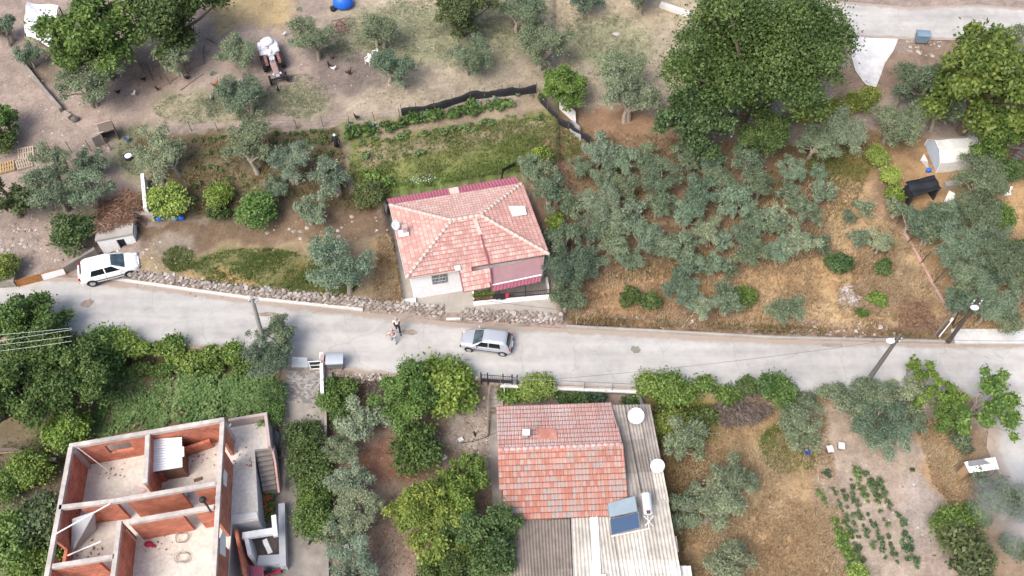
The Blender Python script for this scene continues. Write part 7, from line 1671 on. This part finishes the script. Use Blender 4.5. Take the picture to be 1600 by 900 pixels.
# ------------------------------------------------------------------ bins, chairs, pallets, boxes
def waste_bin(px, py, yaw, label, mt, s=1.0):
    p = G(px, py); p.z = h1(p.x, p.y) + .04; t = thing('waste_bin', label, 'waste bin', p, yaw, 'wheeled street bins'); t.scale = (s,) * 3
    mb = MB(); mb.hexa([(-.5, -.36, .16), (.5, -.36, .16), (.5, .36, .16), (-.5, .36, .16)], [(-.62, -.46, 1.02), (.62, -.46, 1.02), (.62, .46, 1.02), (-.62, .46, 1.02)]); mb.build('container', mt, t, local=True)
    mb = MB(); n = 8; vs = []; f = []
    for x in (-.65, .65):
        for k in range(n + 1): a = math.pi * k / n; vs.append((x, -.5 * math.cos(a), 1.03 + .2 * math.sin(a)))
    for k in range(n): f.append((k, k + 1, n + 2 + k, n + 1 + k)[::-1])
    f += [tuple(range(n + 1)), tuple(range(n + 1, 2 * n + 2))[::-1]]; mb.add(vs, f); mb.build('lid', mt if mt != 'grey_metal' else 'pale_sheet', t, local=True)
    for x in (-.45, .45):
        for y in (-.3, .3): mb = MB(); mb.tube([(x - .03, y, .1), (x + .03, y, .1)], .1, 10); mb.build('wheel', 'rubber', t, local=True)
    for x in (-.66, .66): mb = MB(); mb.tube([(x, -.1, .9), (x + math.copysign(.08, x), 0, .9), (x, .1, .9)], .02, 6); mb.build('handle', 'dark_metal', t, local=True)
waste_bin(526.5, 572, .05, 'grey metal waste bin on the road beside the cobbled ramp wall', 'grey_metal', .95); waste_bin(1437, 66, -.12, 'grey-blue waste bin on rubble at the edge of the upper road', 'pale_blue', .9); waste_bin(1250, 33, .2, 'blue bin half hidden behind the giant dark tree', 'blue_plastic', .95)
def chair(px, py, yaw, label):
    p = GG(px, py); t = thing('garden_chair', label, 'chair', p, yaw, 'white plastic garden chairs')
    mb = MB(); mb.box((0, 0, .43), (.46, .46, .04)); mb.build('seat', 'white_paint', t, local=True)
    mb = MB(); mb.box((0, -.24, .68), (.46, .04, .46), tilt=(.15, 0, 0)); mb.build('backrest', 'white_paint', t, local=True)
    for s in (-1, 1):
        mb = MB(); mb.box((s * .25, -.02, .64), (.06, .42, .03)); mb.build('armrest', 'white_paint', t, local=True)
        for y in (-.2, .2): mb = MB(); mb.beam((s * .23, y * 1.15, 0), (s * .21, y, .42 if y < 0 else .63), .045, .045); mb.build('leg', 'white_paint', t, local=True)
chair(577, 100, 2.6, 'white plastic chair standing further from the olive'); chair(587, 91, 1.9, 'white plastic chair standing right against the olive')
def pallet(px, py, yaw, mt, label, tilt=(0, 0), s=1.0, z=0.0):
    p = GG(px, py); p.z += z; t = thing('pallet', label, 'pallet', p, yaw, 'wooden pallets'); t.rotation_euler = (tilt[0], tilt[1], yaw); t.scale = (s,) * 3
    for k in range(7): mb = MB(); mb.box((-.53 + k * .177, 0, .135), (.1, 1.0, .025)); mb.build('slat', mt, t, local=True)
    for y in (-.45, 0, .45): mb = MB(); mb.box((0, y, .075), (1.2, .1, .095)); mb.build('bearer', mt, t, local=True)
    for y in (-.45, 0, .45): mb = MB(); mb.box((0, y, .014), (1.2, .1, .024)); mb.build('bottom_board', mt, t, local=True)
pallet(42, 241, .25, 'pallet_pale', 'pale pallet lying uppermost against the weeds', (.25, 0), 1.05, .1); pallet(38, 257, .5, 'pallet_pale', 'pale pallet below and overlapped by the uppermost one', (.05, .1), 1.0); pallet(10, 262, .38, 'pallet_yellow', 'yellowish pallet cut by the left edge above the dark tree', (0, 0), 1.1)
def beehive(px, py, yaw, label, mt):
    p = GG(px, py); t = thing('wooden_box', label, 'box', p, yaw, 'small boxes on the dirt path')
    mb = MB(); mb.box((0, 0, .2), (.38, .42, .3)); mb.build('box', mt, t, local=True); mb = MB(); mb.box((0, 0, .37), (.44, .5, .05)); mb.build('lid', 'concrete_white', t, local=True)
    for x in (-.15, .15): mb = MB(); mb.box((x, 0, .025), (.05, .42, .05)); mb.build('runner', 'wood_grey', t, local=True)
beehive(1295, 705, .1, 'small pale-lidded box on the dirt path, nearer the blue bucket', 'wood_grey'); beehive(1312.5, 700, -.2, 'small pale-lidded box on the dirt path, farther from the blue bucket', 'dirt_plain')
def bucket(px, py, mt, label, r_=.16, h_=.32, name='bucket'):
    p = GG(px, py); t = thing(name, label, name, p)
    mb = MB(); n = 14; vs = []; f = []
    for r2, z in ((r_ * .75, 0), (r_, h_), (r_ * .93, h_), (r_ * .7, .03)):
        for k in range(n): a = 2 * math.pi * k / n; vs.append((r2 * math.cos(a), r2 * math.sin(a), z))
    for i in range(3):
        for k in range(n): f.append((i * n + k, i * n + (k + 1) % n, (i + 1) * n + (k + 1) % n, (i + 1) * n + k))
    f += [tuple(range(n))[::-1], tuple(range(3 * n, 4 * n))]; mb.add(vs, f); mb.build('pail', mt, t, local=True)
    mb = MB(); mb.tube([(r_ * math.cos(a), .02, h_ + r_ * .9 * math.sin(a)) for a in [math.pi * k / 10 for k in range(11)]], .008, 5); mb.build('handle', 'grey_metal', t, local=True)
bucket(1260, 709, 'blue_plastic', 'blue bucket at the foot of the olive by the dirt path', .19, .34); bucket(200, 221, 'pale_blue', 'pale blue bucket beside the grey kennel', .24, .4); bucket(1551, 252, 'pale_blue', 'pale bucket near the stair frame at the right edge', .2, .3)
p = GG(202, 247); mb = MB(); mb.tube([p, p + Vector((0, 0, .28))], [.36, .4], 16); mb.tube([p + Vector((0, 0, .26)), p + Vector((0, 0, .3))], [.3, .3], 12, m=1); tag(mb.build('trough', ['dark_metal', 'white_metal'], origin=p), 'dark round feed trough with a pale inside below the kennel', 'trough')
def kennel():
    b = GG(176, 222); t = thing('kennel', 'small grey slab kennel with a dark open front by the wire fence', 'kennel', b); d = Vector((.86, .42, 0)).normalized(); n = Vector((-d.y, d.x, 0))
    o = Vector((b.x, b.y, 0)); z = b.z; wv = 1.15; dp = 1.1
    a = [o - d * wv / 2, o + d * wv / 2, o + d * wv / 2 + n * dp, o - d * wv / 2 + n * dp]
    mb = MB(); mb.slab([Vector((p.x, p.y, z + 1.25)) for p in a], .08); mb.build('roof', 'wood_grey', t)
    for i, j in ((1, 2), (2, 3), (3, 0)): mb = MB(); wallbox(mb, a[i], a[j], .07, z - .15, z + 1.165, side=1); mb.build('wall', 'wood_grey', t)
    q = [Vector((a[0].x, a[0].y, z)) - d * .75 - n * .1, Vector((a[0].x, a[0].y, z)) - d * .02, Vector((a[0].x, a[0].y, z + 1.15)) - d * .02, Vector((a[0].x, a[0].y, z + 1.1)) - d * .75 - n * .1]
    mb = MB(); mb.slab(q, .03); mb.build('side_sheet', 'concrete_old', t)
    mb = MB(); mb.beam(Vector((a[3].x, a[3].y, z + 1.3)) - d * .3, Vector((a[2].x, a[2].y, z + 1.3)) - d * .1, .09, .06); mb.beam(Vector((a[0].x, a[0].y, z + 1.3)) - d * .6, Vector((a[0].x, a[0].y, z + 1.3)) + d * .3, .09, .06); mb.build('batten', 'pallet_pale', t)
kennel()
p = GG(118, 188); mb = MB(); mb.ball(p + Vector((0, 0, .15)), (.36, .3, .26), 9, 6); mb.v = [tuple(Vector(v) + Vector((R.uniform(-.04, .04), R.uniform(-.04, .04), R.uniform(-.03, .03)))) for v in mb.v]; tag(mb.build('boulder', 'pole_concrete', origin=p), 'grey boulder at the end of the broken yard wall', 'boulder')
p = GG(963, 53); mb = MB(); mb.ball(p, (.4, .28, .12), 9, 6, r=.7); tag(mb.build('boulder', 'pebble', origin=p), 'flat pale rock in the middle of the dry field', 'rock')
def logs(lst, label, mt='wood'):
    t = None
    for i, (x0, y0, x1, y1) in enumerate(lst):
        a, b = GG(x0, y0), GG(x1, y1); mb = MB(); mb.tube([a + Vector((0, 0, .06)), a.lerp(b, .5) + Vector((R.uniform(-.06, .06), 0, .08)), b + Vector((0, 0, .05))], [.05, .045, .03], 6)
        tag(mb.build('branch', mt, origin=a), label[i], 'branch', 'poles and branches on the ground')
logs([(216, 98, 224, 114), (222, 98, 232, 114), (226, 97, 239, 126), (268, 127, 318, 100), (282, 142, 318, 116), (319, 72, 319, 98), (322, 60, 340, 70)], ['short cut pole left of its two neighbours under the dark tree', 'middle cut pole under the dark tree', 'longest cut pole pointing at the black hen', 'long branch lying below the open olive', 'second long branch lying parallel below it', 'thin upright stake left of the left tractor olive', 'dark log near the upper dry ground'], 'wood_grey')
def scarecrow():
    p = GG(527, 232); t = thing('scarecrow', 'dark clothed scarecrow on a stick at the corner of the brown garden', 'scarecrow', p)
    mb = MB(); mb.tube([(0, 0, -.2), (0, 0, 1.6)], .03, 6); mb.build('stick', 'wood', t, local=True)
    mb = MB(); mb.tube([(0, 0, .35), (0, 0, .7), (0, 0, 1.2), (0, 0, 1.4)], [.22, .17, .2, .1], 10); mb.build('coat', 'cloth_dark', t, local=True, smooth=True)
    for s in (-1, 1): mb = MB(); mb.tube([(s * .15, 0, 1.3), (s * .3, -.03, .95), (s * .33, -.05, .75)], [.08, .06, .05], 8); mb.build('sleeve', 'cloth_dark', t, local=True, smooth=True)
    mb = MB(); mb.ball((0, 0, 1.52), .12, 10, 7); mb.build('head', 'shirt_white', t, local=True, smooth=True)
scarecrow()
def harrow():
    p = GG(533, 48); t = thing('harrow', 'red tractor harrow frame parked on the weedy field', 'harrow', p, 1.9)
    for y in (-.55, -.18, .18, .55): mb = MB(); mb.beam((-.8, y, .5), (.8, y, .5), .07, .07); mb.build('bar', 'tractor_red', t, local=True)
    for x in (-.8, 0, .8): mb = MB(); mb.beam((x, -.6, .58), (x, .6, .58), .06, .06); mb.build('cross_bar', 'tractor_red', t, local=True)
    for y in (-.55, -.18, .18, .55):
        for x in (-.6, -.2, .2, .6): mb = MB(); mb.tube([(x, y, .46), (x - .12, y, .25), (x + .05, y, 0)], .022, 5); mb.build('tine', 'grey_metal', t, local=True)
    mb = MB(); mb.beam((0, -.4, .6), (0, .0, 1.1), .06, .06); mb.beam((0, .4, .6), (0, .0, 1.1), .06, .06); mb.build('hitch', 'tractor_red', t, local=True)
harrow()
p = G(537, 2, .6); b = GG(537, 9); mb = MB(); mb.ball((0, 0, .35), (.95, .8, .85), 14, 9); mb.v = [(v[0] * (1 + .04 * math.sin(9 * v[2])), v[1], max(0, v[2] + R.uniform(-.05, .05))) for v in mb.v]; o = mb.build('blue_tarpaulin', 'blue_plastic', None, smooth=True); o.location = b; tag(o, 'bright blue tarpaulin draped over a heap at the top edge', 'tarpaulin')
mb = MB(); p = GG(521, 16); mb.tube([p, p + Vector((0, 0, .3))], [.25, .28], 10); tag(mb.build('tub', 'black_sheet', origin=p), 'small dark tub beside the blue tarpaulin', 'tub')
def tarp_shelter():
    z = h1(P(55, 60, 4).x, P(55, 60, 4).y) + 1.9; q = [P(38, 52, z - .3), P(82, 70, z - .5), P(92, 10, z + .1), P(42, 2, z + .3)]; c = sum(q, Vector()) / 4; t = thing('tarp_shelter', 'low shelter roofed with a crumpled white tarpaulin at the top left', 'shelter', (c.x, c.y, z - 1.9))
    mb = MB(); n = 12; vs = []; f = []
    for e in (0, -.03):
        for j in range(n + 1):
            for i in range(n + 1):
                u, v = i / n, j / n; p_ = q[0].lerp(q[1], u).lerp(q[3].lerp(q[2], u), v); vs.append(p_ + Vector((0, 0, .16 * math.sin(5 * u + 3 * v) + .07 * math.sin(17 * v + 6 * u) + e - (.3 * max(0, .15 - v) / .15))))
    K = n + 1
    for j in range(n):
        for i in range(n): a = j * K + i; f += [(a, a + 1, a + K + 1, a + K), (K * K + a, K * K + a + K, K * K + a + K + 1, K * K + a + 1)]
    mb.add(vs, f); mb.build('tarpaulin', 'sack_white', t, smooth=True)
    for p_ in q: mb = MB(); mb.tube([Vector((p_.x, p_.y, z - 2.2)), p_ + Vector((0, 0, -.12))], .05, 6); mb.build('post', 'pole_wood', t)
    mb = MB(); k = [c.lerp(p_, .8) for p_ in q]; wallbox(mb, k[3], k[2], .06, z - 2, z - .5); wallbox(mb, k[1], k[2], .06, z - 2, z - .6, side=1); mb.build('wall', 'wood_grey', t)
    mb = MB(); mb.slab([P(38, 60, z - .75), P(56, 68, z - .8), P(52, 60, z - .6), P(38, 53, z - .55)], .03); mb.build('edge_sheet', 'grass_weed', t)
tarp_shelter()
# ------------------------------------------------------------------ hoop tent, coop, lean-to, stair frame
def tent():
    g = h1(P(1490, 268, 3).x, P(1490, 268, 3).y); b0, b1 = P(1462, 272, g), P(1525, 267, g); d = (b1 - b0).normalized(); n = Vector((-d.y, d.x, 0)); L = (b1 - b0).length; W_ = 3.0
    t = thing('hoop_tent', 'white plastic covered poly tunnel with sloping sides above the black-roofed coop', 'poly tunnel', b0)
    prof = [(0, -.1), (.12, 1.15), (.95, 1.85), (2.0, 1.9), (2.85, 1.15), (3.0, -.1)]
    def pt(u, q): return Vector((b0.x, b0.y, g)) + d * u + n * q[0] + Vector((0, 0, q[1]))
    for i in range(5):
        mb = MB(); ns = 6; vs = []; f = []
        for e in (0, .03):
            for k in range(ns + 1):
                sag = .03 * math.sin(k * 2.1)
                for q in (prof[i], prof[i + 1]): vs.append(pt(L * k / ns, (q[0] + (e if i < 2 else -e), q[1] - e * .8 - sag * (1 if i not in (0, 4) else 0))))
        K = 2 * (ns + 1)
        for k in range(ns): f += [(2 * k, 2 * k + 2, 2 * k + 3, 2 * k + 1), (K + 2 * k, K + 2 * k + 1, K + 2 * k + 3, K + 2 * k + 2)]
        mb.add(vs, f); mb.build('cover_sheet', 'tent_sheet', t, smooth=False)
    for u in (0.02, L - .02):
        mb = MB(); f = [pt(u, (q[0], q[1] - .02)) for q in prof]; m_ = [p_ + d * .03 for p_ in f]; mb.add(f + m_, [tuple(range(6)), tuple(range(6, 12))[::-1]]); mb.build('end_sheet', 'tent_end', t)
    mb = MB()
    for u in (-.03, L + .03):
        for a, b in zip(prof[:-1], prof[1:]): mb.tube([pt(u, a), pt(u, b)], .03, 6)
    mb.build('hoop', 'white_metal', t)
    q = [P(1438, 250, g + .5), P(1452, 266, g + .05), P(1450, 252, g + .9), P(1444, 240, g + .9)]; mb = MB(); mb.slab(q, .03); mb.build('door_flap', 'tent_sheet', t)
tent()
def coop():
    g = h1(P(1445, 310, 3).x, P(1445, 310, 3).y); zt = g + 1.7; q = [P(1428, 307, zt - .2), P(1471, 295, zt - .2), P(1460, 273.5, zt + .15), P(1415, 283.5, zt + .15)]; c = sum(q, Vector()) / 4
    t = thing('coop', 'small coop with a crumpled black sheet roof below the white tent', 'coop', (c.x, c.y, g))
    mb = MB(); n = 10; vs = []; f = []
    for e in (0, -.04):
        for j in range(n + 1):
            for i in range(n + 1): u, v = i / n, j / n; vs.append(q[0].lerp(q[1], u).lerp(q[3].lerp(q[2], u), v) + Vector((0, 0, .05 * math.sin(11 * v + 2 * u) + .025 * math.sin(9 * u) + e)))
    K = n + 1; KK_ = K * K
    for j in range(n):
        for i in range(n): a = j * K + i; f += [(a, a + 1, a + K + 1, a + K), (KK_ + a, KK_ + a + K, KK_ + a + K + 1, KK_ + a + 1)]
    for i in range(n): f.append((i, KK_ + i, KK_ + i + 1, i + 1)); a = n * K + i; f.append((a, a + 1, KK_ + a + 1, KK_ + a))
    mb.add(vs, f); mb.build('roof_sheet', 'black_sheet', t, smooth=True)
    k = [c.lerp(p_, .9) for p_ in q]; mb = MB()
    for i in (1, 2, 3): wallbox(mb, k[i], k[(i + 1) % 4], .06, g - .2, zt - .28, side=1)
    mb.build('wall', 'black_net', t)
    for p_ in k: mb = MB(); mb.tube([Vector((p_.x, p_.y, g - .2)), Vector((p_.x, p_.y, zt - .25))], .05, 6); mb.build('post', 'pole_wood', t)
    for a, lab in (([(1412, 300), (1420, 318), (1425, 305), (1418, 292)], 0), ([(1474, 316), (1487, 322), (1490, 308), (1480, 303)], 1)):
        mb = MB(); mb.slab([G(x, y) + Vector((0, 0, .12 + .3 * (i > 1))) for i, (x, y) in enumerate(a)], .05); mb.build('side_board', 'concrete_white', t)
coop()
p = GG(1487, 292); mb = MB(); mb.box(p + Vector((0, 0, .25)), (1.4, .5, .5), .15); tag(mb.build('masonry_block', 'concrete', origin=p), 'pale masonry block between the tent and the coop', 'block')
p = GG(1571, 307); mb = MB(); mb.slab([GG(1566, 309) + Vector((0, 0, .2)), GG(1578, 307) + Vector((0, 0, .2)), GG(1577, 303) + Vector((0, 0, .3)), GG(1570, 302) + Vector((0, 0, .3))], .08); mb.beam(GG(1574, 303), GG(1577, 298) + Vector((0, 0, .5)), .2, .06); tag(mb.build('white_boards', 'white_paint', origin=p), 'loose white boards on the tan ground at the right, below the stair frame', 'boards')
p = GG(1450, 268); mb = MB(); mb.ball(p + Vector((0, 0, .15)), (.25, .2, .2), 9, 6); tag(mb.build('blue_bag', 'blue_plastic', origin=p, smooth=True), 'small blue bag at the lower left corner of the white tent', 'bag')
def stair_frame():
    b = GG(1585, 262); t = thing('metal_stair', 'dark red steel stair frame cut by the right edge', 'stair', b); a0, a1 = b, P(1612, 232, b.z + 2.2)
    for off in (Vector((0, 0, 0)), Vector((-.5, .55, 0))): mb = MB(); mb.beam(a0 + off, a1 + off, .12, .2); mb.build('stringer', 'tractor_red', t)
    for k in range(7): p_ = a0.lerp(a1, k / 7); mb = MB(); mb.beam(p_ + Vector((-.55, .6, .1)), p_ + Vector((.05, 0, .1)), .22, .04); mb.build('tread', 'grey_metal', t)
    mb = MB(); mb.tube([a1 + Vector((0, 0, -3)), a1], .05, 6); mb.build('post', 'tractor_red', t)
stair_frame()
def lean_to():
    g = h1(P(1530, 745, 0).x, P(1530, 745, 0).y); z = g + 1.5; q = [P(1514, 739, z), P(1561, 733, z + .1), P(1555, 714, z + .25), P(1506, 722, z + .15)]; c = sum(q, Vector()) / 4; t = thing('lean_to', 'small white corrugated lean-to with a grey patch beside the branch road', 'lean-to', (c.x, c.y, g))
    for i in range(2): a, b = q[0].lerp(q[1], i * .5), q[0].lerp(q[1], i * .5 + .496); e, f_ = q[3].lerp(q[2], i * .5), q[3].lerp(q[2], i * .5 + .496); mb = MB(); corr(mb, [b, f_, e, a] if False else [a, b, f_, e], 4, .03); mb.build('roof_sheet', 'white_metal', t)
    k = [q[3].lerp(q[2], .12) + Vector((0, 0, .05)), q[3].lerp(q[2], .6) + Vector((0, 0, .05))]; k += [k[1].lerp(q[1], .48) + Vector((0, 0, .02)), k[0].lerp(q[0], .48) + Vector((0, 0, .02))]; mb = MB(); mb.slab(k, .02); mb.build('roof_patch', 'grey_metal', t)
    for p_ in q: mb = MB(); p_ = c.lerp(p_, .93); mb.tube([Vector((p_.x, p_.y, g - .3)), p_ + Vector((0, 0, -.08))], .05, 6); mb.build('post', 'wood_grey', t)
    kk = [c.lerp(p_, .85) for p_ in q]; mb = MB(); wallbox(mb, kk[2], kk[3], .06, g - .2, z - .1, side=1); wallbox(mb, kk[3], kk[0], .06, g - .2, z - .1, side=1); mb.build('wall', 'wood', t)
lean_to()
# ------------------------------------------------------------------ odds and ends near the houses
def tubes_pile():
    a, b = GG(667, 677), GG(688, 687); mb = MB(); mb.tube([a + Vector((0, 0, .14)), b + Vector((0, 0, .14))], .13, 12); tag(mb.build('drain_pipe', 'grey_metal', origin=a), 'grey pipe lying by the glossy lemon shrub', 'pipe')
    a, b = GG(665, 688), GG(682, 690); mb = MB(); mb.beam(a + Vector((0, 0, .05)), b + Vector((0, 0, .05)), .08, .05); tag(mb.build('plank', 'white_paint', origin=a), 'white stick lying below the grey pipe', 'stick')
tubes_pile()
for x, y, lab in ((687, 705, 'pale square stone on the path under the grey pipe'), (720, 688, 'pale paving slab on the dirt path by the steps'), (694, 716, 'pinkish broken block below the pale square stone'), (541, 855, 'white stone in the bottom of the middle yard')):
    p = GG(x, y); mb = MB(); mb.box(p + Vector((0, 0, .08)), (.36, .3, .2), R.uniform(0, 1)); tag(mb.build('stone_block', 'concrete_white', origin=p), lab, 'stone')
def cat(px, py):
    p = GG(px, py); t = thing('cat', 'black cat sitting on the path left of the orange roof', 'cat', p, 2.0)
    N = [(0, 0, .12, .085), (.06, 0, .22, .07), (.1, 0, .32, .045), (.13, 0, .38, .055), (.18, 0, .37, .03), (.1, .03, .43, .015), (.1, -.03, .43, .015), (.1, .05, .1, .03), (.12, .05, .02, .025), (.1, -.05, .1, .03), (.12, -.05, .02, .025), (-.1, .0, .05, .025), (-.22, .05, .03, .018), (-.05, .08, .04, .04), (-.05, -.08, .04, .04)]
    E = [(0, 1), (1, 2), (2, 3), (3, 4), (3, 5), (3, 6), (1, 7), (7, 8), (1, 9), (9, 10), (0, 11), (11, 12), (0, 13), (0, 14)]
    skinmesh('body', N, E, 'black_sheet', t)
cat(742, 680)
p = GG(742, 692); ps = [GG(x, y) + Vector((0, 0, .05)) for x, y in ((722, 692), (740, 690), (758, 684), (776, 676))]; mb = MB(); mb.tube(ps, .025, 6); tag(mb.build('garden_hose', 'dark_metal', origin=p), 'dark garden hose across the path left of the orange roof', 'hose')
def washing():
    t = thing('laundry', 'dark clothes and a red cloth hanging on the veranda railing', 'laundry', VA0 + VD * 1.9)
    for k, (u, mt, ww, hh) in enumerate(((1.65, 'cloth_dark', .4, .5), (2.05, 'cloth_dark', .35, .6), (2.4, 'cloth_red', .25, .35))):
        a = VA0 + VD * u + VU * .03 + Vector((0, 0, 1.16)); mb = MB(); mb.slab([a - VU * .12 - Vector((0, 0, hh)), a + VD * ww - VU * .1 - Vector((0, 0, hh * .9)), a + VD * ww + VU * .03, a + VU * .03], .03); mb.build('garment', mt, t)
washing()
rng = np.random.default_rng(5); lob = [(np.array([k * .3, rng.normal(0, .05), .25]), np.array([.28, .24, .24])) for k in range(5)]
cm = crown_mesh('foliage', lob, 900, .15, .1, rng); pp = VA0 + VD * .25 + VU * .4 + Vector((0, 0, .55)); tpl = thing('planter_shrub', 'low green plant filling the veranda planter', 'plant', pp, math.atan2(VD.y, VD.x)); inst('foliage', cm, tpl, color=BRT)
mb = MB(); [mb.tube([(.3 * k, 0, -.05), (.3 * k, 0, .2)], .012, 5) for k in range(5)]; mb.build('stem', 'bark', tpl, local=True)
mb = MB(); a = [P(598, 336, ZP), P(604, 343, ZP)]; q = [a[0], a[1], P(607, 331, 2.3), P(601, 324, 2.3)]; mb.slab([Vector((a[0].x - .1, a[0].y, ZP)), Vector((a[1].x - .1, a[1].y, ZP)), Vector((a[1].x + .25, a[1].y, 2.4)), Vector((a[0].x + .25, a[0].y, 2.4))], .03); tag(mb.build('leaning_sheet', 'grey_metal', origin=q[0]), 'grey sheet leaning at the back left corner of the tiled house', 'sheet')
def scooter():
    p = GG(431, 897); t = thing('scooter', 'red and black motor scooter cut by the bottom edge of the lane', 'scooter', p, .3)
    for x in (-.55, .6):
        mb = MB(); mb.tube([(x, -.06, .24), (x, .06, .24)], .24, 14); wh = mb.build('wheel', 'rubber', t, local=True); mb = MB(); mb.tube([(x, -.07, .24), (x, .07, .24)], .11, 10); mb.build('rim', 'rim', wh, local=True)
    mb = MB(); mb.tube([(-.6, 0, .6), (-.3, 0, .55), (0, 0, .35), (.3, 0, .35), (.5, 0, .7)], [.12, .16, .12, .1, .1], 10); mb.build('body', 'cloth_red', t, local=True, smooth=True)
    mb = MB(); mb.box((-.35, 0, .78), (.6, .26, .1)); mb.build('seat', 'plastic_black', t, local=True)
    mb = MB(); mb.tube([(.6, 0, .24), (.48, 0, 1.0)], .035, 8); mb.tube([(.45, -.3, 1.02), (.48, 0, 1.0), (.45, .3, 1.02)], .02, 6); mb.build('handlebar', 'dark_metal', t, local=True)
    mb = MB(); mb.ball((.56, 0, .88), .09, 10, 6); mb.build('headlight', 'lamp_clear', t, local=True)
scooter()
p = GG(491, 850); mb = MB(); mb.tube([p + Vector((.28 * math.cos(a), .28 * math.sin(a), .1)) for a in [2 * math.pi * k / 16 for k in range(17)]], .1, 8, cap=False); tag(mb.build('tyre', 'rubber', origin=p, smooth=True), 'old black tyre lying beside the lower lane', 'tyre')
# blue bags along the brown garden bank
for i, (x, y) in enumerate(((250, 344), (273, 344), (284, 343))):
    p = GG(x, y); mb = MB(); mb.ball(p + Vector((0, 0, .15)), (.28, .16, .24), 9, 6); tag(mb.build('blue_bag', 'pale_blue' if i == 1 else 'blue_plastic', origin=p, smooth=True), ('dark blue bag nearest the rough brick wall stub', 'paler blue bag on the bank below the lime shrub', 'dark blue bag farthest from the brick wall stub')[i], 'bag')
# drifting smoke in the lower right corner
def smoke():
    p = P(1602, 800, 1.0); me = MB(); me.ball((0, 0, 0), (3.6, 5.0, 2.4), 20, 12); m = bpy.data.materials.new('smoke'); m.use_nodes = True; n = m.node_tree.nodes; l = m.node_tree.links; n.remove(n['Principled BSDF']); MATS['smoke'] = m
    v = n.new('ShaderNodeVolumePrincipled'); v.inputs['Color'].default_value = (.92, .94, .97, 1); tc = n.new('ShaderNodeTexCoord'); nz = n.new('ShaderNodeTexNoise'); nz.inputs['Scale'].default_value = .45; nz.inputs['Detail'].default_value = 4; l.new(tc.outputs['Object'], nz.inputs[0])
    sx = n.new('ShaderNodeVectorMath'); sx.operation = 'DIVIDE'; l.new(tc.outputs['Object'], sx.inputs[0]); sx.inputs[1].default_value = (3.6, 5.0, 2.4); ln = n.new('ShaderNodeVectorMath'); ln.operation = 'LENGTH'; l.new(sx.outputs[0], ln.inputs[0])
    mr = n.new('ShaderNodeMapRange'); mr.inputs[1].default_value = 1; mr.inputs[2].default_value = .3; mr.inputs[3].default_value = 0; mr.inputs[4].default_value = 1; l.new(ln.outputs['Value'], mr.inputs[0])
    m2 = n.new('ShaderNodeMapRange'); m2.inputs[1].default_value = .42; m2.inputs[2].default_value = .68; m2.inputs[4].default_value = .5; l.new(nz.outputs[0], m2.inputs[0])
    mu = n.new('ShaderNodeMath'); mu.operation = 'MULTIPLY'; l.new(mr.outputs[0], mu.inputs[0]); l.new(m2.outputs[0], mu.inputs[1]); l.new(mu.outputs[0], v.inputs['Density']); l.new(v.outputs[0], n['Material Output'].inputs['Volume'])
    o = me.build('smoke', 'smoke', None); o.location = p; stuff(o)
smoke()
print('objects', len(SC.objects), 'trees', TCOUNT[0])
